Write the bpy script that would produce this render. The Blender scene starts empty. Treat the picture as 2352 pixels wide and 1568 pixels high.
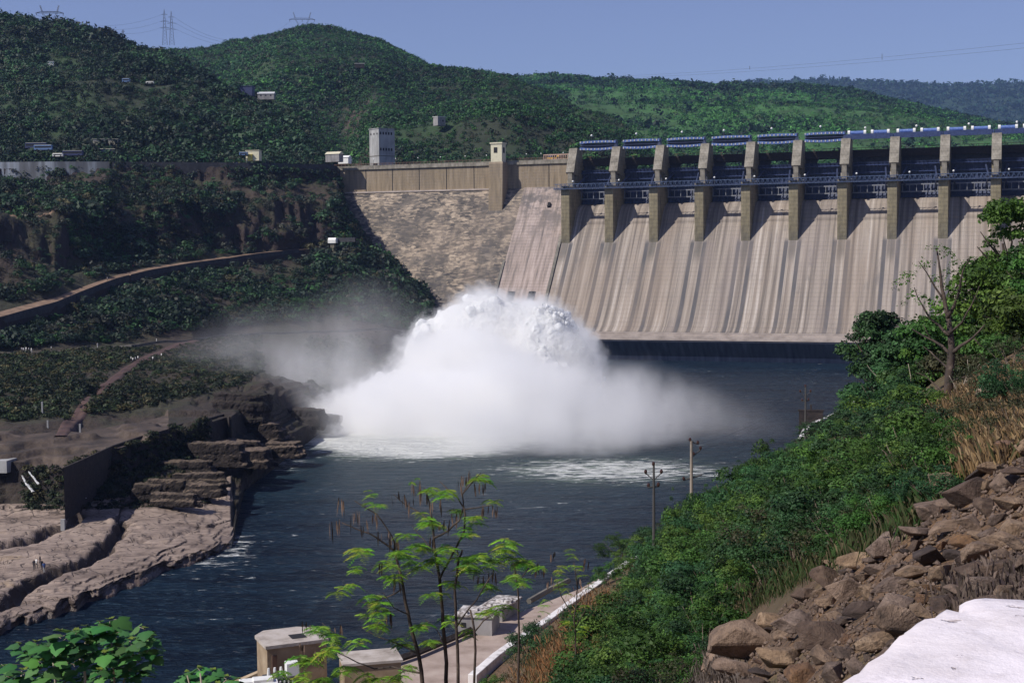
import bpy, bmesh, math, random
import numpy as np
from mathutils import Vector, Matrix

R = math.radians
rng = np.random.default_rng(11)
random.seed(5)
scene = bpy.context.scene
COL = scene.collection

# ------------------------------------------------------------------ camera frame
# the photograph measured on a 2352 x 1568 grid; image points are turned into world
# points at real distances (metres, +Y away from the viewer, river surface z = 0)
F, CX, CY, CAMZ = 3231.0, 1176.0, 784.0, 50.0
PITCH, ROLL = math.atan(0.0634), 0.010
_ca, _sa, _cr, _sr = math.cos(PITCH), math.sin(PITCH), math.cos(ROLL), math.sin(ROLL)

def ray(px, py):
    x, y = (px - CX) / F, (CY - py) / F
    x0, y0 = _cr * x + _sr * y, -_sr * x + _cr * y
    return x0, _ca + y0 * _sa, -_sa + y0 * _ca

def P(px, py, Y):
    d = ray(px, py)
    k = Y / d[1]
    return Vector((d[0] * k, Y, CAMZ + d[2] * k))

def PZ(px, py, z):
    d = ray(px, py)
    k = (z - CAMZ) / d[2]
    return Vector((d[0] * k, d[1] * k, z))

def proj(X, Y, Z):
    X, Y, Z = np.asarray(X, float), np.asarray(Y, float), np.asarray(Z, float) - CAMZ
    f = Y * _ca - Z * _sa
    u = Y * _sa + Z * _ca
    x0, y0 = X / f, u / f
    x, y = _cr * x0 - _sr * y0, _sr * x0 + _cr * y0
    return CX + F * x, CY - F * y

# ------------------------------------------------------------------ noise
def _hash(ix, iy, iz, seed):
    h = (ix.astype(np.int64) * 374761393 + iy.astype(np.int64) * 668265263 + iz.astype(np.int64) * 2147483647 + seed * 974711) & 0xffffffff
    h = ((h ^ (h >> 13)) * 1274126177) & 0xffffffff
    return ((h ^ (h >> 16)) & 0xffffff) / float(0xffffff)

def vnoise(x, y, z=0.0, seed=0):
    x, y = np.broadcast_arrays(np.asarray(x, float), np.asarray(y, float))
    z = np.broadcast_to(np.asarray(z, float), x.shape)
    ix, iy, iz = np.floor(x), np.floor(y), np.floor(z)
    fx, fy, fz = x - ix, y - iy, z - iz
    fx, fy, fz = fx * fx * (3 - 2 * fx), fy * fy * (3 - 2 * fy), fz * fz * (3 - 2 * fz)
    r = 0
    for dx in (0, 1):
        for dy in (0, 1):
            for dz in (0, 1):
                w = (fx if dx else 1 - fx) * (fy if dy else 1 - fy) * (fz if dz else 1 - fz)
                r = r + w * _hash(ix + dx, iy + dy, iz + dz, seed)
    return r * 2 - 1

def fbm(x, y, z=0.0, octv=4, seed=0, gain=0.5):
    a, r, f = 1.0, 0, 1.0
    for i in range(octv):
        r = r + a * vnoise(np.asarray(x) * f, np.asarray(y) * f, np.asarray(z) * f, seed + i * 17)
        a *= gain
        f *= 2.03
    return r

# ------------------------------------------------------------------ objects
def tag(o, label=None, cat=None, group=None, kind=None):
    if label: o['label'] = label
    if cat: o['category'] = cat
    if group: o['group'] = group
    if kind: o['kind'] = kind
    return o

KIDS = {}
def link(o, parent=None):
    COL.objects.link(o)
    if parent is not None:
        o.parent = parent
        KIDS.setdefault(parent.name, []).append(o)
    return o

def empty(name, loc=(0, 0, 0), rz=0.0, label=None, cat=None, group=None):
    o = bpy.data.objects.new(name, None)
    o.empty_display_size = 0.5
    o.location = loc
    o.rotation_euler = (0, 0, rz)
    link(o)
    return tag(o, label, cat, group)

def mesh_np(name, verts, faces, mats, parent=None, smooth=False, colors=None, midx=None):
    """verts (n,3), faces (m,k) int array or list of lists"""
    me = bpy.data.meshes.new(name)
    verts = np.asarray(verts, np.float32)
    if isinstance(faces, np.ndarray):
        m, k = faces.shape
        me.vertices.add(len(verts)); me.vertices.foreach_set('co', verts.ravel())
        me.loops.add(m * k); me.loops.foreach_set('vertex_index', faces.ravel().astype(np.int32))
        me.polygons.add(m)
        me.polygons.foreach_set('loop_start', (np.arange(m) * k).astype(np.int32))
        if midx is not None:
            me.polygons.foreach_set('material_index', np.asarray(midx, np.int32))
        me.update(calc_edges=True)
    else:
        me.from_pydata([tuple(v) for v in verts], [], faces)
        if midx is not None:
            for p, i in zip(me.polygons, midx): p.material_index = i
    if smooth:
        me.polygons.foreach_set('use_smooth', np.ones(len(me.polygons), bool))
    for m_ in (mats if isinstance(mats, (list, tuple)) else [mats]):
        me.materials.append(m_)
    if colors is not None:
        a = me.color_attributes.new('tint', 'FLOAT_COLOR', 'POINT')
        c = np.ones((len(verts), 4), np.float32); c[:, :3] = colors
        a.data.foreach_set('color', c.ravel())
    me.validate()
    o = bpy.data.objects.new(name, me)
    return link(o, parent)

class MB:
    """collects boxes, bars, tubes and prisms into one mesh"""
    def __init__(s): s.v, s.f, s.m = [], [], []
    def add(s, vs, fs, mi=0):
        b = len(s.v)
        s.v += [tuple(v) for v in vs]
        s.f += [[b + i for i in f] for f in fs]
        s.m += [mi] * len(fs)
    def box(s, a, b, mi=0):
        x0, y0, z0 = [min(a[i], b[i]) for i in range(3)]
        x1, y1, z1 = [max(a[i], b[i]) for i in range(3)]
        s.add([(x0, y0, z0), (x1, y0, z0), (x1, y1, z0), (x0, y1, z0), (x0, y0, z1), (x1, y0, z1), (x1, y1, z1), (x0, y1, z1)],
              [[0, 3, 2, 1], [4, 5, 6, 7], [0, 1, 5, 4], [1, 2, 6, 5], [2, 3, 7, 6], [3, 0, 4, 7]], mi)
    def prism(s, poly, x0, x1, mi=0):
        """poly = list of (y, z) extruded along x"""
        n = len(poly)
        vs = [(x0, y, z) for y, z in poly] + [(x1, y, z) for y, z in poly]
        fs = [[i, (i + 1) % n, n + (i + 1) % n, n + i] for i in range(n)]
        fs += [list(range(n))[::-1], list(range(n, 2 * n))]
        s.add(vs, fs, mi)
    def plate(s, poly, z0, z1, mi=0):
        n = len(poly)
        vs = [(x, y, z0) for x, y in poly] + [(x, y, z1) for x, y in poly]
        fs = [[i, (i + 1) % n, n + (i + 1) % n, n + i] for i in range(n)]
        fs += [list(range(n))[::-1], list(range(n, 2 * n))]
        s.add(vs, fs, mi)
    def tube(s, pts, rad, n=6, mi=0, cap=True):
        pts = [Vector(p) for p in pts]
        if not hasattr(rad, '__len__'): rad = [rad] * len(pts)
        b = len(s.v)
        up = Vector((0.13, 0.31, 1)).normalized()
        for i, p in enumerate(pts):
            d = (pts[min(i + 1, len(pts) - 1)] - pts[max(i - 1, 0)])
            if d.length < 1e-9: d = Vector((0, 0, 1))
            d.normalize()
            a = d.cross(up)
            if a.length < 0.05: a = d.cross(Vector((1, 0, 0)))
            a.normalize(); c = d.cross(a)
            for k in range(n):
                t = 2 * math.pi * k / n
                s.v.append(tuple(p + (a * math.cos(t) + c * math.sin(t)) * rad[i]))
        for i in range(len(pts) - 1):
            for k in range(n):
                s.f.append([b + i * n + k, b + i * n + (k + 1) % n, b + (i + 1) * n + (k + 1) % n, b + (i + 1) * n + k]); s.m.append(mi)
        if cap:
            s.f.append([b + k for k in range(n)][::-1]); s.m.append(mi)
            s.f.append([b + (len(pts) - 1) * n + k for k in range(n)]); s.m.append(mi)
    def ball(s, c, r, mi=0, nu=8, nv=6, sq=(1, 1, 1)):
        b = len(s.v); c = Vector(c)
        s.v.append(tuple(c + Vector((0, 0, -r * sq[2]))))
        for j in range(1, nv):
            ph = -math.pi / 2 + math.pi * j / nv
            for i in range(nu):
                th = 2 * math.pi * i / nu
                s.v.append((c.x + r * sq[0] * math.cos(ph) * math.cos(th), c.y + r * sq[1] * math.cos(ph) * math.sin(th), c.z + r * sq[2] * math.sin(ph)))
        s.v.append(tuple(c + Vector((0, 0, r * sq[2]))))
        t = len(s.v) - 1
        for i in range(nu):
            s.f.append([b, b + 1 + (i + 1) % nu, b + 1 + i]); s.m.append(mi)
            s.f.append([t, b + 1 + (nv - 2) * nu + i, b + 1 + (nv - 2) * nu + (i + 1) % nu]); s.m.append(mi)
        for j in range(nv - 2):
            for i in range(nu):
                s.f.append([b + 1 + j * nu + i, b + 1 + j * nu + (i + 1) % nu, b + 1 + (j + 1) * nu + (i + 1) % nu, b + 1 + (j + 1) * nu + i]); s.m.append(mi)
    def build(s, name, mats, parent=None, smooth=False, bevel=0):
        me = bpy.data.meshes.new(name)
        me.from_pydata(s.v, [], s.f)
        for p, i in zip(me.polygons, s.m): p.material_index = i
        if smooth: me.polygons.foreach_set('use_smooth', np.ones(len(me.polygons), bool))
        for m_ in (mats if isinstance(mats, (list, tuple)) else [mats]): me.materials.append(m_)
        o = bpy.data.objects.new(name, me)
        link(o, parent)
        if bevel:
            b = o.modifiers.new('bevel', 'BEVEL'); b.width = bevel; b.segments = 1; b.limit_method = 'ANGLE'
        return o

def copy_tree(o, parent=None):
    c = o.copy(); COL.objects.link(c)
    if parent is not None: c.parent = parent
    for ch in KIDS.get(o.name, []): copy_tree(ch, c)
    return c

# ------------------------------------------------------------------ materials
class Mat:
    def __init__(s, name):
        s.m = bpy.data.materials.new(name); s.m.use_nodes = True
        s.nt = s.m.node_tree; s.nt.nodes.clear()
        s.out = s.nt.nodes.new('ShaderNodeOutputMaterial')
    def n(s, typ, ins=None, **attrs):
        nd = s.nt.nodes.new('ShaderNode' + typ)
        for k, v in attrs.items(): setattr(nd, k, v)
        for k, v in (ins or {}).items():
            sock = nd.inputs[k]
            if isinstance(v, bpy.types.NodeSocket): s.nt.links.new(v, sock)
            else:
                if isinstance(v, (tuple, list)) and len(v) == 3 and sock.type == 'RGBA': v = (*v, 1)
                sock.default_value = v
        return nd
    def math(s, op, a, b=0.0, c=None, clamp=False):
        d = {0: a, 1: b}
        if c is not None: d[2] = c
        return s.n('Math', d, operation=op, use_clamp=clamp).outputs[0]
    def coord(s, kind='Object', scale=(1, 1, 1)):
        o = s.n('NewGeometry').outputs['Position'] if kind == 'World' else s.n('TexCoord').outputs[kind]
        if scale != (1, 1, 1): o = s.n('Mapping', {'Vector': o, 'Scale': scale}).outputs[0]
        return o
    def noise(s, vec, scale, detail=4, rough=0.55, dist=0.0):
        return s.n('TexNoise', {'Vector': vec, 'Scale': scale, 'Detail': detail, 'Roughness': rough, 'Distortion': dist}).outputs['Fac']
    def ramp(s, fac, stops, interp='LINEAR'):
        nd = s.n('ValToRGB', {'Fac': fac})
        e = nd.color_ramp.elements; nd.color_ramp.interpolation = interp
        while len(e) > 1: e.remove(e[0])
        e[0].position, e[0].color = stops[0][0], (*stops[0][1], 1)
        for p, c in stops[1:]:
            x = e.new(p); x.color = (*c, 1)
        return nd.outputs['Color']
    def mix(s, fac, a, b, mode='MIX'):
        nd = s.nt.nodes.new('ShaderNodeMix'); nd.data_type = 'RGBA'; nd.blend_type = mode
        for sock, v in ((nd.inputs[0], fac), (nd.inputs[6], a), (nd.inputs[7], b)):
            if isinstance(v, bpy.types.NodeSocket): s.nt.links.new(v, sock)
            else: sock.default_value = (*v, 1) if isinstance(v, (tuple, list)) else v
        return nd.outputs[2]
    def bump(s, h, strength=0.5, dist=0.1, normal=None):
        d = {'Height': h, 'Strength': strength, 'Distance': dist}
        if normal is not None: d['Normal'] = normal
        return s.n('Bump', d).outputs[0]
    def step(s, v, lo, hi):
        return s.n('MapRange', {0: v, 1: lo, 2: hi, 3: 0.0, 4: 1.0}, interpolation_type='SMOOTHSTEP').outputs[0]
    def surf(s, color, rough=0.8, normal=None, **kw):
        d = {'Base Color': color, 'Roughness': rough}
        if normal is not None: d['Normal'] = normal
        d.update(kw)
        b = s.n('BsdfPrincipled', d)
        s.nt.links.new(b.outputs[0], s.out.inputs['Surface'])
        return b
    def outsurf(s, sock): s.nt.links.new(sock, s.out.inputs['Surface'])

def mat_var(name, stops, scale, coord='Object', stretch=(1, 1, 1), rough=0.85, bump=0.3, bdist=0.1, bscale=None, detail=5):
    m = Mat(name)
    v = m.coord(coord, stretch)
    c = m.ramp(m.noise(v, scale, detail), stops)
    nrm = m.bump(m.noise(v, bscale or scale * 4, 4), bump, bdist) if bump else None
    m.surf(c, rough, nrm)
    return m.m

def mat_foliage(name, trans=0.3, rnd=0.25, use_tint=True, base=(0.05, 0.1, 0.03), alt=None, rough=0.6):
    m = Mat(name)
    c = m.n('Attribute', attribute_name='tint').outputs['Color'] if use_tint else None
    if c is None:
        c = m.mix(m.noise(m.coord('Object'), 2.0, 2), base, alt or base)
    oi = m.n('ObjectInfo').outputs['Random']
    c = m.n('HueSaturation', {'Hue': m.math('ADD', 0.5, m.math('MULTIPLY', m.math('SUBTRACT', oi, 0.5), 0.035)),
                              'Saturation': 1.0, 'Value': m.math('ADD', 1 - rnd / 2, m.math('MULTIPLY', oi, rnd)), 'Color': c}).outputs[0]
    b = m.n('BsdfPrincipled', {'Base Color': c, 'Roughness': rough, 'Specular IOR Level': 0.25})
    t = m.n('BsdfTranslucent', {'Color': c})
    x = m.n('MixShader', {0: trans, 1: b.outputs[0], 2: t.outputs[0]})
    m.outsurf(x.outputs[0])
    return m.m

def mat_paint(name, c, rough=0.5, var=0.12, scale=1.5, metal=0.0, dirt=None):
    m = Mat(name)
    v = m.coord('Object')
    d = dirt or tuple(x * 0.55 for x in c)
    col = m.mix(m.math('MULTIPLY', m.step(m.noise(v, scale, 6, 0.65), 0.45, 0.75), min(1, var * 4)), c, d)
    m.surf(col, rough, m.bump(m.noise(v, scale * 8, 3), 0.1, 0.02), Metallic=metal)
    return m.m

# ------------------------------------------------------------------ polar lofts (terrain sheets)
class Loft:
    """terrain sheet: stations across the view, each with the same rows (distance, height) front to back"""
    def __init__(s, px, Y, Z, step, sub, smooth_px=0):
        s.px, s.Yt, s.Zt = np.array(px, float), np.array(Y, float), np.array(Z, float)   # (stations, rows)
        s.cols = np.arange(s.px[0], s.px[-1] + 0.1, step)
        m = s.Yt.shape[1]
        Yc = np.stack([np.interp(s.cols, s.px, s.Yt[:, j]) for j in range(m)], 1)
        Zc = np.stack([np.interp(s.cols, s.px, s.Zt[:, j]) for j in range(m)], 1)
        if smooth_px:
            k = int(smooth_px / step) | 1; ker = np.ones(k) / k; pad = k // 2
            sm = lambda A: np.stack([np.convolve(np.pad(A[:, j], pad, mode='edge'), ker, 'valid') for j in range(m)], 1)
            Yc = sm(Yc); Zc[:, :-2] = sm(Zc)[:, :-2]
        vs = []
        for j in range(m - 1):
            k = sub[j] if hasattr(sub, '__len__') else sub
            vs += [j + i / k for i in range(k)]
        vs.append(m - 1)
        s.v = np.array(vs)
        j = np.minimum(s.v.astype(int), m - 2); t = s.v - j
        s.Y = Yc[:, j] * (1 - t) + Yc[:, j + 1] * t
        s.Z = Zc[:, j] * (1 - t) + Zc[:, j + 1] * t
        s.PX = np.repeat(s.cols[:, None], len(s.v), 1)
        s.V = np.repeat(s.v[None, :], len(s.cols), 0)
        s.X = (s.PX - CX) / F * s.Y
    def finish(s):
        s.X = (s.PX - CX) / F * s.Y if not hasattr(s, 'fixed') else s.X
        s.pos = np.stack([s.X, s.Y, s.Z], -1)
        return s
    def faces(s, v0=None, v1=None, mask=None):
        C, Rr = s.PX.shape
        i, j = np.meshgrid(np.arange(C - 1), np.arange(Rr - 1), indexing='ij')
        ok = np.ones(i.shape, bool)
        vm = (s.V[:-1, :-1] + s.V[:-1, 1:]) / 2
        if v0 is not None: ok &= (vm >= v0) & (vm < v1)
        if mask is not None: ok &= mask(s.PX[:-1, :-1], vm)
        i, j = i[ok], j[ok]
        return np.stack([i * Rr + j, (i + 1) * Rr + j, (i + 1) * Rr + j + 1, i * Rr + j + 1], 1)
    def sheet(s, name, fc, mats, smooth=True, midx=None):
        used, inv = np.unique(fc, return_inverse=True)
        vv = s.pos.reshape(-1, 3)[used]
        o = mesh_np(name, vv, inv.reshape(fc.shape), mats, smooth=smooth, midx=midx)
        return tag(o, kind='structure')
    def height(s, X, Y):
        """height under a world point (uses the displaced sheet)"""
        px = CX + F * X / Y
        ci = np.clip((px - s.cols[0]) / (s.cols[1] - s.cols[0]), 0, len(s.cols) - 1.001)
        i = int(ci); t = ci - i
        a = np.interp(Y, s.Y[i], s.Z[i]); b = np.interp(Y, s.Y[i + 1], s.Z[i + 1])
        return a * (1 - t) + b * t
    def scatter(s, n, mask=None, rg=None):
        rg = rg or rng
        p = s.pos
        a, b, c = p[:-1, :-1], p[1:, :-1], p[:-1, 1:]
        cr = np.cross(b - a, c - a); ar = np.linalg.norm(cr, axis=-1)
        w = ar.copy()
        vm = (s.V[:-1, :-1] + s.V[:-1, 1:]) / 2
        if mask is not None: w = w * mask(s.PX[:-1, :-1], vm, a)
        idx = rg.choice(w.size, n, p=(w / w.sum()).ravel())
        i, j = np.unravel_index(idx, w.shape)
        t, q = rg.random((n, 1)), rg.random((n, 1))
        pts = (p[i, j] * (1 - t) + p[i + 1, j] * t) * (1 - q) + (p[i, j + 1] * (1 - t) + p[i + 1, j + 1] * t) * q
        return pts

def tufts(pts, rad, K, leaf, tints, squash=0.8, rg=None, lift=0.35, jit=0.25):
    """leaf-clump faces spread through each plant's volume: returns verts, faces, colours"""
    rg = rg or rng
    n = len(pts)
    rad = np.broadcast_to(rad, (n,)).reshape(n, 1, 1)
    d = rg.normal(size=(n, K, 3)); d /= np.linalg.norm(d, axis=-1, keepdims=True)
    d[..., 2] = np.where(d[..., 2] < -0.25, -d[..., 2], d[..., 2])
    # lumpy outline
    ph = rg.random((n, 1, 3)) * 6
    lump = 1 + 0.28 * np.sin(d[..., :1] * 4 + ph[..., :1]) * np.cos(d[..., 1:2] * 4 + ph[..., 1:2]) + 0.15 * np.sin(d[..., 2:] * 7 + ph[..., 2:])
    rr = (0.45 + 0.55 * rg.random((n, K, 1)) ** 0.5) * lump
    c = pts[:, None, :] + d * rr * rad * np.array([1, 1, squash]) + np.array([0, 0, 1]) * rad * lift
    nr = d * 1.0 + rg.normal(size=(n, K, 3)) * 0.55; nr[..., 2] += 0.25
    nr /= np.linalg.norm(nr, axis=-1, keepdims=True)
    a = np.cross(nr, rg.normal(size=(n, K, 3))); a /= np.linalg.norm(a, axis=-1, keepdims=True)
    b = np.cross(nr, a)
    sz = leaf * rad * (0.6 + 0.8 * rg.random((n, K, 1)))
    q = np.stack([c - a * sz, c - b * sz * 0.6, c + a * sz, c + b * sz * 0.6], 2)  # (n,K,4,3)
    v = q.reshape(-1, 3)
    f = np.arange(len(v)).reshape(-1, 4)
    t = tints[:, None, None, :] * (1 + jit * (rg.random((n, K, 1, 1)) - 0.5) * 2)
    t = np.broadcast_to(t, (n, K, 4, 3)).reshape(-1, 3)
    return v, f, t

def pick_tints(n, pal, rg=None, var=0.25):
    rg = rg or rng
    pal = np.array(pal)
    w = pal[:, 3] / pal[:, 3].sum()
    c = pal[rg.choice(len(pal), n, p=w), :3]
    return c * (1 + var * (rg.random((n, 1)) - 0.5) * 2)

def inpoly(x, y, poly):
    r = np.zeros(np.shape(x), bool)
    n = len(poly)
    for i in range(n):
        x0, y0 = poly[i]; x1, y1 = poly[(i + 1) % n]
        c = ((y0 > y) != (y1 > y)) & (x < (x1 - x0) * (y - y0) / ((y1 - y0) if y1 != y0 else 1e-9) + x0)
        r ^= c
    return r
# ------------------------------------------------------------------ materials of the place
def m_concrete_face(name, kind):
    """kind: 'spill' = formed concrete with flow streaks, 'plain' = panels, 'stone' = rubble masonry"""
    m = Mat(name)
    o = m.coord('Object')
    sp = m.n('SeparateXYZ', {0: o})
    x, y, z = sp.outputs
    big = m.noise(m.coord('Object', (0.05, 0.05, 0.05)), 1.0, 5, 0.6)
    if kind == 'spill':
        st = m.noise(m.coord('Object', (0.55, 0.008, 0.008)), 1.0, 6, 0.62)
        fine = m.noise(m.coord('Object', (2.4, 0.03, 0.03)), 1.0, 4, 0.6)
        c = m.ramp(st, [(0.34, (0.10, 0.087, 0.078)), (0.43, (0.215, 0.182, 0.155)), (0.51, (0.315, 0.268, 0.228)), (0.59, (0.365, 0.315, 0.27)), (0.67, (0.50, 0.445, 0.40))])
        c = m.mix(m.math('MULTIPLY', m.step(fine, 0.5, 0.66), 0.45), c, (0.165, 0.145, 0.13))
        # grey bands painted down either side of each pier's tail
        u = m.math('MODULO', m.math('ADD', x, 22.2 * 4 - 2.1), 22.2)
        du = m.math('ABSOLUTE', m.math('SUBTRACT', u, 22.2 * 0.0))
        du = m.math('MINIMUM', du, m.math('ABSOLUTE', m.math('SUBTRACT', u, 22.2)))
        wob = m.math('MULTIPLY', m.math('SUBTRACT', m.noise(m.coord('Object', (0.25, 0.03, 0.03)), 1.0, 3), 0.5), 0.35)
        du = m.math('ADD', du, wob)
        band = m.math('MULTIPLY', m.step(du, 1.9, 2.2), m.math('SUBTRACT', 1.0, m.step(du, 3.7, 4.2)))
        band = m.math('MULTIPLY', band, m.math('SUBTRACT', 1.0, m.step(z, 53.0, 56.0)))
        band = m.math('MULTIPLY', band, m.step(m.noise(m.coord('Object', (0.4, 0.03, 0.03)), 1.3, 3), 0.15, 0.3))
        c = m.mix(m.math('MULTIPLY', band, 0.95), c, (0.078, 0.077, 0.083))
        dk = m.step(m.noise(m.coord('Object', (0.16, 0.06, 0.045)), 1.0, 5, 0.65), 0.55, 0.72)
        c = m.mix(m.math('MULTIPLY', dk, 0.65), c, (0.14, 0.125, 0.12))
        stn = m.math('MULTIPLY', m.math('SUBTRACT', 1.0, m.step(du, 1.2, 2.3)), m.math('MULTIPLY', m.step(m.math('ADD', z, m.math('MULTIPLY', wob, 4.0)), 42.0, 50.0), m.math('SUBTRACT', 1.0, m.step(z, 54.5, 56.0))))
        c = m.mix(m.math('MULTIPLY', stn, 0.75), c, (0.09, 0.085, 0.075))
        pb = m.noise(m.coord('Object', (0.06, 0.012, 0.012)), 1.0, 4, 0.6)
        c = m.mix(m.math('MULTIPLY', m.step(pb, 0.48, 0.62), 0.35), c, (0.28, 0.215, 0.165))
        c = m.mix(m.math('MULTIPLY', m.math('SUBTRACT', 1.0, m.step(pb, 0.36, 0.48)), 0.35), c, (0.24, 0.20, 0.185))
        lift_h, amp = 1.9, 0.45
    elif kind == 'plain':
        st = m.noise(m.coord('Object', (0.5, 0.08, 0.05)), 1.0, 6, 0.62)
        c = m.ramp(st, [(0.3, (0.17, 0.135, 0.09)), (0.5, (0.27, 0.21, 0.14)), (0.7, (0.36, 0.29, 0.21))])
        dk = m.step(m.noise(m.coord('Object', (0.9, 0.3, 0.07)), 1.0, 4, 0.6), 0.55, 0.75)
        c = m.mix(m.math('MULTIPLY', dk, 0.5), c, (0.12, 0.105, 0.08))
        lift_h, amp = 1.5, 0.4
    elif kind == 'slabs':
        st = m.noise(m.coord('Object', (0.6, 0.05, 0.04)), 1.0, 6, 0.65)
        c = m.ramp(st, [(0.32, (0.14, 0.12, 0.115)), (0.45, (0.30, 0.24, 0.21)), (0.6, (0.42, 0.34, 0.31)), (0.75, (0.5, 0.42, 0.38))])
        dk = m.math('MULTIPLY', m.step(z, 44, 76), m.step(m.noise(m.coord('Object', (0.12, 0.1, 0.14)), 1.0, 6, 0.7), 0.42, 0.6))
        c = m.mix(m.math('MULTIPLY', dk, 0.8), c, (0.085, 0.082, 0.085))
        lift_h, amp = 1.5, 0.6
    else:
        blk = m.n('TexVoronoi', {'Vector': m.coord('Object', (0.42, 0.7, 0.95)), 'Scale': 1.0}, feature='F1')
        st = m.noise(m.coord('Object', (0.10, 0.06, 0.09)), 1.0, 7, 0.72, 0.6)
        row = m.noise(m.coord('Object', (0.35, 1.2, 1.6)), 1.0, 5, 0.7)
        f = m.math('ADD', m.math('MULTIPLY', st, 0.62), m.math('ADD', m.math('MULTIPLY', row, 0.40), m.math('MULTIPLY', m.n('SeparateColor', {0: blk.outputs['Color']}).outputs[0], 0.18)))
        c = m.ramp(f, [(0.49, (0.045, 0.042, 0.042)), (0.57, (0.115, 0.098, 0.083)), (0.64, (0.245, 0.198, 0.152)), (0.76, (0.46, 0.37, 0.28))])
        ts = m.step(m.noise(m.coord('Object', (0.035, 0.02, 0.02)), 1.0, 3), 0.48, 0.62)
        c = m.mix(m.math('MULTIPLY', ts, 0.3), c, (0.30, 0.235, 0.18))
        dk = m.math('MULTIPLY', m.step(m.noise(m.coord('Object', (0.045, 0.03, 0.05)), 1.7, 4), 0.52, 0.6), 0.6)
        c = m.mix(dk, c, (0.07, 0.065, 0.062))
        lift_h, amp = 1.4, 0.8
    ln = m.math('FRACT', m.math('DIVIDE', z, lift_h))
    line = m.math('MULTIPLY', m.math('SUBTRACT', 1.0, m.step(ln, 0.0, 0.16)), m.math('MULTIPLY', m.step(big, 0.3, 0.6), amp))
    c = m.mix(line, c, (0.09, 0.08, 0.07))
    c = m.mix(m.math('MULTIPLY', m.step(big, 0.35, 0.7), 0.22), c, (0.2, 0.17, 0.15))
    nz = m.noise(m.coord('Object', (1, 1, 1)), 0.9, 6, 0.6)
    h = m.math('SUBTRACT', nz, m.math('MULTIPLY', line, 0.6))
    m.surf(c, 0.9, m.bump(h, 0.5, 0.5 if kind == 'stone' else 0.25))
    return m.m

M = {}
M['spill'] = m_concrete_face('spillway_concrete', 'spill')
M['plain'] = m_concrete_face('panel_concrete', 'plain')
M['slabs'] = m_concrete_face('streaked_concrete', 'slabs')
M['stone'] = m_concrete_face('rubble_masonry', 'stone')
def m_pier(name, stops, lines):
    m = Mat(name)
    x, y, z = m.n('SeparateXYZ', {0: m.coord('Object')}).outputs
    c = m.ramp(m.noise(m.coord('Object', (0.35, 0.3, 0.16)), 1.0, 6, 0.65), stops)
    g = m.math('SUBTRACT', 1.0, m.step(m.math('FRACT', m.math('DIVIDE', z, 1.85 if lines else 2.6)), 0.0, 0.12))
    g = m.math('MAXIMUM', g, m.math('MULTIPLY', m.math('SUBTRACT', 1.0, m.step(m.math('FRACT', m.math('DIVIDE', m.math('ADD', x, y), 1.4)), 0.0, 0.13)), 0.7))
    c = m.mix(m.math('MULTIPLY', g, 0.65), c, (0.05, 0.045, 0.035))
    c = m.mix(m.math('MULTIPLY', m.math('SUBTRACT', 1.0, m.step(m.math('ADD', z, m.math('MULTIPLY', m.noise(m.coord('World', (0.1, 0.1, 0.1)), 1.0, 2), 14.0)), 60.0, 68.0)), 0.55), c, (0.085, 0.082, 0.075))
    st = m.step(m.noise(m.coord('World', (0.5, 0.5, 0.06)), 1.0, 4, 0.6), 0.56, 0.7)
    c = m.mix(m.math('MULTIPLY', st, 0.5), c, (0.07, 0.065, 0.055))
    m.surf(c, 0.9, m.bump(m.noise(m.coord('Object'), 1.5, 5), 0.4, 0.15))
    return m.m
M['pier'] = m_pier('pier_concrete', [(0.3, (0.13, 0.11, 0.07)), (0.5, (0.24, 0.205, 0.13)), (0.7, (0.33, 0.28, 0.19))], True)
M['pier_top'] = m_pier('pier_cap_concrete', [(0.3, (0.12, 0.11, 0.09)), (0.5, (0.25, 0.225, 0.185)), (0.7, (0.36, 0.33, 0.28))], False)
M['lip'] = mat_var('lip_concrete', [(0.3, (0.30, 0.25, 0.22)), (0.6, (0.46, 0.39, 0.345))], 1.0, stretch=(0.25, 0.5, 0.6), bump=0.3)
M['wet'] = mat_var('damp_concrete', [(0.3, (0.07, 0.075, 0.095)), (0.6, (0.14, 0.145, 0.165)), (0.8, (0.24, 0.24, 0.25))], 1.0, stretch=(0.5, 0.1, 0.05), bump=0.3, rough=0.5)
M['dark_steel'] = mat_var('dark_blue_steel', [(0.3, (0.02, 0.03, 0.075)), (0.6, (0.05, 0.065, 0.13)), (0.8, (0.10, 0.10, 0.14))], 1.0, stretch=(0.7, 0.3, 0.15), rough=0.55, bump=0.15)
M['blue_steel'] = mat_var('blue_painted_steel', [(0.35, (0.07, 0.13, 0.36)), (0.6, (0.13, 0.20, 0.46)), (0.75, (0.34, 0.40, 0.58))], 1.2, rough=0.45, bump=0.1)
M['navy_steel'] = mat_var('navy_painted_steel', [(0.35, (0.018, 0.028, 0.09)), (0.6, (0.034, 0.055, 0.15)), (0.8, (0.09, 0.11, 0.2))], 1.2, rough=0.45, bump=0.1)
M['walk_steel'] = mat_var('weathered_blue_grey_steel', [(0.35, (0.035, 0.06, 0.13)), (0.6, (0.08, 0.12, 0.22)), (0.75, (0.2, 0.24, 0.33))], 1.5, rough=0.5, bump=0.1)
M['pale_steel'] = mat_paint('pale_grey_steel', (0.42, 0.43, 0.46), 0.5)
M['truss_steel'] = mat_paint('shaded_truss_steel', (0.20, 0.21, 0.24), 0.6)  # pale truss paint greyed, the gate bay's shade put into the colour
M['white_paint'] = mat_paint('white_paint', (0.78, 0.78, 0.76), 0.6, 0.1)
M['cream'] = mat_paint('cream_plaster', (0.62, 0.58, 0.43), 0.8, 0.12, 0.7)
M['black'] = mat_paint('dark_opening', (0.012, 0.012, 0.014), 0.9, 0.05)
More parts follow.
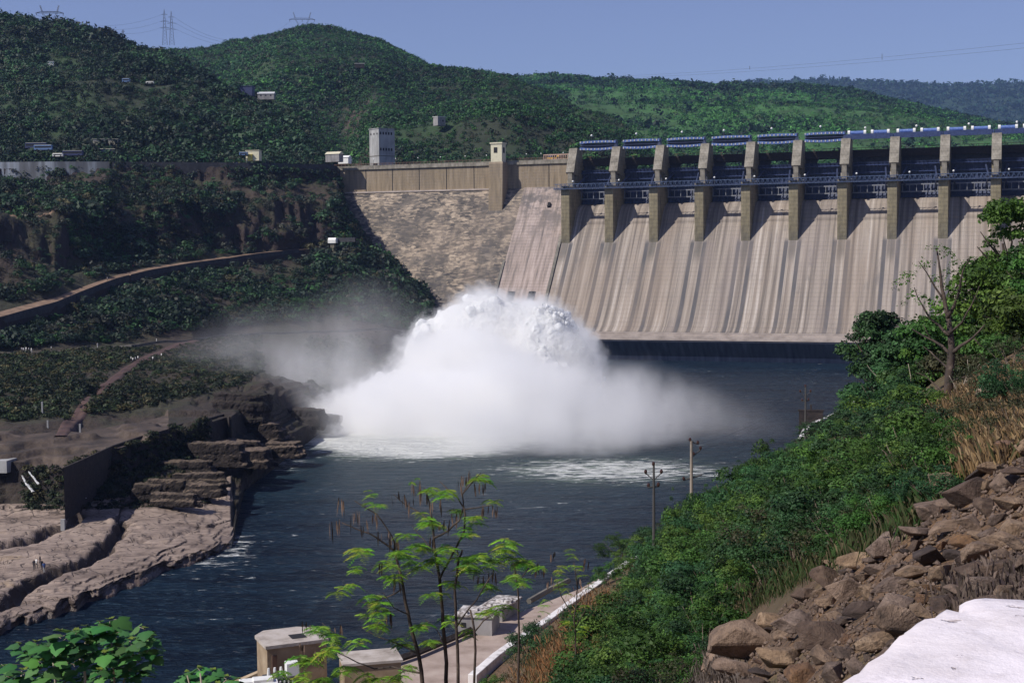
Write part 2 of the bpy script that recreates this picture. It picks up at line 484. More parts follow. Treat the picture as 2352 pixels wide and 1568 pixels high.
M['rust'] = mat_paint('rusty_steel', (0.16, 0.09, 0.06), 0.8, 0.2)
M['pole'] = mat_paint('pole_steel', (0.07, 0.065, 0.06), 0.7, 0.2)
M['pole_conc'] = mat_paint('pole_concrete', (0.30, 0.25, 0.20), 0.85, 0.2)
M['insul'] = mat_paint('brown_insulator', (0.06, 0.03, 0.025), 0.25, 0.1)
M['wire'] = mat_paint('wire_metal', (0.10, 0.10, 0.12), 0.5, 0.1)
M['pylon'] = mat_paint('pylon_steel', (0.13, 0.15, 0.20), 0.5, 0.1)
M['dirt_road'] = mat_var('brown_dirt', [(0.3, (0.13, 0.085, 0.055)), (0.55, (0.23, 0.15, 0.10)), (0.75, (0.30, 0.205, 0.14))], 0.25, 'World', bump=0.4, bdist=0.3)
M['red_dirt'] = mat_var('red_dirt', [(0.3, (0.05, 0.028, 0.023)), (0.55, (0.085, 0.046, 0.038)), (0.75, (0.12, 0.07, 0.055))], 0.3, 'World', bump=0.4, bdist=0.3)
M['grey_road'] = mat_var('grey_road', [(0.3, (0.075, 0.07, 0.06)), (0.6, (0.13, 0.115, 0.095))], 0.4, 'World', bump=0.2)

def m_rock_river():
    m = Mat('layered_river_rock')
    v = m.coord('World')
    a = m.noise(m.coord('World', (0.08, 0.12, 0.2)), 1.0, 9, 0.72)
    b = m.noise(m.coord('World', (0.6, 1.6, 2.5)), 1.0, 6, 0.7)
    c = m.ramp(a, [(0.36, (0.13, 0.095, 0.078)), (0.45, (0.25, 0.19, 0.155)), (0.55, (0.33, 0.255, 0.21)), (0.66, (0.30, 0.22, 0.15))])
    c = m.mix(m.math('MULTIPLY', m.step(b, 0.5, 0.68), 0.6), c, (0.15, 0.11, 0.09))
    cr = m.n('TexVoronoi', {'Vector': m.n('Mapping', {'Vector': m.n('VectorMath', {0: v, 1: m.n('Vector' + 'Math', {0: m.n('TexNoise', {'Vector': v, 'Scale': 0.12, 'Detail': 3}).outputs['Color'], 3: 9.0}, operation='SCALE').outputs[0]}, operation='ADD').outputs[0], 'Scale': (0.16, 0.5, 0.5), 'Rotation': (0, 0, 0.35)}).outputs[0], 'Scale': 1.0}, feature='DISTANCE_TO_EDGE').outputs['Distance']
    crk = m.math('SUBTRACT', 1.0, m.step(cr, 0.0, 0.04))
    c = m.mix(m.math('MULTIPLY', crk, 0.85), c, (0.05, 0.036, 0.03))
    z = m.n('SeparateXYZ', {0: v}).outputs[2]
    wet = m.math('SUBTRACT', 1.0, m.step(z, 0.2, 1.6))
    c = m.mix(m.math('MULTIPLY', wet, 0.8), c, (0.06, 0.042, 0.036))
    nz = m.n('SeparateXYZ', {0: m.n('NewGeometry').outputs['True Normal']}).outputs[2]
    c = m.mix(m.math('SUBTRACT', 1.0, m.step(nz, 0.6, 0.88)), c, (0.055, 0.038, 0.03))  # steep faces painted dark, the risers' shade put into the rock colour
    h = m.math('SUBTRACT', m.math('ADD', a, m.math('MULTIPLY', b, 0.6)), m.math('MULTIPLY', crk, 0.5))
    m.surf(c, m.math('SUBTRACT', 0.9, m.math('MULTIPLY', wet, 0.5)), m.bump(h, 0.8, 0.35))
    return m.m
M['river_rock'] = m_rock_river()

def m_hill(name, soil, grass, rock, gs=0.03):
    m = Mat(name)
    a = m.noise(m.coord('World'), gs, 6, 0.65)
    b = m.noise(m.coord('World'), gs * 9, 5, 0.65)
    c = m.mix(m.step(a, 0.42, 0.58), soil, grass)
    c = m.mix(m.math('MULTIPLY', m.step(b, 0.45, 0.7), 0.7), c, tuple(x * 0.45 for x in soil))
    nz = m.n('SeparateXYZ', {0: m.n('NewGeometry').outputs['Normal']}).outputs[2]
    st = m.math('SUBTRACT', 1.0, m.step(m.math('ADD', nz, m.math('MULTIPLY', m.math('SUBTRACT', b, 0.5), 0.3)), 0.5, 0.75))
    c = m.mix(st, c, rock)
    m.surf(c, 0.95, m.bump(b, 0.8, 1.5))
    return m.m
M['hill_near'] = m_hill('gorge_side_soil', (0.045, 0.031, 0.022), (0.036, 0.036, 0.016), (0.028, 0.018, 0.016), 0.035)  # soil lowered along with the scrub to stand in for hillside shade
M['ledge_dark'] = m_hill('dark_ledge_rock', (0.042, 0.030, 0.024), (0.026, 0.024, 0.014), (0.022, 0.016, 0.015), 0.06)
M['ledge_rock'] = m_hill('layered_ledge_rock', (0.17, 0.125, 0.095), (0.11, 0.082, 0.058), (0.024, 0.017, 0.015), 0.12)
M['hill_far'] = m_hill('wooded_hill_soil', (0.022, 0.03, 0.015), (0.026, 0.055, 0.018), (0.06, 0.045, 0.034), 0.012)
M['hill_light'] = m_hill('light_green_hill', (0.035, 0.085, 0.022), (0.045, 0.14, 0.028), (0.03, 0.06, 0.02), 0.006)
M['hill_blue'] = m_hill('distant_wooded_ridge', (0.012, 0.035, 0.02), (0.016, 0.05, 0.02), (0.02, 0.035, 0.02), 0.003)
M['bank_right'] = m_hill('right_bank_soil', (0.17, 0.10, 0.055), (0.13, 0.10, 0.045), (0.12, 0.08, 0.055), 0.12)

def m_rubble(name, tone):
    m = Mat(name)
    o = m.coord('Object')
    oi = m.n('ObjectInfo').outputs['Random']
    vec = m.n('VectorMath', {0: o, 1: m.n('CombineXYZ', {0: m.math('MULTIPLY', oi, 40.0), 1: oi, 2: oi}).outputs[0]}, operation='ADD').outputs[0]
    a = m.noise(vec, 1.3, 7, 0.7, 0.5)
    b = m.noise(vec, 9.0, 5, 0.7)
    if tone == 'tan':
        st = [(0.32, (0.065, 0.046, 0.036)), (0.46, (0.165, 0.115, 0.085)), (0.58, (0.25, 0.178, 0.132)), (0.72, (0.36, 0.27, 0.21))]
    elif tone == 'rust':
        st = [(0.3, (0.075, 0.045, 0.035)), (0.48, (0.15, 0.09, 0.06)), (0.62, (0.22, 0.13, 0.08)), (0.78, (0.25, 0.17, 0.125))]
    else:
        st = [(0.3, (0.032, 0.022, 0.019)), (0.5, (0.075, 0.050, 0.040)), (0.65, (0.13, 0.092, 0.073)), (0.8, (0.21, 0.145, 0.10))]
    c = m.ramp(a, st)
    c = m.mix(m.math('MULTIPLY', m.step(b, 0.52, 0.66), 0.6), c, (0.05, 0.038, 0.032))
    c = m.n('HueSaturation', {'Hue': m.math('ADD', 0.49, m.math('MULTIPLY', oi, 0.02)), 'Saturation': m.math('ADD', 0.9, m.math('MULTIPLY', oi, 0.35)), 'Value': m.math('ADD', 0.7, m.math('MULTIPLY', oi, 0.55)), 'Color': c}).outputs[0]
    m.surf(c, 0.9, m.bump(m.math('ADD', a, m.math('MULTIPLY', b, 0.35)), 0.9, 0.12))
    return m.m
for t in ('tan', 'rust', 'dark'): M['rock_' + t] = m_rubble('rubble_rock_' + t, t)

def m_river():
    m = Mat('river_water')
    v = m.coord('World')
    sp = m.n('SeparateXYZ', {0: v})
    X, Y = sp.outputs[0], sp.outputs[1]
    # distance from where the falling jet lands
    def near(cx, cy, rx, ry, lo, hi):
        dx = m.math('DIVIDE', m.math('SUBTRACT', X, cx), rx); dy = m.math('DIVIDE', m.math('SUBTRACT', Y, cy), ry)
        d = m.math('SQRT', m.math('ADD', m.math('MULTIPLY', dx, dx), m.math('MULTIPLY', dy, dy)))
        return m.math('SUBTRACT', 1.0, m.step(d, lo, hi))
    churn = m.math('MAXIMUM', near(-24, 385, 36, 52, 0.7, 1.15), near(22, 320, 36, 26, 0.2, 1.1))
    core = near(-24, 400, 36, 58, 0.82, 1.06)
    shallow = m.math('MAXIMUM', near(-50, 235, 12, 18, 0.2, 1.1), near(-55, 335, 10, 25, 0.2, 1.0))
    w1 = m.noise(m.coord('World', (0.11, 0.30, 0.2)), 1.0, 6, 0.62, 0.4)
    w2 = m.noise(m.coord('World', (0.5, 1.3, 1)), 1.0, 5, 0.65, 0.3)
    w3 = m.noise(m.coord('World', (0.03, 0.09, 0.1)), 1.0, 4, 0.6, 0.8)
    f1 = m.noise(m.coord('World', (0.2, 0.75, 1)), 1.0, 8, 0.72, 0.8)
    thr = m.math('SUBTRACT', 0.642, m.math('ADD', m.math('MULTIPLY', churn, 0.20), m.math('MULTIPLY', shallow, 0.12)))
    thr = m.math('SUBTRACT', thr, m.math('MULTIPLY', m.step(w3, 0.5, 0.8), 0.07))
    foam = m.n('MapRange', {0: f1, 1: thr, 2: m.math('ADD', thr, 0.07), 3: 0.0, 4: 1.0}).outputs[0]
    foam = m.math('MAXIMUM', foam, m.math('MULTIPLY', core, m.step(w1, 0.2, 0.42)))
    green = m.math('MULTIPLY', churn, m.step(w1, 0.4, 0.65))
    c = m.mix(m.step(w3, 0.35, 0.65), (0.004, 0.010, 0.024), (0.010, 0.025, 0.048))
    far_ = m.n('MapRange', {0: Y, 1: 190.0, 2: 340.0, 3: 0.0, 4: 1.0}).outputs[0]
    c = m.mix(m.math('MULTIPLY', m.step(w2, 0.48, 0.66), m.math('ADD', .45, m.math('MULTIPLY', far_, .5))), c, (0.055, 0.095, 0.13))  # lighter crests: wave highlights painted into the water colour
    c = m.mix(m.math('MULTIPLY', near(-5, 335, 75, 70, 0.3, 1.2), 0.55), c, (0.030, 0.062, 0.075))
    c = m.mix(m.math('MULTIPLY', green, 0.75), c, (0.20, 0.27, 0.20))
    c = m.mix(foam, c, (0.78, 0.80, 0.78))
    h = m.math('ADD', m.math('MULTIPLY', w1, 1.6), m.math('MULTIPLY', w2, 0.45))
    rgh = m.math('ADD', 0.3, m.math('MULTIPLY', foam, 0.6))
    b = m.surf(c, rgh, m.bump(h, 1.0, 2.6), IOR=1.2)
    b.inputs['Specular IOR Level'].default_value = 0.12
    return m.m
M['river'] = m_river()

def m_jet():
    m = Mat('white_water')
    v = m.coord('World')
    a = m.noise(m.coord('World', (0.5, 0.5, 0.28)), 1.0, 7, 0.7, 0.4)
    c = m.mix(m.step(a, 0.3, 0.6), (0.90, 0.92, 0.94), (0.97, 0.975, 0.98))
    b = m.n('BsdfPrincipled', {'Base Color': c, 'Roughness': 0.95, 'Specular IOR Level': 0.1, 'Normal': m.bump(a, .6, .8)})
    t = m.n('BsdfTranslucent', {'Color': (0.95, 0.96, 0.98, 1)})
    x = m.n('MixShader', {0: 0.45, 1: b.outputs[0], 2: t.outputs[0]})
    m.outsurf(x.outputs[0])
    return m.m
M['jet'] = m_jet()

def m_white_stone():
    m = Mat('whitewashed_stone')
    o = m.coord('Object')
    a = m.noise(o, 3.0, 7, 0.7)
    b = m.noise(o, 14.0, 4, 0.7)
    pit = m.math('MAXIMUM', m.step(m.noise(o, 7.5, 4, 0.6), 0.655, 0.70), m.step(m.noise(o, 24.0, 3, 0.6), 0.70, 0.76))
    c = m.mix(m.step(a, 0.4, 0.7), (0.82, 0.76, 0.80), (0.68, 0.62, 0.65))
    c = m.mix(m.math('MULTIPLY', pit, 0.75), c, (0.26, 0.19, 0.17))
    c = m.mix(m.math('MULTIPLY', m.step(b, 0.5, 0.7), 0.3), c, (0.46, 0.40, 0.40))
    c = m.mix(m.math('MULTIPLY', m.step(m.noise(o, 1.3, 5, 0.6), 0.52, 0.68), 0.3), c, (0.52, 0.46, 0.45))
    h = m.math('SUBTRACT', m.math('ADD', a, m.math('MULTIPLY', b, 0.3)), m.math('MULTIPLY', pit, 0.5))
    m.surf(c, 0.9, m.bump(h, 0.6, 0.025))
    return m.m
M['whitewash'] = m_white_stone()
M['chalk'] = mat_var('white_parapet_paint', [(0.3, (0.30, 0.28, 0.27)), (0.42, (0.66, 0.63, 0.63)), (0.6, (0.80, 0.77, 0.77))], 0.8, bump=0.3, bdist=0.05)
M['platform'] = mat_var('pinkish_platform_concrete', [(0.3, (0.25, 0.19, 0.155)), (0.5, (0.37, 0.29, 0.25)), (0.7, (0.45, 0.37, 0.32))], 0.35, 'World', bump=0.3)
M['ochre'] = mat_var('ochre_weathered_concrete', [(0.3, (0.17, 0.12, 0.075)), (0.5, (0.30, 0.22, 0.14)), (0.7, (0.40, 0.31, 0.21))], 0.5, bump=0.3)
M['pale_roof'] = mat_var('pale_weathered_roof', [(0.3, (0.26, 0.22, 0.19)), (0.5, (0.42, 0.37, 0.33)), (0.7, (0.52, 0.47, 0.44))], 0.8, bump=0.3)
M['grey_wall'] = mat_var('grey_weathered_wall', [(0.3, (0.15, 0.14, 0.14)), (0.5, (0.26, 0.25, 0.25)), (0.75, (0.36, 0.34, 0.34))], 1.0, stretch=(0.6, 0.6, 0.2), bump=0.3)
M['terrace_dirt'] = mat_var('terrace_dirt', [(0.35, (0.03, 0.022, 0.017)), (0.5, (0.065, 0.046, 0.034)), (0.62, (0.10, 0.073, 0.055)), (0.75, (0.20, 0.15, 0.115))], 0.16, 'World', bump=0.8, bdist=0.5, detail=8)
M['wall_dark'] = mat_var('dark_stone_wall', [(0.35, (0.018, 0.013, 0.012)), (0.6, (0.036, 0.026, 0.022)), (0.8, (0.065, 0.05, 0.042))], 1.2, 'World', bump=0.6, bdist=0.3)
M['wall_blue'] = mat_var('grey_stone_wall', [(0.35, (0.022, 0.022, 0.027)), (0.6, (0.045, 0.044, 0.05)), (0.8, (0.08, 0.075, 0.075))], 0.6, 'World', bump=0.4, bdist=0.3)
M['wall_streak'] = mat_var('streaked_retaining_wall', [(0.35, (0.06, 0.06, 0.065)), (0.52, (0.13, 0.135, 0.15)), (0.62, (0.30, 0.33, 0.38)), (0.8, (0.15, 0.14, 0.14))], 1.0, 'World', stretch=(0.12, 0.12, 0.015), bump=0.3)
M['tower_wall'] = mat_var('tower_concrete', [(0.3, (0.20, 0.20, 0.20)), (0.5, (0.33, 0.33, 0.33)), (0.7, (0.42, 0.42, 0.42))], 1.0, stretch=(0.3, 0.3, 0.12), bump=0.2)
M['leaf'] = mat_foliage('foliage', 0.25, 0.3)
M['leaf_plain'] = mat_foliage('far_foliage', 0.15, 0.0)
M['bark'] = mat_var('bark', [(0.35, (0.07, 0.05, 0.035)), (0.55, (0.16, 0.12, 0.09)), (0.7, (0.26, 0.21, 0.17))], 5.0, bump=0.5, bdist=0.02)
M['bark_dark'] = mat_var('dark_bark', [(0.35, (0.03, 0.022, 0.018)), (0.6, (0.075, 0.052, 0.04)), (0.75, (0.17, 0.13, 0.10))], 3.0, bump=0.5, bdist=0.03)
M['bark_pale'] = mat_var('pale_bare_wood', [(0.35, (0.20, 0.16, 0.12)), (0.55, (0.40, 0.34, 0.27)), (0.75, (0.52, 0.46, 0.38))], 3.0, bump=0.3, bdist=0.02)
M['pod'] = mat_var('dry_seed_pods', [(0.35, (0.07, 0.042, 0.03)), (0.6, (0.17, 0.11, 0.08)), (0.8, (0.27, 0.20, 0.15))], 12.0, bump=0.2, bdist=0.01)
# ------------------------------------------------------------------ left bank (far side of the gorge)
LPX = [-300, 0, 130, 270, 350, 440, 520, 600, 700, 780, 800, 900, 1000, 1080]
def wl(py, px): return PZ(px, py, 0.0).y
B = [wl(1570, -300), wl(1440, 0), wl(1408, 130), wl(1352, 270), wl(1320, 350), wl(1288, 440), wl(1258, 520), wl(1092, 600), wl(1018, 700), 425, 440, 560, 610, 640]
def row(*a): return list(a)
# rows: A under water, B edge, C rock lip, D slab, E slab back, F wall foot, G wall top, H plateau back, I road, J road back, K wall foot, L brown road, M back,
#       N bench, N2 cliff top, O wall foot, P upper road, Q back, R bench road, R2, S skyline, T behind
LY = np.array([
 [b - 6 for b in B], B, [b + 1.2 for b in B],
 [165, 204, 210, 218, 226, 238, 246, 345, 392, 430, 446, 566, 616, 646],
 [236, 250, 250, 251, 252, 254, 256, 349, 397, 436, 450, 571, 621, 650],
 [248, 264, 260, 272, 286, 303, 322, 356, 402, 442, 456, 577, 624, 653],
 [249, 265, 261, 273.5, 288, 305, 324, 362, 412, 460, 470, 584, 628, 656],
 [275, 284, 290, 310, 322, 345, 362, 400, 440, 500, 510, 590, 632, 658],
 [410, 420, 430, 455, 475, 490, 530, 550, 570, 583, 585, 600, 640, 660],
 [415, 425, 435, 460, 480, 495, 535, 555, 575, 588, 590, 605, 644, 663],
 [438.5, 448.5, 488.5, 548.5, 578.5, 608.5, 633.5, 653.5, 678.5, 695.5, 698.5, 640, 652, 667],
 [440, 450, 490, 550, 580, 610, 635, 655, 680, 697, 700, 700, 670, 670],
 [451, 462, 502, 562, 591, 621, 646, 665, 687, 703, 705, 712, 690, 675],
 [505, 520, 540, 600, 620, 640, 655, 670, 690, 703.5, 708, 725, 705, 690],
 [525, 540, 560, 620, 640, 660, 672, 690, 705, 716, 722, 740, 720, 705],
 [688.4, 698.4, 698.4, 703, 707, 712, 717, 722, 737, 753, 757, 750, 740, 735],
 [690, 700, 700, 705, 710, 715, 720, 725, 740, 756, 760, 760, 750, 745],
 [704, 714, 714, 719, 724, 729, 734, 739, 754, 770, 774, 774, 764, 759],
 [850, 850, 850, 850, 850, 860, 880, 880, 860, 820, 815, 810, 800, 800],
 [857, 857, 857, 857, 857, 867, 887, 887, 866, 826, 821, 816, 806, 806],
 [1000, 1000, 1000, 1000, 990, 980, 950, 920, 890, 850, 840, 830, 820, 820],
 [1200, 1200, 1200, 1200, 1190, 1180, 1100, 1050, 1000, 950, 940, 930, 920, 920]]).T
n_ = len(LPX)
LZ = np.array([
 [-4] * n_, [0.3] * n_, [1.5, 1.5, 1.5, 1.5, 1.4, 1.3, 1.0, 4.5, 4, 3, 3, 3, 2, -4],
 [2.0, 2.1, 2.1, 2.1, 2.0, 1.8, 1.4, 6, 5.5, 4, 4, 4, 3, -4],
 [2.9, 2.9, 2.9, 2.8, 2.6, 2.2, 1.6, 7.5, 6.5, 5, 5, 5, 4, -4],
 [8, 8, 8, 7.6, 7.2, 7.2, 7.2, 9.5, 8, 7, 7, 7, 6, -4],
 [12.5, 12.5, 12.2, 12.2, 12.5, 12.6, 12.8, 13.2, 10, 8, 8, 8, 8, -4],
 [14.4, 14.4, 14, 13.2, 13.2, 14, 14.5, 15, 11, 9, 9, 10, 10, -4],
 [21.6, 21.3, 21, 20.7, 20.5, 20, 19.5, 19, 18, 17.5, 17.5, 17, 12, -4],
 [21.6, 21.3, 21, 20.7, 20.5, 20, 19.5, 19, 18, 17.5, 17.5, 17, 12, -4],
 [23.5, 24.6, 28, 35.6, 39.5, 42.2, 44.2, 46.6, 49, 52, 53, 19, 13, -4],
 [29.5, 30.6, 34, 41.1, 44, 46.4, 48.2, 50.4, 52.3, 55, 55, 42, 20, -4],
 [31.2, 32.2, 35.6, 42.4, 45.2, 47.4, 49.2, 51.0, 52.8, 56, 57, 44, 23, -4],
 [50, 50, 50, 49, 49.5, 50, 51, 53, 57, 60, 61, 46, 24, -4],
 [66, 66, 66, 68, 70, 71, 72, 72, 72, 74, 68, 46, 24, -4],
 [87, 87.5, 88, 93, 91, 88, 88, 88, 88, 89, 72, 46, 24, -4],
 [96] * 9 + [97, 74, 46, 24, -4],
 [96] * 9 + [97, 78, 50, 30, 0],
 [150, 153, 153, 153, 152, 151, 151, 147, 132, 108, 100, 90, 60, 40],
 [150.5, 153.5, 153.5, 153.5, 152.5, 151.5, 151.5, 147.5, 132.5, 108.5, 100, 90, 60, 40],
 [238, 223, 213, 203, 193, 180, 160, 147, 130, 105, 98, 88, 60, 40],
 [200, 200, 195, 185, 175, 165, 145, 130, 110, 90, 85, 80, 60, 40]], float).T
_a = (552 - 520) / 80.0
LY = np.insert(LY, 7, LY[6] * (1 - _a) + LY[7] * _a, 0); LZ = np.insert(LZ, 7, LZ[6] * (1 - _a) + LZ[7] * _a, 0); LPX.insert(7, 552)
_b = wl(1128, 552); LY[7, :6] = [_b - 6, _b, _b + 1.2, _b + 4, _b + 8, 334]; LZ[7, :6] = [-4, .3, 2.6, 4.2, 5.5, 8.2]
LPX.insert(7, 526); LY = np.insert(LY, 7, LY[6], 0); LZ = np.insert(LZ, 7, LZ[6], 0); LY[7, :5] = [wl(1250, 526) - 4, wl(1246, 526), wl(1240, 526), wl(1225, 526), wl(1205, 526)]; LZ[7, :5] = [-4, .3, 1, 1.2, .6]
LEFT = Loft(LPX, LY, LZ, 3.0, [2, 8, 70, 34, 22, 6, 26, 30, 2, 10, 5, 2, 14, 8, 24, 4, 2, 26, 2, 24, 6])
L = LEFT
E = {'rock': (0, 4), 'ledge': (4, 7), 'grass': (7, 8)}
v = L.V
amp = np.interp(v[0], [0, 1, 2, 4, 5, 6, 7, 8, 8.01, 9, 9.2, 10, 11, 12, 12.3, 13, 14, 15, 16, 17, 17.3, 18, 19, 19.3, 20, 21],
                [0, 0.12, 0.12, 0.12, 0.3, 0.6, 0.7, 0.5, 0, 0, 1.5, 1.0, 0, 0, 1.5, 4.5, 5.0, 1.5, 0, 0, 3, 2, 2, 5, 4, 4])
L.Z = L.Z + amp[None, :] * fbm(L.X / 22, L.Y / 22, 0, 5, 3)
# cliffs and gullies: push the steep bands back and forth
dy = np.interp(v[0], [0, 1, 3, 6, 8, 9, 12, 13, 14, 15, 16, 17, 18, 20, 21], [5, 5, 1, 1, 0, 0, 0, 5, 5, 4, 0, 0, 4, 0, 0])
wob = fbm(L.PX / 60 * np.clip(L.Y / 400, 0.6, 2), L.Z / 14, 0, 4, 9)
wob = np.where(v < 3.5, .45 * fbm(L.PX / 26, L.Z / 1.2, 0, 5, 19), wob)
keep = np.interp(L.PX[:, 0], [700, 780], [1, 0.15])[:, None]
L.Y = L.Y + dy[None, :] * wob * keep
# sedimentary ledges in the low rocks
st = (v > 1.0) & (v < 7.4)
h = 0.85 + 0.5 * _hash(np.floor(L.PX / 4000), np.floor(v * 0), np.floor(v * 0), 3)
zz = L.Z + 1.5 * fbm((L.X + L.Y * .3) / 17, (L.Y - L.X * .3) / 24, 0, 4, 21)
q = np.floor(zz / 1.15) * 1.15 + 1.15 * np.clip(((zz / 1.15) % 1 - 0.72) / 0.28, 0, 1)
w = np.where((v < 4.2) & (L.PX < 530), 0.1, 0.95) * st
L.Z = L.Z * (1 - w) + q * w
bed = (v > 1.6) & (v < 4.5) & (L.PX < 526)
zb = L.Z + .34 * fbm((L.X + .5 * L.Y) / 9, (L.Y - .5 * L.X) / 16, 0, 5, 44)
qb = np.floor(zb / .30) * .30 + .30 * np.clip(((zb / .30) % 1 - .8) / .2, 0, 1)
L.Z = np.where(bed, L.Z * .1 + qb * .9, L.Z)
# the long dark clefts through the pale slab
def cleft(pts, rise, dp):
    q = [PZ(a, c, 2.2) for a, c in pts]
    best = np.full(L.X.shape, 1e9); sgn = np.zeros(L.X.shape)
    nz = 1.1 * fbm(L.X / 5, L.Y / 5, 0, 4, 5)
    for a, b in zip(q[:-1], q[1:]):
        d = np.array([b.x - a.x, b.y - a.y]); ln = np.hypot(*d); d = d / ln
        tx = np.clip((L.X - a.x) * d[0] + (L.Y - a.y) * d[1], 0, ln)
        ex, ey = L.X - a.x - d[0] * tx, L.Y - a.y - d[1] * tx
        ds = np.hypot(ex, ey); sd = np.sign(-ex * d[1] + ey * d[0])
        m = ds < best; best = np.where(m, ds, best); sgn = np.where(m, sd, sgn)
    off = sgn * best + nz
    m = (v < 4.4) & (v > 1.2)
    up = 1 / (1 + np.exp(-np.clip(off / 0.35, -30, 30))) * np.exp(-np.clip(off, 0, 99) / 22)
    near_ = np.exp(-((off + .6) / .95) ** 2) * (best < 6)
    return (rise * up * (best < 45) - dp * near_) * m
L.Z = L.Z + cleft([(-260, 1455), (0, 1373), (89, 1333), (178, 1293), (232, 1262), (262, 1232), (272, 1205)], .8, 1.9) + cleft([(-260, 1310), (0, 1266), (58, 1248), (89, 1235), (143, 1221), (180, 1200)], .6, 1.5) \
    + cleft([(300, 1245), (380, 1232), (470, 1205)], .3, .35)
L.X = (L.PX - CX) / F * L.Y
L.pos = np.stack([L.X, L.Y, L.Z], -1)
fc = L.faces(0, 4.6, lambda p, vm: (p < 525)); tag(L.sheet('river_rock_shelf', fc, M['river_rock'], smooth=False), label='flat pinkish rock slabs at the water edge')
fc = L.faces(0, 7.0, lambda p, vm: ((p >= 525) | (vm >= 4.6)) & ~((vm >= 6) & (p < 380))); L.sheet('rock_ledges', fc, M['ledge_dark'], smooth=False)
fc = L.faces(6.0, 7.0, lambda p, vm: (p < 380)); L.sheet('dirt_terrace', fc, M['terrace_dirt'])
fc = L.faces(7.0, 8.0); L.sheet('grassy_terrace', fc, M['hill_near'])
fc = L.faces(8.0, 9.0); L.sheet('lower_road', fc, M['grey_road'])
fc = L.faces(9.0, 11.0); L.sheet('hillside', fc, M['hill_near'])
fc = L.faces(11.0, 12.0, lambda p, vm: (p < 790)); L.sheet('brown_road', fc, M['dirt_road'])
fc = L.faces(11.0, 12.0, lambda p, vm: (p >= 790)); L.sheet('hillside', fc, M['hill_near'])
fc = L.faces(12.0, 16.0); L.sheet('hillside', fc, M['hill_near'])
fc = L.faces(16.0, 17.0, lambda p, vm: (p < 790)); L.sheet('upper_road', fc, M['grey_road'])
fc = L.faces(16.0, 17.0, lambda p, vm: (p >= 790)); L.sheet('hillside', fc, M['hill_near'])
fc = L.faces(17.0, 21.0); L.sheet('wooded_hillside', fc, M['hill_far'])

def ribbon(name, pts, width, mat, lift=0.35, n=90, hfun=None):
    """a track laid over the terrain: pts are (px, py, Y) on the ground"""
    hf = hfun or LEFT.height
    w = [np.array([(p[0] - CX) / F * p[2], p[2]]) for p in pts]
    seg = [0]
    for a, b in zip(w[:-1], w[1:]): seg.append(seg[-1] + np.linalg.norm(b - a))
    ss = np.linspace(0, seg[-1], n)
    X = np.interp(ss, seg, [p[0] for p in w]); Y = np.interp(ss, seg, [p[1] for p in w])
    for _ in range(6):
        X[1:-1] = (X[:-2] + X[1:-1] * 2 + X[2:]) / 4; Y[1:-1] = (Y[:-2] + Y[1:-1] * 2 + Y[2:]) / 4
    dx, dy_ = np.gradient(X), np.gradient(Y); l = np.hypot(dx, dy_); nx, ny = -dy_ / l, dx / l
    k = 7; vs = []
    for i in range(n):
        for j in range(k):
            o = (j / (k - 1) - 0.5) * width * (1 + 0.12 * math.sin(i * 0.7))
            x, y = X[i] + nx[i] * o, Y[i] + ny[i] * o
            vs.append((x, y, hf(x, y) + lift - (0.5 if j in (0, k - 1) else 0)))
    ii, jj = np.meshgrid(np.arange(n - 1), np.arange(k - 1), indexing='ij'); ii, jj = ii.ravel(), jj.ravel()
    f = np.stack([ii * k + jj, (ii + 1) * k + jj, (ii + 1) * k + jj + 1, ii * k + jj + 1], 1)
    return tag(mesh_np(name, vs, f, mat, smooth=True), kind='structure')
ribbon('red_dirt_track', [(450, 0, 492), (390, 0, 470), (335, 0, 432), (280, 0, 395), (225, 0, 352), (180, 0, 318), (148, 0, 298), (130, 0, 282)], 3.2, M['red_dirt'], .3)
ribbon('footpath', [(-20, 0, 556), (60, 0, 560), (120, 0, 566), (170, 0, 572)], 1.6, M['dirt_road'], 0.3, 40)

# ------------------------------------------------------------------ hills behind
H2 = Loft(smooth_px=45, px=[250, 420, 560, 640, 700, 760, 800, 880, 960, 1030, 1100, 1180, 1250, 1350, 1430, 1480, 1540],
  Y=[[1000, 1150, 1400, 1600, 1800]] * 3 + [[950, 1100, 1300, 1600, 1800]] * 4 + [[800, 900, 1200, 1600, 1800]] * 2 + [[800, 900, 1150, 1550, 1750], [800, 890, 1100, 1450, 1700], [800, 880, 1050, 1380, 1600],
   [800, 880, 1020, 1300, 1500], [800, 870, 980, 1150, 1400], [800, 860, 930, 1050, 1250], [800, 850, 900, 1000, 1150], [800, 840, 880, 950, 1050]],
  Z=[[150, 165, 215, 282, 220], [150, 165, 225, 287, 230], [140, 160, 230, 288, 240], [130, 150, 225, 295, 250], [120, 145, 225, 302, 255], [110, 140, 225, 303, 260], [100, 135, 222, 302, 260],
   [97, 120, 200, 292, 250], [97, 118, 185, 275, 235], [97, 122, 178, 254, 220], [97, 125, 170, 234, 205], [97, 122, 160, 219, 190], [97, 118, 150, 196, 175], [96, 116, 138, 166, 150], [94, 110, 126, 143, 130], [92, 100, 112, 128, 110], [85, 88, 90, 92, 80]],
  step=5.0, sub=[14, 30, 34, 8])
v = H2.V
H2.Z = H2.Z + np.interp(v, [0, 0.5, 1, 3, 4], [0.5, 5, 8, 5, 5]) * fbm(H2.X / 75, H2.Y / 75, 0, 5, 31) + 3 * np.exp(-((H2.PX - 1180) / 70) ** 2) * (np.abs(v - 1) < 0.8)
H2.Z = H2.Z - 4.0 * (H2.V > 1.5)
H2.pos = np.stack([H2.X, H2.Y, H2.Z], -1)
H2.sheet('wooded_hill', H2.faces(), M['hill_far'])
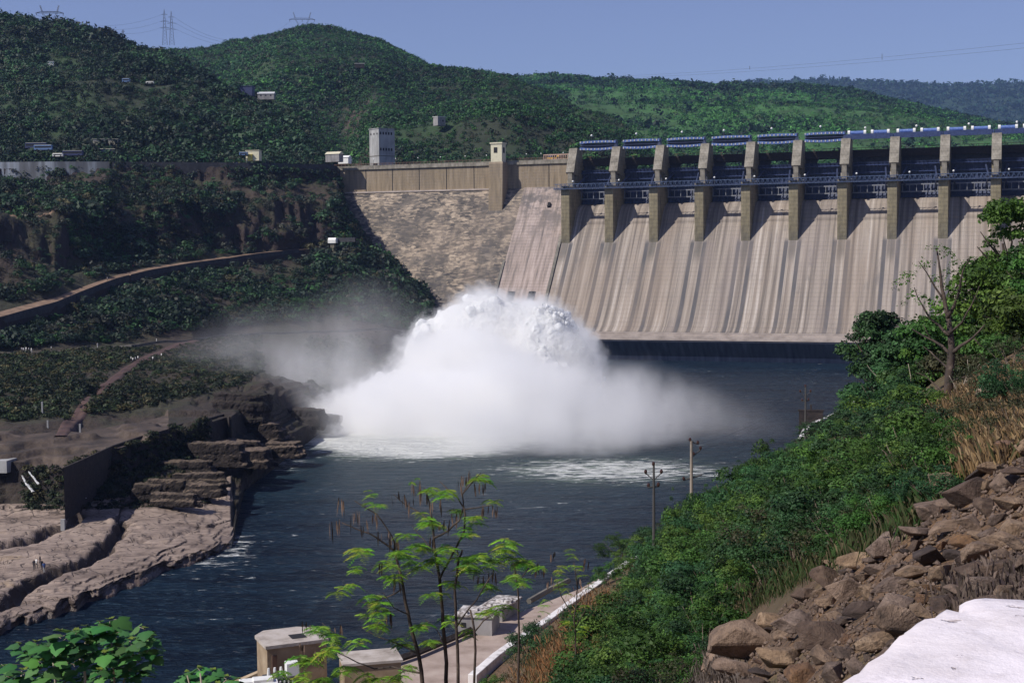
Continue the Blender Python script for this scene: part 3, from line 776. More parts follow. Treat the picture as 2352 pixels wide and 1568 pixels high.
H3 = Loft(smooth_px=60, px=[960, 1050, 1150, 1250, 1400, 1550, 1700, 1850, 1950, 2050, 2150, 2250, 2352, 2700],
  Y=[[1000, 1250, 1800, 2500, 2900]] * 14,
  Z=[[80, 130, 240, 350, 300], [80, 130, 245, 357, 300], [80, 130, 245, 362, 300], [80, 130, 245, 363, 300], [80, 130, 240, 355, 300], [80, 130, 238, 350, 300], [80, 130, 235, 347, 300], [80, 128, 230, 345, 300],
   [80, 126, 225, 335, 300], [80, 124, 215, 316, 280], [80, 120, 205, 300, 260], [80, 118, 195, 286, 250], [80, 116, 185, 270, 230], [80, 105, 160, 225, 190]],
  step=8.0, sub=[12, 26, 30, 8])
v = H3.V
H3.Z = H3.Z + np.interp(v, [0, 1, 2, 3, 4], [1, 8, 14, 4, 5]) * fbm(H3.X / 210, H3.Y / 260, 0, 5, 41)
H3.Z = H3.Z - 7.0 * (H3.V > 1.5)
H3.pos = np.stack([H3.X, H3.Y, H3.Z], -1)
H3.sheet('green_hill', H3.faces(), M['hill_light'])
H4 = Loft(px=[1700, 1900, 2000, 2100, 2200, 2300, 2400, 2750], Y=[[3300, 5000, 7000, 8000]] * 8,
  Z=[[150, 420, 870, 800], [150, 430, 885, 800], [150, 430, 872, 800], [150, 430, 858, 800], [150, 420, 850, 800], [150, 425, 858, 800], [150, 420, 860, 800], [150, 400, 830, 780]], step=9.0, sub=[10, 30, 6])
H4.Z = H4.Z + np.interp(H4.V, [0, 1, 2, 3], [5, 30, 12, 10]) * fbm(H4.X / 700, H4.Y / 900, 0, 5, 51)
H4.pos = np.stack([H4.X, H4.Y, H4.Z], -1)
H4.sheet('distant_ridge', H4.faces(), M['hill_blue'])

# ------------------------------------------------------------------ right bank (the viewer's side)
RPX = [960, 1100, 1200, 1300, 1400, 1500, 1600, 1700, 1800, 1900, 2000, 2100, 2200, 2352, 2800]
YW = [118, 126, 138, 152, 168, 183, 203, 228, 262, 315, 374, 420, 450, 480, 520]
RY = np.array([
 [y + 22 for y in YW], [y + 20 for y in YW], [y + 0.5 for y in YW],
 [100, 105, 112, 120, 130, 140, 150, 160, 180, 210, 240, 270, 280, 290, 300],
 [60, 60, 65, 70, 75, 80, 85, 90, 95, 100, 105, 100, 90, 85, 80],
 [30, 30, 30, 31, 32, 35, 38, 40, 45, 48, 50, 50, 48, 45, 42],
 [18, 18, 18, 18, 18, 19, 20, 20, 20, 20, 21, 22, 22, 22, 20],
 [8] * 15, [1.4] * 15, [-6] * 15])[::-1].T
RZ = np.array([
 [-4] * 15, [3] * 15, [11.2] * 15,
 [14, 14, 15, 16, 17, 18, 19, 20.5, 21.5, 21.5, 20, 24, 30, 34, 36],
 [26, 26, 27, 28.5, 29.5, 30, 31, 32, 34, 36, 38, 40.5, 42.5, 44.5, 47],
 [38, 38, 38.5, 39, 39.5, 39.2, 38.7, 39.5, 39.8, 40.5, 42, 43.2, 44.4, 46, 48],
 [42, 42, 42, 42.2, 42.5, 42.8, 43, 44, 44.5, 45, 45.4, 45.8, 46.2, 47, 48.2],
 [46.3] * 6 + [46.5, 46.8, 47, 47.3, 47.5, 47.6, 47.6, 47.8, 48.3], [48.2] * 15, [48.2] * 15])[::-1].T
RIGHT = Loft(RPX, RY, RZ, 8.0, [3, 8, 12, 18, 22, 22, 22, 10, 4])
L = RIGHT
v = L.V
am = np.interp(v, [0, 1, 2, 3, 4, 5, 6, 7, 8, 9], [0, 0, 0.15, 0.35, 0.6, 1.0, 1.2, 0, 0.3, 0])
L.Z = L.Z + am * fbm(L.X / np.maximum(3, L.Y / 6), L.Y / np.maximum(3, L.Y / 6), 0, 4, 61)
L.X = (L.PX - CX) / F * L.Y
L.pos = np.stack([L.X, L.Y, L.Z], -1)
L.sheet('right_bank_slope', L.faces(1.0, 7.0), M['bank_right'])
L.sheet('river_quay_ground', L.faces(7.0, 9.0), M['bank_right'])
# ground the viewer stands on and the rest of the near bank, out to the sides
tag(mesh_np('near_ground', [(-6, -30, 48.2), (60, -30, 48.2), (60, 1.4, 48.4), (-6, 1.4, 48.2)], np.array([[0, 1, 2, 3]]), M['bank_right']), kind='structure')
bb = MB(); bb.add([(-9, 118, 11), (-13, 60, 26), (-8, 30, 37), (-6, 18, 41.5), (-4, 8, 45.5), (-2, 1.4, 48.2), (-6, -30, 48.2),
                   (-40, 118, -3), (-45, 60, -3), (-45, 30, -3), (-45, 18, -3), (-45, 8, -3), (-45, 1.4, -3), (-45, -30, -3),
                   (-7.9, 118, 11.2), (-4.01, 60, 26), (-2.0, 30, 38), (-1.2, 18, 42), (-0.53, 8, 46.3), (-0.1, 1.4, 48.2)],
                  [[0, 7, 8, 1], [1, 8, 9, 2], [2, 9, 10, 3], [3, 10, 11, 4], [4, 11, 12, 5], [5, 12, 13, 6], [0, 1, 15, 14], [1, 2, 16, 15], [2, 3, 17, 16], [3, 4, 18, 17], [4, 5, 19, 18]])
tag(bb.build('lower_bank_slope', M['bank_right']), kind='structure')

# ------------------------------------------------------------------ water
wx = np.linspace(-420, 420, 60); wy = np.linspace(-60, 760, 60)
gx, gy = np.meshgrid(wx, wy, indexing='ij')
k = len(wy); ii, jj = np.meshgrid(np.arange(59), np.arange(59), indexing='ij'); ii, jj = ii.ravel(), jj.ravel()
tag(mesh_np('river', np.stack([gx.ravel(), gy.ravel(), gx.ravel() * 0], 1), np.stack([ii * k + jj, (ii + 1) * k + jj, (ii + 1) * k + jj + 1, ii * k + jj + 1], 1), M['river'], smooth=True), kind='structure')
res = MB(); res.add([(-150, 790, 88), (900, 420, 88), (1500, 1400, 88), (-150, 1300, 88)], [[0, 1, 2, 3]])
tag(res.build('reservoir_water', M['river']), kind='structure')
gr = MB(); gr.add([(-9000, -2000, -6), (9000, -2000, -6), (9000, 12000, -6), (-9000, 12000, -6)], [[0, 1, 2, 3]])
tag(gr.build('ground', M['hill_far']), kind='structure')
# ------------------------------------------------------------------ the dam: local x along the crest, y upstream, z up
DAM = empty('dam', (32.3, 714.5, 0), R(-20), 'long gravity dam with piers, gates and a ribbed spillway across the gorge', 'dam')
TD = Matrix.Translation((32.3, 714.5, 0)) @ Matrix.Rotation(R(-20), 4, 'Z')
def D(s, t, z): return TD @ Vector((s, -t, z))
PITCHS, NB, PW = 22.2, 12, 4.2
SEND = NB * PITCHS + PW
# spillway body with groove, chute and flip lip (t, z)
prof = [(-14, -5), (-14, 60), (-8, 68), (-5, 71.5), (-2, 73.0), (1, 73.4), (4, 73.1), (7, 72.0), (9.4, 70.3), (11.6, 68.0), (13.4, 65.6), (14.1, 64.4), (14.5, 64.4), (14.6, 63.2), (15.6, 62.2), (22, 54.2),
        (30, 44.2), (38, 34.2), (46, 24.6), (51, 19.3), (55, 15.6), (59, 13.4), (62, 12.8), (64, 13.2)]
b = MB(); b.prism([(-t, z) for t, z in prof] + [(-64, 9.0), (-57, 2.0), (-57, -5)], -1.0, SEND + 1, 0)
sp = b.build('spillway', [M['spill'], M['lip'], M['wet']], DAM)
for p in sp.data.polygons:
    c = p.center
    if p.normal.y < -0.8 and 9 < c.z < 13.5 and c.y < -63: p.material_index = 1
    if c.z < 8.5 and c.y < -50: p.material_index = 2
b = MB(); b.box((-0.9, -63.6, 12.0), (SEND + .9, -64.5, 13.3), 0); b.box((-0.9, -64.05, 9.8), (SEND + .9, -64.8, 12.0), 0)
b.build('flip_lip', M['lip'], DAM)
# concrete block left of the spillway, with the two outlets
def nprof(tt): return [(-12, -5), (-12, 83), (-1.0, 83), (-0.4, 82.6), (21, 55.4), (38, 34), (tt, 34 - (tt - 38) / .8)]
nov = nprof(58) + [(58, -5)]
b = MB(); b.prism([(-t, z) for t, z in nov], -27.0, -1.01)
b.build('outlet_block', M['slabs'], DAM)
for s0 in (-21.2, -10.6):
    b = MB(); t0 = 40.6; z0 = 34 - (t0 - 38) / .8
    b.add([(s0, -(t0 + .1), z0 + .35), (s0 + 3.4, -(t0 + .1), z0 + .35), (s0 + 3.4, -(t0 + 4.6), z0 - 5.2), (s0, -(t0 + 4.6), z0 - 5.2),
           (s0, -(t0 - 1), z0 - 2), (s0 + 3.4, -(t0 - 1), z0 - 2), (s0 + 3.4, -(t0 + 2), z0 - 7), (s0, -(t0 + 2), z0 - 7)],
          [[0, 3, 2, 1], [0, 1, 5, 4], [1, 2, 6, 5], [2, 3, 7, 6], [3, 0, 4, 7], [4, 5, 6, 7]])
    b.build('outlet_opening', M['black'], DAM)
b = MB(); b.add([(-11.8, -7.1, 75), (-10.4, -7.1, 75), (-10.4, -8.6, 73), (-11.8, -8.6, 73), (-11.8, -5, 73), (-10.4, -5, 73), (-10.4, -7, 71), (-11.8, -7, 71)], [[0, 3, 2, 1], [0, 1, 5, 4], [1, 2, 6, 5], [2, 3, 7, 6], [3, 0, 4, 7]])
b.build('inspection_hole', M['black'], DAM)
# side wall of the chute and the low joint wall beside the masonry
for s0, s1, lift in ((-1.6, -0.2, 1.3), (-28.2, -27.0, 1.1)):
    b = MB(); pts = [(20, 56.5 + lift), (38, 34 + lift), (56, 11.5 + lift), (56, 8), (38, 30), (20, 52)] if s0 > -10 else [(29, 45 + lift), (38, 34 + lift), (57.5, 9.6 + lift), (57.5, 6), (38, 30), (29, 42)]
    b.prism([(-t, z) for t, z in pts], s0, s1); b.build('joint_wall', M['pier_top'], DAM)
# masonry section to the left abutment
st_ = nprof(60) + [(60, -5)]
b = MB(); b.prism([(-t, z) for t, z in [(p[0], p[1] - (0.5 if 0 < i < 7 else 0)) for i, p in enumerate(st_)]], -150.0, -27.01)
b.build('masonry_face', M['stone'], DAM)
# crest wall panels
b = MB(); b.box((-150, 1.0, 82.4), (-1.0, 10.0, 96.0)); b.build('crest_wall', M['plain'], DAM)
for s0 in (-132.5, -117, -101.5, -86, -70.5, -55, -14):
    b = MB(); b.box((s0, 0.98, 82.6), (s0 + .35, 0.9, 95.2)); b.build('expansion_joint', M['black'], DAM)
b = MB(); b.box((-150, 0.2, 94.7), (-1, 11, 95.9)); b.box((-150, 0.5, 95.9), (-1, 0.9, 96.8)); b.build('parapet', M['pier_top'], DAM)
b = MB(); b.box((-149.9, -0.2, 82.2), (-44.2, 1.0, 83.0)); b.build('ledge', M['lip'], DAM)
b = MB()
for i in range(74): b.box((-149 + i * 2.0, 0.6, 96.8), (-148.85 + i * 2.0, 0.75, 97.9))
b.box((-149, 0.62, 97.8), (-1.5, 0.72, 97.95)); b.box((-149, 0.62, 97.3), (-1.5, 0.72, 97.38)); b.build('railing', M['rust'], DAM)
# buttress with its gauge house
b = MB(); b.prism([(1, 52), (1, 96.05), (-6.5, 96.05), (-7.0, 95.0), (-8.2, 72), (-8.2, 52)], -43.4, -36.0)
b.build('buttress', M['plain'], DAM)
gh = MB(); gh.box((-42.6, -6.2, 96.06), (-36.6, -0.4, 105.2)); gh.box((-43.0, -6.6, 105.2), (-36.2, 0, 105.9)); ghh = gh.build('gauge_house', M['cream'], DAM)
w = MB(); w.box((-41.0, -6.26, 100.6), (-39.0, -6.1, 103.4)); w.build('window', M['black'], ghh)
w = MB(); w.box((-36.62, -4.6, 100.6), (-36.5, -2.2, 103.4)); w.build('window', M['black'], ghh)
# piers
def pier_poly():
    b = MB()
    b.prism([(9, 40), (9, 94.6), (0.8, 94.6), (0.8, 101.4), (-8, 101.4), (-14.2, 89.2), (-13.0, 88.4), (-7, 87.6), (-7, 81.8), (-22, 81.8), (-22, 50), (-18, 40)], 0, PW, 0)
    for k in range(14):
        z = 56 + k * 1.85; b.box((-0.06, -22.06, z), (PW + .06, -12, z + 0.16), 0)
    return b
p0 = None
for i in range(NB + 1):
    if p0 is None:
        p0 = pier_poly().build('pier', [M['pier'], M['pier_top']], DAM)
        for p in p0.data.polygons:
            if p.center.z > 87.5: p.material_index = 1
        q = MB(); q.prism([(-8.0, 81.8), (-12.4, 81.8), (-13.6, 85.6), (-13.9, 88.8), (-8.0, 88.0)], 0.9, 3.1); q.box((0.3, -10.2, 83.6), (3.9, -12.6, 85.2))
        p1 = q.build('anchorage_bracket', M['pier_top'], p0)
    else:
        c = copy_tree(p0, DAM); c.location.x = i * PITCHS
# radial gates
def gate():
    g = link(bpy.data.objects.new('radial_gate', None), DAM)
    W = PITCHS - PW
    tc, zc, rad = 14.5, 82.5, 16.0
    ang = [math.asin(max(-1, min(1, (z - zc) / rad))) for z in np.linspace(73.6, 90.6, 13)]
    arc = [(tc - rad * math.cos(a), zc + rad * math.sin(a)) for a in ang]
    b = MB()
    out = arc + [(t + 0.5, z) for t, z in arc][::-1]
    b.prism([(-t, z) for t, z in out], PW + 0.15, PITCHS - 0.15); b.build('skin_plate', M['dark_steel'], g)
    b = MB()
    for k in range(10):
        x = PW + 0.5 + k * (W - 1.0) / 9
        rb = [(t + .5, z) for t, z in arc] + [(t + 1.3, z) for t, z in arc][::-1]
        b.prism([(-t, z) for t, z in rb], x - .1, x + .1)
    b.build('rib', M['dark_steel'], g)
    for z in (82.0, 85.8, 89.2):
        a = math.asin((z - zc) / rad); t = tc - rad * math.cos(a)
        b = MB(); b.box((PW + .2, -(t + .9), z - .3), (PITCHS - .2, -(t + 2.2), z + .1)); b.build('girder', M['navy_steel'], g)
    b = MB()
    for z in (76.2, 79.6):
        a = math.asin((z - zc) / rad); t = tc - rad * math.cos(a)
        b.box((PW + .2, -(t + 2.6), z - .28), (PITCHS - .2, -(t + 3.3), z + .28))
    for k in range(6):
        x = PW + 1.2 + k * (W - 2.4) / 5; b.box((x - .14, -5.0, 76.3), (x + .14, -5.4, 79.5))
    b.build('lower_truss', M['truss_steel'], g)
    for x in (PW + 1.2, PITCHS - 1.2):
        b = MB()
        for z in (77.5, 83, 88):
            a = math.asin((z - zc) / rad); t = tc - rad * math.cos(a)
            b.tube([(x + (1.5 if x < 10 else -1.5), -(t + 1), z), (x, -tc + 1.5, zc)], .42, 6)
        b.build('trunnion_arm', M['dark_steel'], g)
    return g
g0 = gate()
for i in range(1, NB):
    c = copy_tree(g0, DAM); c.location.x = i * PITCHS
# road bridge behind the piers
b = MB()
for i in range(NB):
    x0, x1 = i * PITCHS + 0.0, (i + 1) * PITCHS - .05
    if i: pass
    b2 = MB(); b2.box((x0 + .02, 1.2, 94.7), (x1, 9.2, 95.6)); b2.box((x0 + PW, 1.4, 92.9), (x1 - .1, 2.2, 94.7)); b2.box((x0 + PW, 7.4, 92.9), (x1 - .1, 8.2, 94.7)); b2.box((x0 + .02, 0.9, 95.5), (x1, 1.2, 96.5))
    rb = b2.build('bridge_span', M['wall_dark'], DAM)  # dark stone material stands in for shade on the concrete bridge face
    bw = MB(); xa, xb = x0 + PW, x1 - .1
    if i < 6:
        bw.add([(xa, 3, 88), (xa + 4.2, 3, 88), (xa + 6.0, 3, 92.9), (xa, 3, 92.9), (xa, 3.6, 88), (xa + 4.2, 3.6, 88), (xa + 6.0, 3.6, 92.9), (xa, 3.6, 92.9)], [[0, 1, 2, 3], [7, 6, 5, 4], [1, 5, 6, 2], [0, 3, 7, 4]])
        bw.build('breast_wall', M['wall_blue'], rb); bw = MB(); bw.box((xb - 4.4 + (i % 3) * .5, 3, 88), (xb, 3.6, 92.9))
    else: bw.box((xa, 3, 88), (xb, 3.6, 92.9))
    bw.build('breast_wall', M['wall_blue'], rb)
    r = MB()
    for k in range(11): r.box((x0 + .1 + k * 2.0, 0.95, 96.5), (x0 + .25 + k * 2.0, 1.1, 97.4))
    r.box((x0, 0.98, 97.3), (x1, 1.1, 97.45)); r.build('railing', M['rust'], rb)
# hoist bridge segments
def hoist_left(i):
    x0, x1 = i * PITCHS + 4.9, (i + 1) * PITCHS + 1.3
    g = link(bpy.data.objects.new('hoist_bridge', None), DAM)
    n = 20
    for row_, (z, sag, mi) in enumerate(((104.0, .35, 0), (101.1, -.55, 0))):
        pts = [(x0 + (x1 - x0) * k / n, -5.5, z + sag * math.sin(math.pi * k / n)) for k in range(n + 1)]
        b = MB()
        for k in range(n):
            a, c = pts[k], pts[k + 1]
            if False and (k * 7 + i * 3 + row_ * 2) % 11 == 5 and row_ == 0: continue
            b.add([(a[0] + .06, -6.4, a[2] - .55), (c[0] - .06, -6.4, c[2] - .55), (c[0] - .06, -3.6, c[2] - .55), (a[0] + .06, -3.6, a[2] - .55),
                   (a[0] + .06, -6.4, a[2] + .55), (c[0] - .06, -6.4, c[2] + .55), (c[0] - .06, -3.6, c[2] + .55), (a[0] + .06, -3.6, a[2] + .55)],
                  [[0, 3, 2, 1], [4, 5, 6, 7], [0, 1, 5, 4], [1, 2, 6, 5], [2, 3, 7, 6], [3, 0, 4, 7]])
        for k in range(0, n, 2):
            x = x0 + (x1 - x0) * (k + .5) / n; b.box((x - .33, -6.55, z + sag * .7 - .38), (x + .33, -6.38, z + sag * .7 + .38), 1)
        b.build('box_girder', [M['blue_steel'], M['pale_steel']], g)
    b = MB(); b.box((x0, -4.1, 100.9), (x1, -3.7, 103.6)); b.box((x0, -6.2, 102.3), (x1, -3.9, 102.5)); b.build('web_plate', M['dark_steel'], g)
    b = MB(); b.box((x1 - .9, -6.4, 101.4), (x1 + .7, -2.5, 102.2)); b.box((x1 - .6, -6, 102.2), (x1 + .3, -3, 105)); b.build('bearing_block', M['dark_steel'], g)
def hoist_right(i):
    x0, x1 = i * PITCHS + 1.2, (i + 1) * PITCHS + 0.9
    g = link(bpy.data.objects.new('hoist_bridge', None), DAM)
    b = MB(); b.box((x0, -6.2, 101.4), (x1, -2.0, 103.2)); b.box((x0 + 1, -6.5, 100.9), (x1 - 1, -6.2, 103.4)); b.build('box_girder', M['navy_steel'], g)
    for q in range(2):
        xa = x0 + 1.5 + q * 10.6
        b = MB(); b.tube([(xa + 1, -4.2, 104.1), (xa + 7, -4.2, 104.1)], .85, 10); b.box((xa + .5, -5.4, 103.2), (xa + 7.5, -3, 103.5)); dr = b.build('hoist_drum', M['blue_steel'], g)
        for xx in (xa, xa + 7.3):
            b = MB(); b.tube([(xx - .2, -4.2, 104.2), (xx + .9, -4.2, 104.2)], 1.05, 10); b.box((xx - .2, -5.1, 103.2), (xx + .9, -3.3, 104.2))
            b.build('drum_housing', M['white_paint'], dr)
for i in range(NB):
    (hoist_left if i < 6 else hoist_right)(i)
# walkway truss hung on the pier fronts
wk = link(bpy.data.objects.new('service_walkway', None), DAM)
b = MB(); b.box((-3.0, -22.2, 80.6), (SEND, -24.2, 80.85)); b.build('deck', M['dark_steel'], wk)
b = MB()
for y in (-22.3, -24.1):
    for z in (80.4, 82.9): b.box((-3, y - .09, z - .09), (SEND, y + .09, z + .09))
x = -3.0
while x < SEND - 2:
    b.tube([(x, -24.1, 80.4), (x + 1.1, -24.1, 82.9)], .09, 4, cap=False); b.tube([(x + 1.1, -24.1, 82.9), (x + 2.2, -24.1, 80.4)], .09, 4, cap=False)
    b.tube([(x + .3, -22.3, 80.4), (x + 1.4, -22.3, 82.9)], .09, 4, cap=False)
    x += 2.2
b.build('lattice_truss', M['walk_steel'], wk)
for i in range(NB + 1):
    b = MB(); b.box((i * PITCHS + .4, -20, 81.8), (i * PITCHS + PW - .4, -24, 82.1)); b.build('hanger', M['dark_steel'], wk)
b = MB(); b.box((-1.2, 0.6, 96), (-0.4, 9, 101)); b.build('end_pillar', M['pier_top'], DAM)

# lamps: on the hoist bridge, on the walkway and along the crest road
def lamp(h, label, cat, group, loc, r=.33):
    root = empty('lamp_post', loc, 0, label, cat, group)
    b = MB(); b.tube([(0, 0, 0), (0, 0, h)], .09, 6); b.build('post', M['pole'], root)
    b = MB(); b.ball((0, 0, h + r * .8), r, 0, 8, 6); b.build('globe', M['white_paint'], root, smooth=True)
    return root
l0 = None
for i in range(11):
    loc = D(i * PITCHS + 10.5 + (i % 3) * 0.8, 4.2, 104.6 if i < 6 else 103.2)
    if l0 is None: l0 = lamp(2.6, 'white globe lamp standing on the blue hoist bridge along the dam top', 'lamp', 'globe lamps along the hoist bridge', loc, .55)
    else: c = copy_tree(l0); c.location = loc
l1 = None
for i in range(11):
    loc = D(i * PITCHS + 6.5 + (i % 4) * 1.1, 23.0, 80.9)
    if l1 is None: l1 = lamp(2.9, 'white globe lamp on the lattice walkway across the pier fronts', 'lamp', 'globe lamps along the walkway', loc, .48)
    else: c = copy_tree(l1); c.location = loc
l2 = None
for s0 in (-128, -115, -102, -89, -76, -62, -50, -28, -20, -8):
    loc = D(s0, -7, 96.0)
    if l2 is None: l2 = lamp(4.2, 'thin lamp post with small white head on the crest road left of the gates', 'lamp', 'lamp posts on the crest road', loc, .3)
    else: c = copy_tree(l2); c.location = loc
# red and white barrier and yellow machine on the crest road
ba = MB()
for k in range(14): ba.box((-17 + k * 1.15, 2.0, 96.8), (-16.7 + k * 1.15, 2.2, 99.2))
ba.box((-17, 1.9, 99.0), (-1.6, 2.3, 99.5)); ba.box((-17, 1.9, 96.5), (-1.6, 2.3, 97.1))
o = ba.build('guard_rail', mat_paint('pinkish_rail_paint', (0.50, 0.34, 0.27), 0.7, 0.2)); o.matrix_world = TD
tag(o, 'pinkish concrete guard rail on the crest road beside the first pier', 'railing')
def machine():
    r = empty('loader', D(-14, -6.5, 96.0), R(-20), 'small yellow loader parked behind the pinkish guard rail', 'loader')
    b = MB(); b.box((-2.2, -1, .9), (1.0, 1, 2.2)); b.box((1.0, -.8, .9), (2.2, .8, 1.7)); b.build('body', mat_paint('yellow_paint', (0.62, 0.36, 0.03), 0.5), r)
    b = MB(); b.box((-1.4, -.8, 2.2), (.2, .8, 3.7)); b.build('cab', M['dark_steel'], r)
    for x in (-1.5, 1.2):
        for y in (-1.1, 1.1):
            b = MB(); b.tube([(x, y - .2, .8), (x, y + .2, .8)], .8, 10); b.build('wheel', M['black'], r)
    b = MB(); b.tube([(1.5, 0, 1.6), (3.4, 0, 3.0)], .2); b.box((3.2, -1, 2.4), (4.0, 1, 3.2)); b.build('bucket_arm', mat_paint('yellow_arm_paint', (0.62, 0.36, 0.03), 0.5), r)
machine()
# ------------------------------------------------------------------ walls on the left bank
def wall_along(name, pts, th, mat, cap=0.0, label=None, cat='wall'):
    """pts: (x, y, zbottom, ztop) ; thickness th away from the viewer"""
    b = MB(); n = len(pts); vs = []
    for x, y, z0, z1 in pts:
        l = math.hypot(x, y); dx, dy = x / l * th, y / l * th
        vs += [(x, y, z0), (x, y, z1), (x + dx, y + dy, z1), (x + dx, y + dy, z0)]
    fs = []
    for i in range(n - 1):
        a, c = i * 4, i * 4 + 4
        for k in range(4): fs.append([a + k, c + k, c + (k + 1) % 4, a + (k + 1) % 4])
    fs += [[0, 1, 2, 3], [(n - 1) * 4 + k for k in (3, 2, 1, 0)]]
    b.add(vs, fs)
    o = b.build(name, mat)
    return tag(o, label, cat)
def lrow(px, v, dY=0.0):
    i = int(np.argmin(abs(LEFT.cols - px))); j = int(np.argmin(abs(LEFT.v - v)))
    p = LEFT.pos[i, j]; k = (p[1] + dY) / p[1]
    return p[0] * k, p[1] + dY, p[2]
def strip(px0, px1, v, below, above, dY, n=40, vary=0.0):
    r = []
    for px in np.linspace(px0, px1, n):
        x, y, z = lrow(px, v, dY); r.append((x, y, z - below, z + above + vary * math.sin(px * 0.3)))
    return r
wall_along('retaining_wall', strip(-290, 262, 16.0, 9.5, 0.9, -0.8), 0.7, M['wall_streak'], label='pale streaked retaining wall below the parked blue buses')
wall_along('retaining_wall', strip(266, 775, 16.0, 6.0, 0.9, -0.8), 0.7, M['wall_blue'], label='dark retaining wall along the upper road towards the dam')
wall_along('retaining_wall', strip(-290, 300, 11.0, 7.5, 0.35, -0.6), 0.6, M['wall_blue'], label='dark grey retaining wall holding up the brown road')
wall_along('retaining_wall', strip(303, 690, 11.0, 4.5, 0.35, -0.6), 0.6, M['wall_blue'], label='low grey retaining wall where the brown road climbs to the dam')
wall_along('stone_wall', [(PZ(px, py, 12.6).x, PZ(px, py, 12.6).y, 4.0, 13.2) for px, py in ((146, 1082), (200, 1058), (260, 1030), (325, 1008), (380, 992), (430, 975), (480, 966), (515, 956), (526, 962))], 1.2, M['wall_dark'],
           label='tall dark stone wall stepping up above the river ledges')
wall_along('stone_wall', [(PZ(px, py, 13.8).x, PZ(px, py, 13.8).y, 10.0, 14.6) for px, py in ((-60, 1002), (0, 1000), (60, 992), (95, 985))], 1.2, M['wall_dark'], label='low dark stone wall at the edge of the dirt terrace')
wall_along('parapet_wall', strip(300, 930, 8.0, 2.5, 0.7, -0.3), 0.5, M['pier_top'], label='thin pale parapet running along the lower road to the dam')

# ------------------------------------------------------------------ buildings
def box_building(name, loc, rz, w, d, h, wall, label, cat, roof='flat', roofm=None, wins=(), door=None, over=0.3):
    r = empty(name, loc, rz, label, cat)
    b = MB(); b.box((-w / 2, -d / 2, -1.5), (w / 2, d / 2, h)); wl_ = b.build('wall', wall, r)
    b = MB()
    if roof == 'flat': b.box((-w / 2 - over, -d / 2 - over, h), (w / 2 + over, d / 2 + over, h + .25))
    else:
        b.prism([(-d / 2 - over, h), (d / 2 + over, h), (0, h + d * .28)], -w / 2 - over, w / 2 + over)
    b.build('roof', roofm or wall, r)
    for (x, z, ww, hh) in wins:
        b = MB(); b.box((x - ww / 2, -d / 2 - .06, z), (x + ww / 2, -d / 2 + .05, z + hh)); b.build('window', M['black'], wl_)
    if door:
        b = MB(); b.box((door[0], -d / 2 - .08, 0), (door[0] + door[1], -d / 2 + .05, door[2])); b.build('door', M['black'], r)
    return r
# tall grey tower behind the crest
tp = P(871, 372, 792)
tw = empty('tower_building', (tp.x, tp.y, 94), R(40), 'tall grey concrete tower with dark square windows behind the dam crest', 'building')
b = MB(); b.box((0, 0, -2), (10.8, 9.4, 25.6)); twb = b.build('wall', M['tower_wall'], tw)
b = MB(); b.box((-.3, -.3, 25.6), (11.1, 9.7, 26.0)); b.build('roof', M['tower_wall'], tw)
for zz_ in (22.4, 13.5):
    for k in range(5):
        b = MB(); b.box((0.7 + k * 1.85, -.06, zz_), (1.7 + k * 1.85, .05, zz_ + 1.5)); b.build('window', M['black'], twb)
for k in range(3):
    b = MB(); b.box((-.06, 1.2 + k * 3.0, 22.4), (.05, 2.2 + k * 3.0, 23.4)); b.build('window', M['black'], twb)
b = MB(); b.box((-.08, 1.5, 1), (.05, 6, 6.5)); b.build('door', M['black'], tw)
b = MB(); b.box((-.1, -.05, 10.4), (10.9, -.12, 10.8)); b.box((-.12, -.1, 10.4), (-.02, 9.4, 10.8)); b.build('band', M['pier_top'], tw)
bl_lbl = []
def hb(px, py, Y, w, d, h, rz, wall, label, roof='flat', roofm=None, wins=(), door=None, cat='building', name='hillside_building', zfix=None):
    p = P(px, py, Y)
    return box_building(name, (p.x, p.y, p.z if zfix is None else zfix), R(rz), w, d, h, wall, label, cat, roof, roofm, wins, door)
sheet = mat_paint('bare_metal_roofing', (0.55, 0.56, 0.58), 0.5, 0.15)
bluep = mat_paint('blue_tarpaulin', (0.016, 0.025, 0.09), 0.6, 0.15)
bluep2 = mat_paint('pale_blue_paint', (0.10, 0.18, 0.36), 0.6, 0.15)
yell = mat_paint('yellow_paint_shop', (0.60, 0.50, 0.12), 0.6, 0.15)
hb(118, 158, 900, 3.0, 3, 4.2, 10, M['white_paint'], 'tiny white shrine alone in the trees below the hilltop pylon', cat='shrine', name='shrine')
hb(107, 158, 900, 2.4, 3, 2.6, 10, M['white_paint'], 'low white hut touching the tiny white shrine', cat='hut', name='hut')
hb(612, 224, 872, 10, 5, 2.0, 0, M['grey_wall'], 'long low building with bare metal roof on the spur', 'pitched', sheet, [(x, .5, .8, .8) for x in (-3, 0, 3)])
hb(566, 216, 872, 9, 5, 4.4, -8, bluep, 'dark blue shed beside the metal roofed building', 'flat', bluep)
hb(826, 153, 1250, 8.5, 5, 2.2, 5, M['wall_dark'], 'small pale flat roofed house high on the wooded hill', 'flat', M['white_paint'], [(0, 1, 1, 1)])
hb(1009, 284, 900, 6.0, 5, 4.0, 40, M['grey_wall'], 'small pale house with white roof edge behind the crest', 'flat', M['white_paint'], [(1, 1, 1.2, 1.2)])
hb(1152, 276, 930, 7, 5, 3.5, 0, mat_paint('pinkish_plaster', (0.30, 0.22, 0.19), 0.9), 'dull pink house on the knoll behind the crest', 'flat', None, [(0, 1, 1, 1)])
hb(1188, 276, 930, 14, 5, 4.0, 0, mat_paint('dark_red_plaster', (0.10, 0.06, 0.06), 0.9), 'long dark red building next to the dull pink house', 'flat', None, [(x, 1, 1.2, 1.4) for x in (-5, -2, 1, 4)])
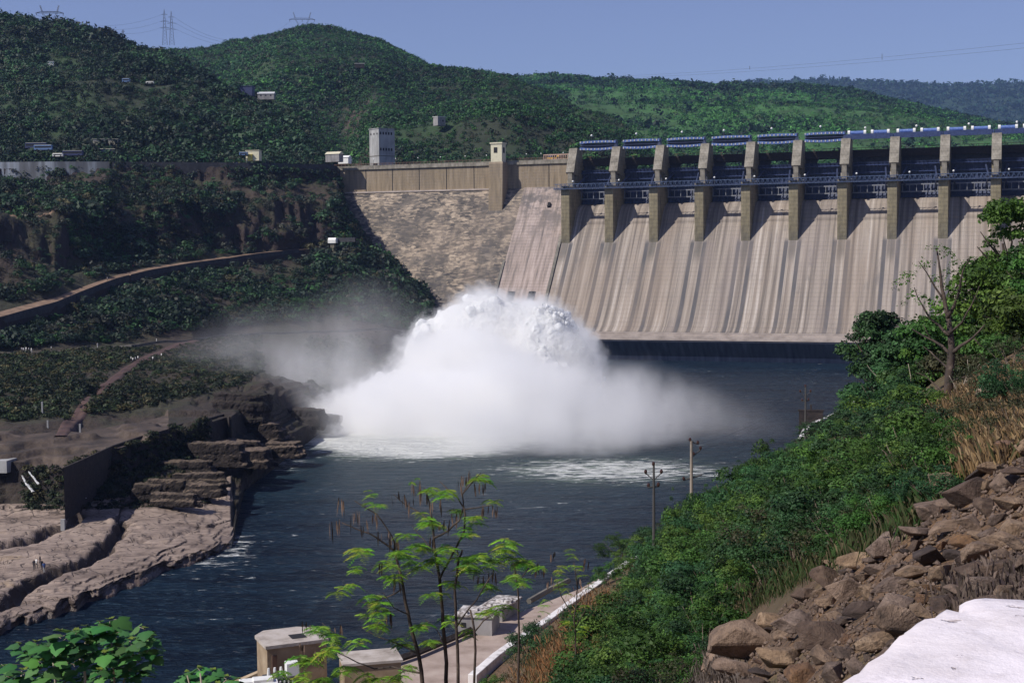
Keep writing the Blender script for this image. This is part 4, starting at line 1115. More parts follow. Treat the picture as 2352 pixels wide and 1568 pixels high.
hb(245, 350, 735, 12.5, 6, 6.5, 6, mat_paint('cream_grey_plaster', (0.34, 0.32, 0.27), 0.9), 'pale two storey building above the streaked retaining wall', 'flat', None, [(-3, 3.2, 1.4, 1.4), (1, 3.2, 1.4, 1.4)], (-1, 2, 2.2))
hb(248, 352, 728, 7, 2.5, 2.0, 6, bluep, 'blue awning stall in front of the pale two storey building', 'flat', M['cream'], cat='stall', name='stall')
hb(22, 352, 735, 13, 4, 2.6, 2, M['wall_dark'], 'dark roadside stall with thin pale roof at the far left', 'flat', sheet, cat='stall', name='stall')
hb(583, 363, 726, 7.0, 4, 3.6, -10, M['cream'], 'cream and blue roadside shop with pale awning', 'flat', M['cream'], [(-1.5, .6, 1.4, 1.2)], cat='shop', name='shop')
hb(575, 363, 724, 2.2, 2, 1.6, -10, yell, 'small yellow kiosk in front of the cream roadside shop', 'flat', yell, cat='kiosk', name='kiosk')
hb(768, 366, 752, 8, 5, 2.6, -20, M['grey_wall'], 'low shed with pale pitched roof at the start of the crest', 'pitched', M['cream'])
hb(792, 370, 764, 6, 4, 1.8, -20, M['white_paint'], 'small white roofed hut at the start of the crest', 'pitched', M['white_paint'], cat='hut', name='hut')
# block house on the rock shoulder at the foot of the left abutment
bp = P(765, 575, 684)
r = empty('pump_house', (bp.x, bp.y, bp.z - 1.5), R(-15), 'small white domed pump house on a tall pillar under the abutment', 'pump house')
b = MB(); b.prism([(-1, -3), (1, -3), (1, 5), (-1, 5)], -1, 1); b.build('pillar', M['pier'], r)
b = MB(); b.prism([(-1.6, 5), (1.6, 5), (1.6, 6.6), (.8, 7.6), (-.8, 7.6), (-1.6, 6.6)], -2, 2); b.build('cabin', M['white_paint'], r)
b = MB(); b.box((2.2, 1, 5.5), (11, 2.5, 7.6)); b.build('side_platform', M['wall_blue'], r)

# ------------------------------------------------------------------ vehicles on the upper road
def bus(px, py, Y, col, label, L_=9.5, H=3.0, rz=0, cat='bus'):
    p = P(px, py, Y)
    r = empty('parked_' + cat, (p.x, p.y, p.z), R(rz), label, cat)
    b = MB(); b.box((-L_ / 2, -1.2, .5), (L_ / 2, 1.2, H * .5)); b.box((-L_ / 2, -1.2, H * .8), (L_ / 2, 1.2, H)); b.box((-L_ / 2, -1.1, H * .5), (L_ / 2, 1.1, H * .8)); b.build('body', col, r, bevel=.08)
    b = MB(); b.box((-L_ / 2 + .4, -1.14, H * .52), (L_ / 2 - .4, -1.10, H * .78)); b.build('window', M['black'], r)
    b = MB(); b.box((-L_ / 2 + .2, -1.0, H), (L_ / 2 - .4, 1.0, H + .12)); b.build('roof', M['cream'], r)
    for x in (-L_ * .32, L_ * .32):
        for y in (-1.05, 1.05):
            b = MB(); b.tube([(x, y - .15, .5), (x, y + .15, .5)], .5, 10); b.build('wheel', M['black'], r)
    return r
bus(100, 347, 712, bluep2, 'pale blue bus parked under the dark stall roofs', 9, 2.9)
bus(84, 343, 722, bluep, 'dark blue bus parked behind the pale blue bus', 11, 3.2)
bus(134, 362, 704, M['white_paint'], 'short white minibus parked right at the streaked wall', 5, 2.0, cat='minibus')
bus(168, 360, 706, bluep, 'blue bus with cream roof parked between the white minibus and the pale building', 10, 2.9)
bus(290, 191, 856, bluep2, 'small blue and white van on the upper hill road', 4.4, 2.6, cat='van')
bus(345, 194, 857, M['white_paint'], 'small white pickup on the upper hill road', 4.6, 1.6, cat='pickup')
bus(560, 359, 722, bluep2, 'pale blue van beside the yellow kiosk', 4.2, 2.0, cat='van')

# ------------------------------------------------------------------ electricity poles on the right bank
def power_pole(px, py_top, Y, kind, label):
    t = P(px, py_top, Y); g = RIGHT.height(t.x, t.y); H = t.z - g
    r = empty('electricity_pole', (t.x, t.y, g - .2), 0, label, 'pole'); H += .2
    b = MB()
    if kind == 'V':
        b.tube([(0, 0, -.5), (.02, 0, H)], [.17, .085], 8); b.build('pole', M['pole'], r)
        b = MB(); b.tube([(-.62, 0, H - .62), (0, 0, H - 1.2), (.62, 0, H - .62)], .05, 5); b.build('cross_arm', M['pole'], r)
        b = MB(); b.tube([(-.45, -.1, H - 1.75), (.45, .1, H - 1.68)], .06, 5); b.build('cross_arm', M['pole'], r)
        tips = [(-.62, 0, H - .62), (.62, 0, H - .62), (0, 0, H), (-.4, 0, H - 1.7), (.38, 0, H - 1.65)]
    else:
        b.tube([(0, 0, -.5), (0, 0, H)], [.2, .12], 8); b.build('pole', M['pole_conc'], r)
        b = MB(); b.tube([(-.1, 0, H - .05), (.62, .2, H - .35)], .06, 5); b.build('cross_arm', M['pole'], r)
        b = MB(); b.tube([(0, 0, H - 1.5), (.85, .25, H - .85)], .06, 5); b.build('cross_arm', M['pole'], r)
        b = MB(); b.tube([(-.75, 0, H - 3.55), (.95, .1, H - 3.1)], .07, 5); b.build('cross_arm', M['pole'], r)
        tips = [(-.12, 0, H), (.6, .2, H - .3), (.85, .25, H - .8), (0, 0, H - 1.6), (-.7, 0, H - 3.5), (.2, 0, H - 1.3)]
    for q in tips:
        b = MB(); b.ball((q[0], q[1], q[2] + .12), .13, 0, 6, 5, (1, 1, 1.5)); b.build('insulator', M['insul'], r)
    return r, H, tips
A_, HA, TA_ = power_pole(1501, 1068, 110, 'V', 'dark pole with V shaped arms nearest the small round bush')
B_, HB, TB_ = power_pole(1588, 1012, 125, 'C', 'pale concrete pole with slanting arms and dark insulators')
C_, HC, TC_ = power_pole(1850, 888, 168, 'V', 'dark pole with V shaped arms against the far white parapet')
def wire(a, c, sag, label, r=.012, n=14, group='wires between the riverside poles'):
    b = MB(); pts = []
    for i in range(n + 1):
        t = i / n; p = a.lerp(c, t); p.z -= sag * 4 * t * (1 - t); pts.append(p)
    b.tube(pts, r, 4, cap=False)
    return tag(b.build('power_line', M['wire']), label, 'wire', group)
for (ta, tc) in ((1, 0), (2, 1)):
    wire(B_.location + Vector(TB_[ta]), C_.location + Vector(TC_[tc]), .9, 'thin wire from the pale concrete pole to the pole by the parapet')
for k in (0, 1):
    wire(A_.location + Vector(TA_[k]), B_.location + Vector(TB_[k + 1]), .3, 'thin wire from the dark V arm pole to the pale concrete pole')

# ------------------------------------------------------------------ pylons on the skyline
def strut(b, a, c, w=.35, n=6, th=.19, up=(0, 0, 1)):
    """a lattice leg: four chords would be too fine to see, two chords and zigzag bracing"""
    a, c = Vector(a), Vector(c)
    off = Vector((w, 0, 0))
    b.tube([a - off, c - off], th, 4, cap=False); b.tube([a + off, c + off], th, 4, cap=False)
    for i in range(n):
        p, q = a.lerp(c, i / n), a.lerp(c, (i + 1) / n)
        s_ = 1 if i % 2 else -1
        b.tube([p - off * s_, q + off * s_], th * .7, 4, cap=False)
def delta_pylon(px, pyc, Y, scale, z0, label):
    """crossarm centre at (px, pyc)"""
    c = P(px, pyc, Y); k = scale
    r = empty('power_pylon', (c.x, c.y, z0), R(6), label, 'pylon')
    H = c.z - z0
    b = MB(); strut(b, (-3.2 * k, 0, 0), (0, 0, H - 15 * k), .5, 8); strut(b, (3.2 * k, 0, 0), (0, 0, H - 15 * k), .5, 8); b.build('lower_legs', M['pylon'], r)
    b = MB(); strut(b, (0, 0, H - 15 * k), (-8 * k, 0, H), .55, 8, .15); b.build('leg', M['pylon'], r)
    b = MB(); strut(b, (0, 0, H - 15 * k), (8 * k, 0, H), .55, 8, .15); b.build('leg', M['pylon'], r)
    b = MB()
    b.tube([(-15 * k, 0, H - .8 * k), (-9 * k, 0, H + .9 * k), (9 * k, 0, H + .9 * k), (15 * k, 0, H - .8 * k)], .26, 4); b.tube([(-15 * k, 0, H - .8 * k), (-9 * k, 0, H - .7 * k), (9 * k, 0, H - .7 * k), (15 * k, 0, H - .8 * k)], .26, 4)
    for i in range(13):
        x = (-9 + i * 1.5) * k; b.tube([(x, 0, H - .7 * k), (x + .75 * k, 0, H + .9 * k), (x + 1.5 * k, 0, H - .7 * k)] if i < 12 else [(x, 0, H - .7 * k), (x, 0, H + .9 * k)], .1, 4)
    b.build('cross_arm', M['pylon'], r)
    for s_ in (-1, 1):
        b = MB(); strut(b, (s_ * 8 * k, 0, H + .9 * k), (s_ * 10 * k, 0, H + 7.5 * k), .35, 4); b.build('peak', M['pylon'], r)
    tips = []
    for x in (-14.5, 0, 14.5):
        b = MB(); b.tube([(x * k, 0, H - .8 * k), (x * k * .97, 0, H - 3.2 * k)], .22, 5); b.build('insulator_string', M['insul'], r); tips.append(r.matrix_basis @ Vector((x * k * .97, 0, H - 3.2 * k)))
    return r, [Vector((c.x + x * k * .97, c.y, c.z - 3.0 * k)) for x in (-14.5, 0, 14.5)]
y1, T1 = delta_pylon(114, 29, 1060, .68, 205, 'wide V shaped pylon at the left edge of the skyline')
y2, T2 = delta_pylon(694, 44, 1620, .98, 292, 'V shaped pylon standing on the rounded hilltop')
def lattice_mast(px, py0, py1, Y, w, arms, label):
    a, t = P(px, py1, Y), P(px, py0, Y)
    r = empty('power_pylon', a, 0, label, 'pylon'); H = t.z - a.z
    b = MB()
    for s_ in (-1, 1):
        b.tube([(s_ * w, 0, 0), (s_ * w * .35, 0, H * .75), (0, 0, H)], .24, 4)
    n = 9
    for i in range(n):
        z0, z1 = H * .8 * i / n, H * .8 * (i + 1) / n
        w0, w1 = w * (1 - .65 * i / n), w * (1 - .65 * (i + 1) / n)
        b.tube([(-w0, 0, z0), (w1, 0, z1)], .1, 4); b.tube([(w0, 0, z0), (-w1, 0, z1)], .1, 4)
    b.build('mast', M['pylon'], r)
    for f, l in arms:
        b = MB(); b.tube([(-l, 0, H * f), (0, 0, H * f + .9), (l, 0, H * f)], .14, 4); b.tube([(-l, 0, H * f), (l, 0, H * f)], .12, 4); b.build('cross_arm', M['pylon'], r)
    return r, [Vector((a.x + s_ * l, a.y, a.z + H * f)) for f, l in arms for s_ in (-1, 1)]
m1, TM1 = lattice_mast(379, 22, 104, 1340, 2.3, ((.85, 3.0), (.66, 4.2), (.48, 4.6)), 'left one of the pair of tall lattice masts on the saddle')
m2, TM2 = lattice_mast(395, 26, 104, 1345, 2.3, ((.82, 3.0), (.64, 4.2), (.46, 4.6)), 'right one of the pair of tall lattice masts on the saddle')
lattice_mast(283, 68, 92, 1200, 1.0, ((.8, 1.6),), 'small thin pylon among the treetops of the left ridge')
lattice_mast(594, 78, 100, 1600, 1.0, ((.8, 1.8),), 'small thin pylon in the dip before the rounded hilltop')
for i in range(3):
    wire(T1[i], TM1[min(5, i * 2)], 9, 'power line between the left pylon and the masts', .06, 16, 'power lines in the sky')
    wire(TM2[min(5, i * 2 + 1)], T2[i], 22, 'power line between the masts and the hilltop pylon', .07, 16, 'power lines in the sky')
g_ = lambda px, py, Y: P(px, py, Y)
for (a, c, s_) in ((g_(1400, 176, 2000), g_(2420, 92, 1100), 4), (g_(1400, 180, 2000), g_(2420, 104, 1100), 4)):
    wire(a, c, s_, 'faint power line rising over the hills towards the far side', .09, 20, 'power lines over the hills')
for px, y0, y1_ in ((1722, 152, 160), (2026, 124, 138)):
    b = MB(); b.tube([P(px, y0, 1500), P(px, y1_, 1500)], .25, 5); tag(b.build('line_spacer', M['wire']), 'small dark spacer hanging on the faint power line, ' + ('nearer the green hill' if px < 1900 else 'higher up on the line'), 'spacer')

# ------------------------------------------------------------------ riverside parapet and structures below
PARAPET = [(1085, 1548), (1140, 1500), (1200, 1458), (1260, 1418), (1320, 1374), (1400, 1318), (1478, 1264)]
def parapet(pts, zt, h, th, label, z_of=None):
    vs, fs = [], []
    w = []
    for i, (px, py) in enumerate(pts):
        w.append(PZ(px, py, zt if z_of is None else z_of[i]))
    n = len(w)
    for i, p in enumerate(w):
        d = (w[min(i + 1, n - 1)] - w[max(i - 1, 0)]); d.z = 0; d.normalize(); o = Vector((d.y, -d.x, 0)) * th
        vs += [(p.x - o.x, p.y - o.y, p.z - h), (p.x - o.x, p.y - o.y, p.z), (p.x + o.x, p.y + o.y, p.z), (p.x + o.x, p.y + o.y, p.z - h)]
    for i in range(n - 1):
        a, c = i * 4, i * 4 + 4
        for k in range(4): fs.append([a + k, a + (k + 1) % 4, c + (k + 1) % 4, c + k])
    fs += [[3, 2, 1, 0], [(n - 1) * 4 + k for k in range(4)]]
    b = MB(); b.add(vs, fs)
    return tag(b.build('parapet_wall', M['chalk'], bevel=.04), label, 'wall')
parapet(PARAPET, 12.6, 2.2, .42, 'white painted parapet sloping past the thin trees')
parapet([(1832, 1030), (1838, 1008), (1850, 985), (1868, 970), (1900, 958), (1935, 940), (1965, 922), (2002, 900), (2040, 880)], 12.6, 2.2, .55, 'white painted parapet curving around the bend near the far pole')
# platform beside the parapet
pf = [PZ(870, 1530, 11.4), PZ(960, 1500, 11.4), PZ(1030, 1470, 11.4), PZ(1120, 1432, 11.4), PZ(1215, 1398, 11.4), PZ(1335, 1350, 11.4), PZ(1478, 1268, 11.4), PZ(1400, 1322, 11.4), PZ(1260, 1421, 11.4), PZ(1140, 1503, 11.4), PZ(1085, 1551, 11.4), PZ(1060, 1700, 11.4), PZ(800, 1700, 11.4), PZ(850, 1600, 11.4)]
b = MB(); b.plate([(p.x, p.y) for p in pf], -3, 11.4)
tag(b.build('riverside_pavement', M['platform']), kind='structure')
b = MB(); b.tube([PZ(868, 1528, 11.9), PZ(958, 1498, 11.9), PZ(1030, 1468, 11.9), PZ(1120, 1430, 11.9)], .35, 4); tag(b.build('kerb', M['wall_dark']), 'dark rounded kerb along the river edge of the pavement', 'kerb')
# beige valve house with notched roof slab
vh = PZ(668, 1568, 5.5)
vc = P(668, 1468, 120)
r = empty('valve_house', (vc.x, vc.y, 3.0), R(24), 'ochre concrete valve house with a pale roof and square hatch at the water', 'valve house')
zt = vc.z - 3.0
b = MB(); b.plate([(-2.6, -2.0), (2.6, -2.0), (2.6, 2.0), (1.2, 2.8), (-1.6, 2.8), (-2.6, 1.6)], -6, zt); vb = b.build('wall', M['ochre'], r)
b = MB(); b.plate([(-2.75, -2.15), (2.75, -2.15), (2.75, 2.1), (1.3, 2.95), (-1.7, 2.95), (-2.75, 1.7)], zt, zt + .28); b.build('roof', M['pale_roof'], r)
b = MB(); b.box((-.1, -.9, zt + .27), (1.2, .5, zt + .31)); b.build('hatch', M['black'], r)
b = MB(); b.box((-2.2, -2.09, zt - 4.2), (-1.8, -2.0, zt - .6)); b.build('pipe', M['rust'], r)
p = P(580, 1548, 122); q = P(640, 1500, 121)
b = MB(); b.tube([(q.x, q.y, q.z - 1), (p.x - 1.6, p.y, p.z - .8)], .28, 4); b.tube([(q.x, q.y, q.z - 3.5), (q.x, q.y, q.z - .2)], .3, 4); tag(b.build('stair_rail', M['ochre']), 'ochre sloping rail going down beside the valve house', 'railing')
# transformer equipment before the valve house
tp_ = P(640, 1556, 112)
r = empty('transformer', (tp_.x, tp_.y, tp_.z - 1.8), R(20), 'grey ribbed transformer with white fittings in front of the valve house', 'transformer')
b = MB(); b.box((-1.2, -.8, 0), (1.2, .8, 2.0)); tb = b.build('tank', M['wall_blue'], r, bevel=.05)
for k in range(7):
    b = MB(); b.box((-1.1 + k * .34, -1.05, .2), (-1.0 + k * .34, -.8, 1.8)); b.build('cooling_fin', M['pale_steel'], tb)
for k in range(3):
    b = MB(); b.tube([(-.8 + k * .5, 0, 2.0), (-.8 + k * .5, 0, 2.7)], [.16, .09], 8); b.build('bushing', M['white_paint'], r)
b = MB(); b.box((.6, -.5, 2.0), (1.6, .5, 3.0)); b.build('control_box', M['white_paint'], r)
for px, py, s_ in ((585, 1562, 1.2), (604, 1558, .8), (618, 1566, .7)):
    p = P(px, py, 110); b = MB(); b.box((-s_, -.5, -.6), (s_, .5, .1)); o = b.build('white_crate', M['white_paint'], bevel=.05); o.location = p; o.rotation_euler.z = R(15)
    tag(o, {1.2: 'long white box lowest beside the ribbed transformer', .8: 'mid sized white box between the long box and the transformer', .7: 'smallest white box at the foot of the transformer'}[s_], 'box')
# second small block
sb = P(850, 1512, 118)
r = empty('concrete_block_house', (sb.x, sb.y, 4), R(14), 'low ochre block house with pale flat roof between the thin tree trunks', 'building')
zt = sb.z - 4
b = MB(); b.box((-2.4, -1.6, -6), (2.4, 1.9, zt)); b.build('wall', M['ochre'], r)
b = MB(); b.box((-2.55, -1.75, zt), (2.55, 2.05, zt + .22)); b.build('roof', M['pale_roof'], r)
# white roofed pump building by the parapet
M['rubble_roof'] = mat_var('whitewashed_rubble_roof', [(0.38, (0.12, 0.10, 0.09)), (0.5, (0.36, 0.33, 0.31)), (0.6, (0.66, 0.63, 0.62))], 2.2, bump=0.8, bdist=0.1)
def quay_house(px, py, Y, w, d, h, rz, label):
    p = P(px, py, Y)
    r = empty('quay_house', (p.x, p.y, p.z - h), R(rz), label, 'building')
    b = MB(); b.box((-w / 2, -d / 2, -12), (w / 2, d / 2, h)); wb = b.build('wall', M['grey_wall'], r)
    b = MB(); b.box((-w / 2 - .2, -d / 2 - .2, h), (w / 2 + .2, d / 2 + .2, h + .18))
    for k in range(5): b.box((-w / 2 + .3 + k * w / 5.2, -d / 2 + .2 + (k % 2) * d * .4, h + .18), (-w / 2 + 1.1 + k * w / 5.2, -d / 2 + .9 + (k % 2) * d * .4, h + .4))
    b.build('roof', M['rubble_roof'], r)
    b = MB(); b.box((-w / 2 + .5, -d / 2 - .05, h - 1.1), (-w / 2 + 1.0, -d / 2 + .05, h - .6)); b.build('window', M['black'], wb)
    return r
quay_house(1098, 1406, 142, 3.7, 3.6, 2.3, -12, 'grey quay house with whitewashed roof and one square window')
quay_house(1150, 1384, 148, 2.4, 5.0, 2.3, -22, 'long quay house with whitewashed roof joined behind the one with a window')
b = MB(); p = PZ(1330, 1342, 11.4); q = PZ(1240, 1388, 11.4); d = (q - p)
b.tube([p + Vector((-1.2, 0, .5)), p.lerp(q, .5) + Vector((-1.3, 0, .5)), q + Vector((-1.2, 0, .4))], .32, 6); tag(b.build('pipe', M['pier_top']), 'grey pipe lying beside the white parapet', 'pipe')
# low ruined wall by the bend
fl = PZ(1860, 962, 11.0)
b = MB(); b.box((-2.6, -.3, -12), (2.6, .3, .2)); b.box((-2.8, -.4, .2), (2.8, .4, .5)); b.box((-.2, -.3, .5), (.2, .3, 1.6)); o = b.build('ruined_wall', M['wall_dark']); q_ = PZ(1866, 962, 12.8); o.location = (q_.x, q_.y + 1.5, 14.2); o.rotation_euler.z = R(-8); tag(o, 'short dark wall with one upright stump beyond the far parapet', 'wall')

# ------------------------------------------------------------------ people, far off on the roads and rocks
def person_mesh(name, cols, pose=0):
    """one continuous skinned figure, 1.68 m tall"""
    me = bpy.data.meshes.new(name)
    st = .12 if pose == 0 else .2
    V = [(0, 0, .92), (0, 0, 1.12), (0, 0, 1.36), (0, 0, 1.48), (0, .01, 1.60), (-.17, 0, 1.38), (-.24, .02, 1.12), (-.22, -.08 * pose - .03, .88), (.17, 0, 1.38), (.24, .02, 1.12), (.22, -.12 * pose - .03, .88),
         (-.09, 0, .86), (-.10, -st, .48), (-.10, -st * .4, .07), (-.10, -st * .4 - .13, .03), (.09, 0, .86), (.10, st * .8, .48), (.10, st * 1.2, .07), (.10, st * 1.2 - .13, .03)]
    E_ = [(0, 1), (1, 2), (2, 3), (3, 4), (2, 5), (5, 6), (6, 7), (2, 8), (8, 9), (9, 10), (0, 11), (11, 12), (12, 13), (13, 14), (0, 15), (15, 16), (16, 17), (17, 18)]
    rad = [.15, .14, .17, .06, .105, .075, .045, .035, .075, .045, .035, .10, .065, .045, .035, .10, .065, .045, .035]
    me.from_pydata(V, E_, [])
    ob = bpy.data.objects.new(name, me); COL.objects.link(ob)
    md = ob.modifiers.new('skin', 'SKIN')
    for i, s_ in enumerate(me.skin_vertices[0].data):
        s_.radius = (rad[i], rad[i] * .85); s_.use_root = (i == 0)
    sb_ = ob.modifiers.new('sub', 'SUBSURF'); sb_.levels = 1; sb_.render_levels = 1
    dg = bpy.context.evaluated_depsgraph_get()
    m2_ = bpy.data.meshes.new_from_object(ob.evaluated_get(dg))
    bpy.data.objects.remove(ob)
    for m_ in cols: m2_.materials.append(m_)
    for p in m2_.polygons:
        z = p.center.z; x = abs(p.center.x)
        p.material_index = 3 if z > 1.62 else (2 if (z > 1.44 or z < .06 or (x > .2 and z < 1.15)) else (0 if z > .86 else 1))
    m2_.polygons.foreach_set('use_smooth', np.ones(len(m2_.polygons), bool))
    m2_.name = name
    return m2_
skin = mat_paint('brown_skin', (0.16, 0.085, 0.05), 0.6, 0.05); hair = mat_paint('black_hair', (0.012, 0.01, 0.01), 0.6, 0.05)
cloth = {k: mat_paint('cloth_' + k, c, 0.9, 0.1) for k, c in {'white': (.75, .74, .72), 'dark': (.04, .04, .05), 'blue': (.08, .14, .35), 'red': (.4, .06, .05), 'grey': (.3, .3, .3), 'yellow': (.6, .45, .1)}.items()}
PM = {}
for a_, b_ in (('white', 'dark'), ('white', 'white'), ('dark', 'dark'), ('blue', 'grey'), ('red', 'dark'), ('yellow', 'grey')):
    PM[a_ + b_] = [person_mesh('person', [cloth[a_], cloth[b_], skin, hair], k) for k in (0, 1)]
prng = random.Random(3)
def person(px, py, Y, key, label, group, z=None, zoff=0.0):
    p = P(px, py, Y)
    x, y = p.x, Y
    zz_ = LEFT.height(x, y) if z is None else z
    o = bpy.data.objects.new('person', PM[key][prng.randint(0, 1)]); link(o)
    o.location = (x, y, zz_ + zoff); o.rotation_euler.z = prng.uniform(0, 6.28)
    return tag(o, label, 'person', group)
def gz(px, py, z):
    return PZ(px, py, z)
for px, py, key in ((78, 1297, 'darkdark'), (84, 1293, 'whitedark'), (96, 1298, 'darkdark'), (101, 1299, 'bluegrey'), (92, 1290, 'darkdark')):
    q = gz(px, py, 3.6); person(px, py, q.y, key, {'darkdark': 'person in dark clothes standing on the pale rock slab', 'whitedark': 'person in a white shirt standing on the pale rock slab', 'bluegrey': 'person in a blue shirt standing on the pale rock slab'}[key], 'people on the rock slab')
for px, Y in ((50, 424), (54, 423), (60, 425), (66, 424), (72, 423), (118, 432), (224, 449), (360, 477)):
    person(px, 800, Y, 'whitedark' if px % 4 else 'whitewhite', 'person in white walking along the lower road', 'people on the lower road')
for px, Y in ((302, 418), (306, 416), (312, 419), (318, 422), (352, 424), (372, 436)):
    person(px, 860, Y, 'whitewhite' if px % 2 else 'whitedark', 'person in white on the slope beside the red track', 'people beside the red track')
for px, Y, key in ((306, 583, 'reddark'), (246, 545, 'whitedark')):
    person(px, 620, Y, key, 'person in a ' + ('red' if key[0] == 'r' else 'white') + ' top on the brown road', 'people on the brown road')
for px, Y, key in ((536, 727, 'whitedark'), (544, 728, 'bluegrey'), (549, 727, 'yellowgrey'), (325, 716, 'whitedark'), (352, 718, 'bluegrey'), (500, 726, 'darkdark'), (420, 720, 'whitedark'), (452, 722, 'whitewhite')):
    person(px, 370, Y, key, 'person in ' + {'w': 'white', 'b': 'blue', 'y': 'yellow', 'd': 'dark clothes'}[key[0]] + ' on the upper road between the stalls and the dam', 'people on the upper road')
for px in (646, 652, 668, 676, 683, 690):
    q = P(px, 226, 872); o = person(px, 226, 872, 'whitedark', 'person in white on the spur beside the metal roofed building', 'people on the spur')
# white markers and a steel gate post on the dirt terrace
def post(px, py, z, h, label, w=.3):
    p = gz(px, py, z); g = LEFT.height(p.x, p.y)
    b = MB(); b.box((-w, -w, -1), (w, w, h)); o = b.build('marker_post', M['tower_wall']); o.location = (p.x, p.y, g)
    tag(o, label, 'post')
post(141, 1075, 13.4, 1.6, 'white square post at the corner of the tall dark stone wall', .35)
post(98, 968, 14, 3.4, 'tall thin white post left of the red track end', .16)
post(110, 985, 14, 1.6, 'short white post left of the red track end', .16)
post(184, 985, 14, 2.4, 'white post right of the red track end', .18)
b = MB(); p = gz(10, 1096, 8.5)
b.box((-5, -2, -2), (1.6, 2, .3)); o = b.build('concrete_culvert', M['tower_wall']); o.location = (p.x, p.y, LEFT.height(p.x, p.y)); o.rotation_euler.z = R(-8); tag(o, 'grey concrete slab at the left edge above the small waterfalls', 'culvert')
def cascade(pts, w, label):
    """pts: image points with distance; a narrow strand of white water down the ledges"""
    vs = []; n = 26
    ks = np.linspace(0, len(pts) - 1, n)
    rr = random.Random(len(label))
    for i, k in enumerate(ks):
        a = pts[int(min(k, len(pts) - 1.001))]; c = pts[min(int(min(k, len(pts) - 1.001)) + 1, len(pts) - 1)]; t = k - int(min(k, len(pts) - 1.001))
        p = P(a[0] * (1 - t) + c[0] * t, a[1] * (1 - t) + c[1] * t, a[2] * (1 - t) + c[2] * t)
        ww = w * (.5 + 1.1 * k / len(pts)) * rr.uniform(.6, 1.2)
        for j in range(5):
            u = j / 4 - .5; vs.append((p.x + u * ww, p.y - .35 * (1 - (2 * u) ** 2) + rr.uniform(-.1, .1), p.z + rr.uniform(-.1, .1)))
    ii, jj = np.meshgrid(np.arange(n - 1), np.arange(4), indexing='ij'); ii, jj = ii.ravel(), jj.ravel()
    o = mesh_np('cascade', vs, np.stack([ii * 5 + jj, (ii + 1) * 5 + jj, (ii + 1) * 5 + jj + 1, ii * 5 + jj + 1], 1), M['jet'], smooth=True)
    tag(o, label, 'cascade', kind='stuff')
cascade([(50, 1090, 262), (60, 1110, 258), (76, 1128, 256)], .5, 'thin white cascade below the grey concrete slab')
cascade([(66, 1082, 262), (76, 1095, 259), (88, 1110, 257)], 0.4, 'second thin cascade right of the first below the slab')
cascade([(168, 1122, 262), (178, 1138, 258), (196, 1142, 255)], .6, 'small white cascade below the tall dark wall')
# ------------------------------------------------------------------ woods and scrub that nobody could count
def stuff_plants(name, pts, rad, K, leaf, pal, label, squash=0.8, var=0.3, lift=0.35, patch=60.0):
    t = pick_tints(len(pts), pal, var=var) * np.clip(1 + .55 * fbm(pts[:, 0] / patch, pts[:, 1] / patch, pts[:, 2] / patch, 3, 91), .45, 1.9)[:, None]
    rad = rad * np.clip(1 + .45 * fbm(pts[:, 0] / patch * 1.7, pts[:, 1] / patch * 1.7, 0, 2, 93), .6, 1.7)
    v_, f_, c_ = tufts(pts, rad, K, leaf, t, squash, lift=lift)
    o = mesh_np(name, v_, f_, M['leaf_plain'], colors=c_)
    return tag(o, label, name.replace('_', ' '), kind='stuff')
DARK = [(.017, .031, .021, 3), (.022, .046, .024, 3), (.032, .072, .028, 1.8), (.042, .046, .033, 1.4), (.068, .062, .028, .7), (.042, .105, .032, .8)]  # far-bank greens lowered, the hillside's shade put into the tint
DRY = [(.026, .028, .026, 2), (.036, .030, .028, 1.5), (.022, .034, .022, 3), (.055, .05, .028, 1.0), (.028, .055, .022, 1)]
GREEN = [(.018, .052, .025, 3), (.028, .085, .030, 3), (.040, .125, .034, 2.4), (.058, .165, .038, 1.2), (.030, .042, .028, 1.5), (.06, .06, .035, .5)]
LIGHT = [(.038, .14, .032, 3), (.052, .18, .038, 3), (.030, .095, .030, 2), (.018, .05, .025, 1.6), (.07, .12, .04, .8)]
def lp(px, v, p):      # patchy cover on the left bank
    return (0.25 + 1.2 * (vnoise(p[..., 0] / 25, p[..., 1] / 25, 0, 77) > -0.25)) * (px > -250) * (px < 985)
cliff_bare = lambda px, v, p: np.where((v > 13.1) & (v < 13.9) & (px > 300) & (px < 600), 0.45, 1.0) * np.where((v > 13.1) & (v < 14) & (px < 75), 0.3, 1.0)
n = 8600
pts = LEFT.scatter(n, lambda px, v, p: (((v > 12.15) & (v < 15.7)) + ((v > 9.1) & (v < 9.82)) * 1.8 + ((v > 9.8) & (v < 9.96)) * .8 + ((v > 9.7) & (v < 12.2) & (px > 700)) * 2.2) * lp(px, v, p) * cliff_bare(px, v, p))
r_ = rng.uniform(1.0, 2.6, n) * np.where(rng.random(n) < .15, 1.6, 1.0)
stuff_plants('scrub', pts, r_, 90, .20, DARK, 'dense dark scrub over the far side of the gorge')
n = 2200
pts = LEFT.scatter(n, lambda px, v, p: ((v > 12.1) & (v < 15.8)) * lp(px, v, p) * 1.0)
stuff_plants('dry_scrub', pts, rng.uniform(.9, 2.0, n), 60, .19, DRY, 'greyish dry bushes among the dark scrub')
n = 7000
pts = LEFT.scatter(n, lambda px, v, p: ((v > 4.2) & (v < 6.0) & (px > 40) & (px < 470)) * 2.5 + ((v > 7.1) & (v < 7.97) & (px < 600)) * 1.0 * (np.abs(px - np.interp(p[..., 1], [268, 282, 298, 318, 352, 395, 432, 470, 492], [115, 130, 148, 180, 225, 280, 335, 390, 450])) > 14) + ((v > 5) & (v < 7.9) & (px > 700) & (px < 960)) * .5)
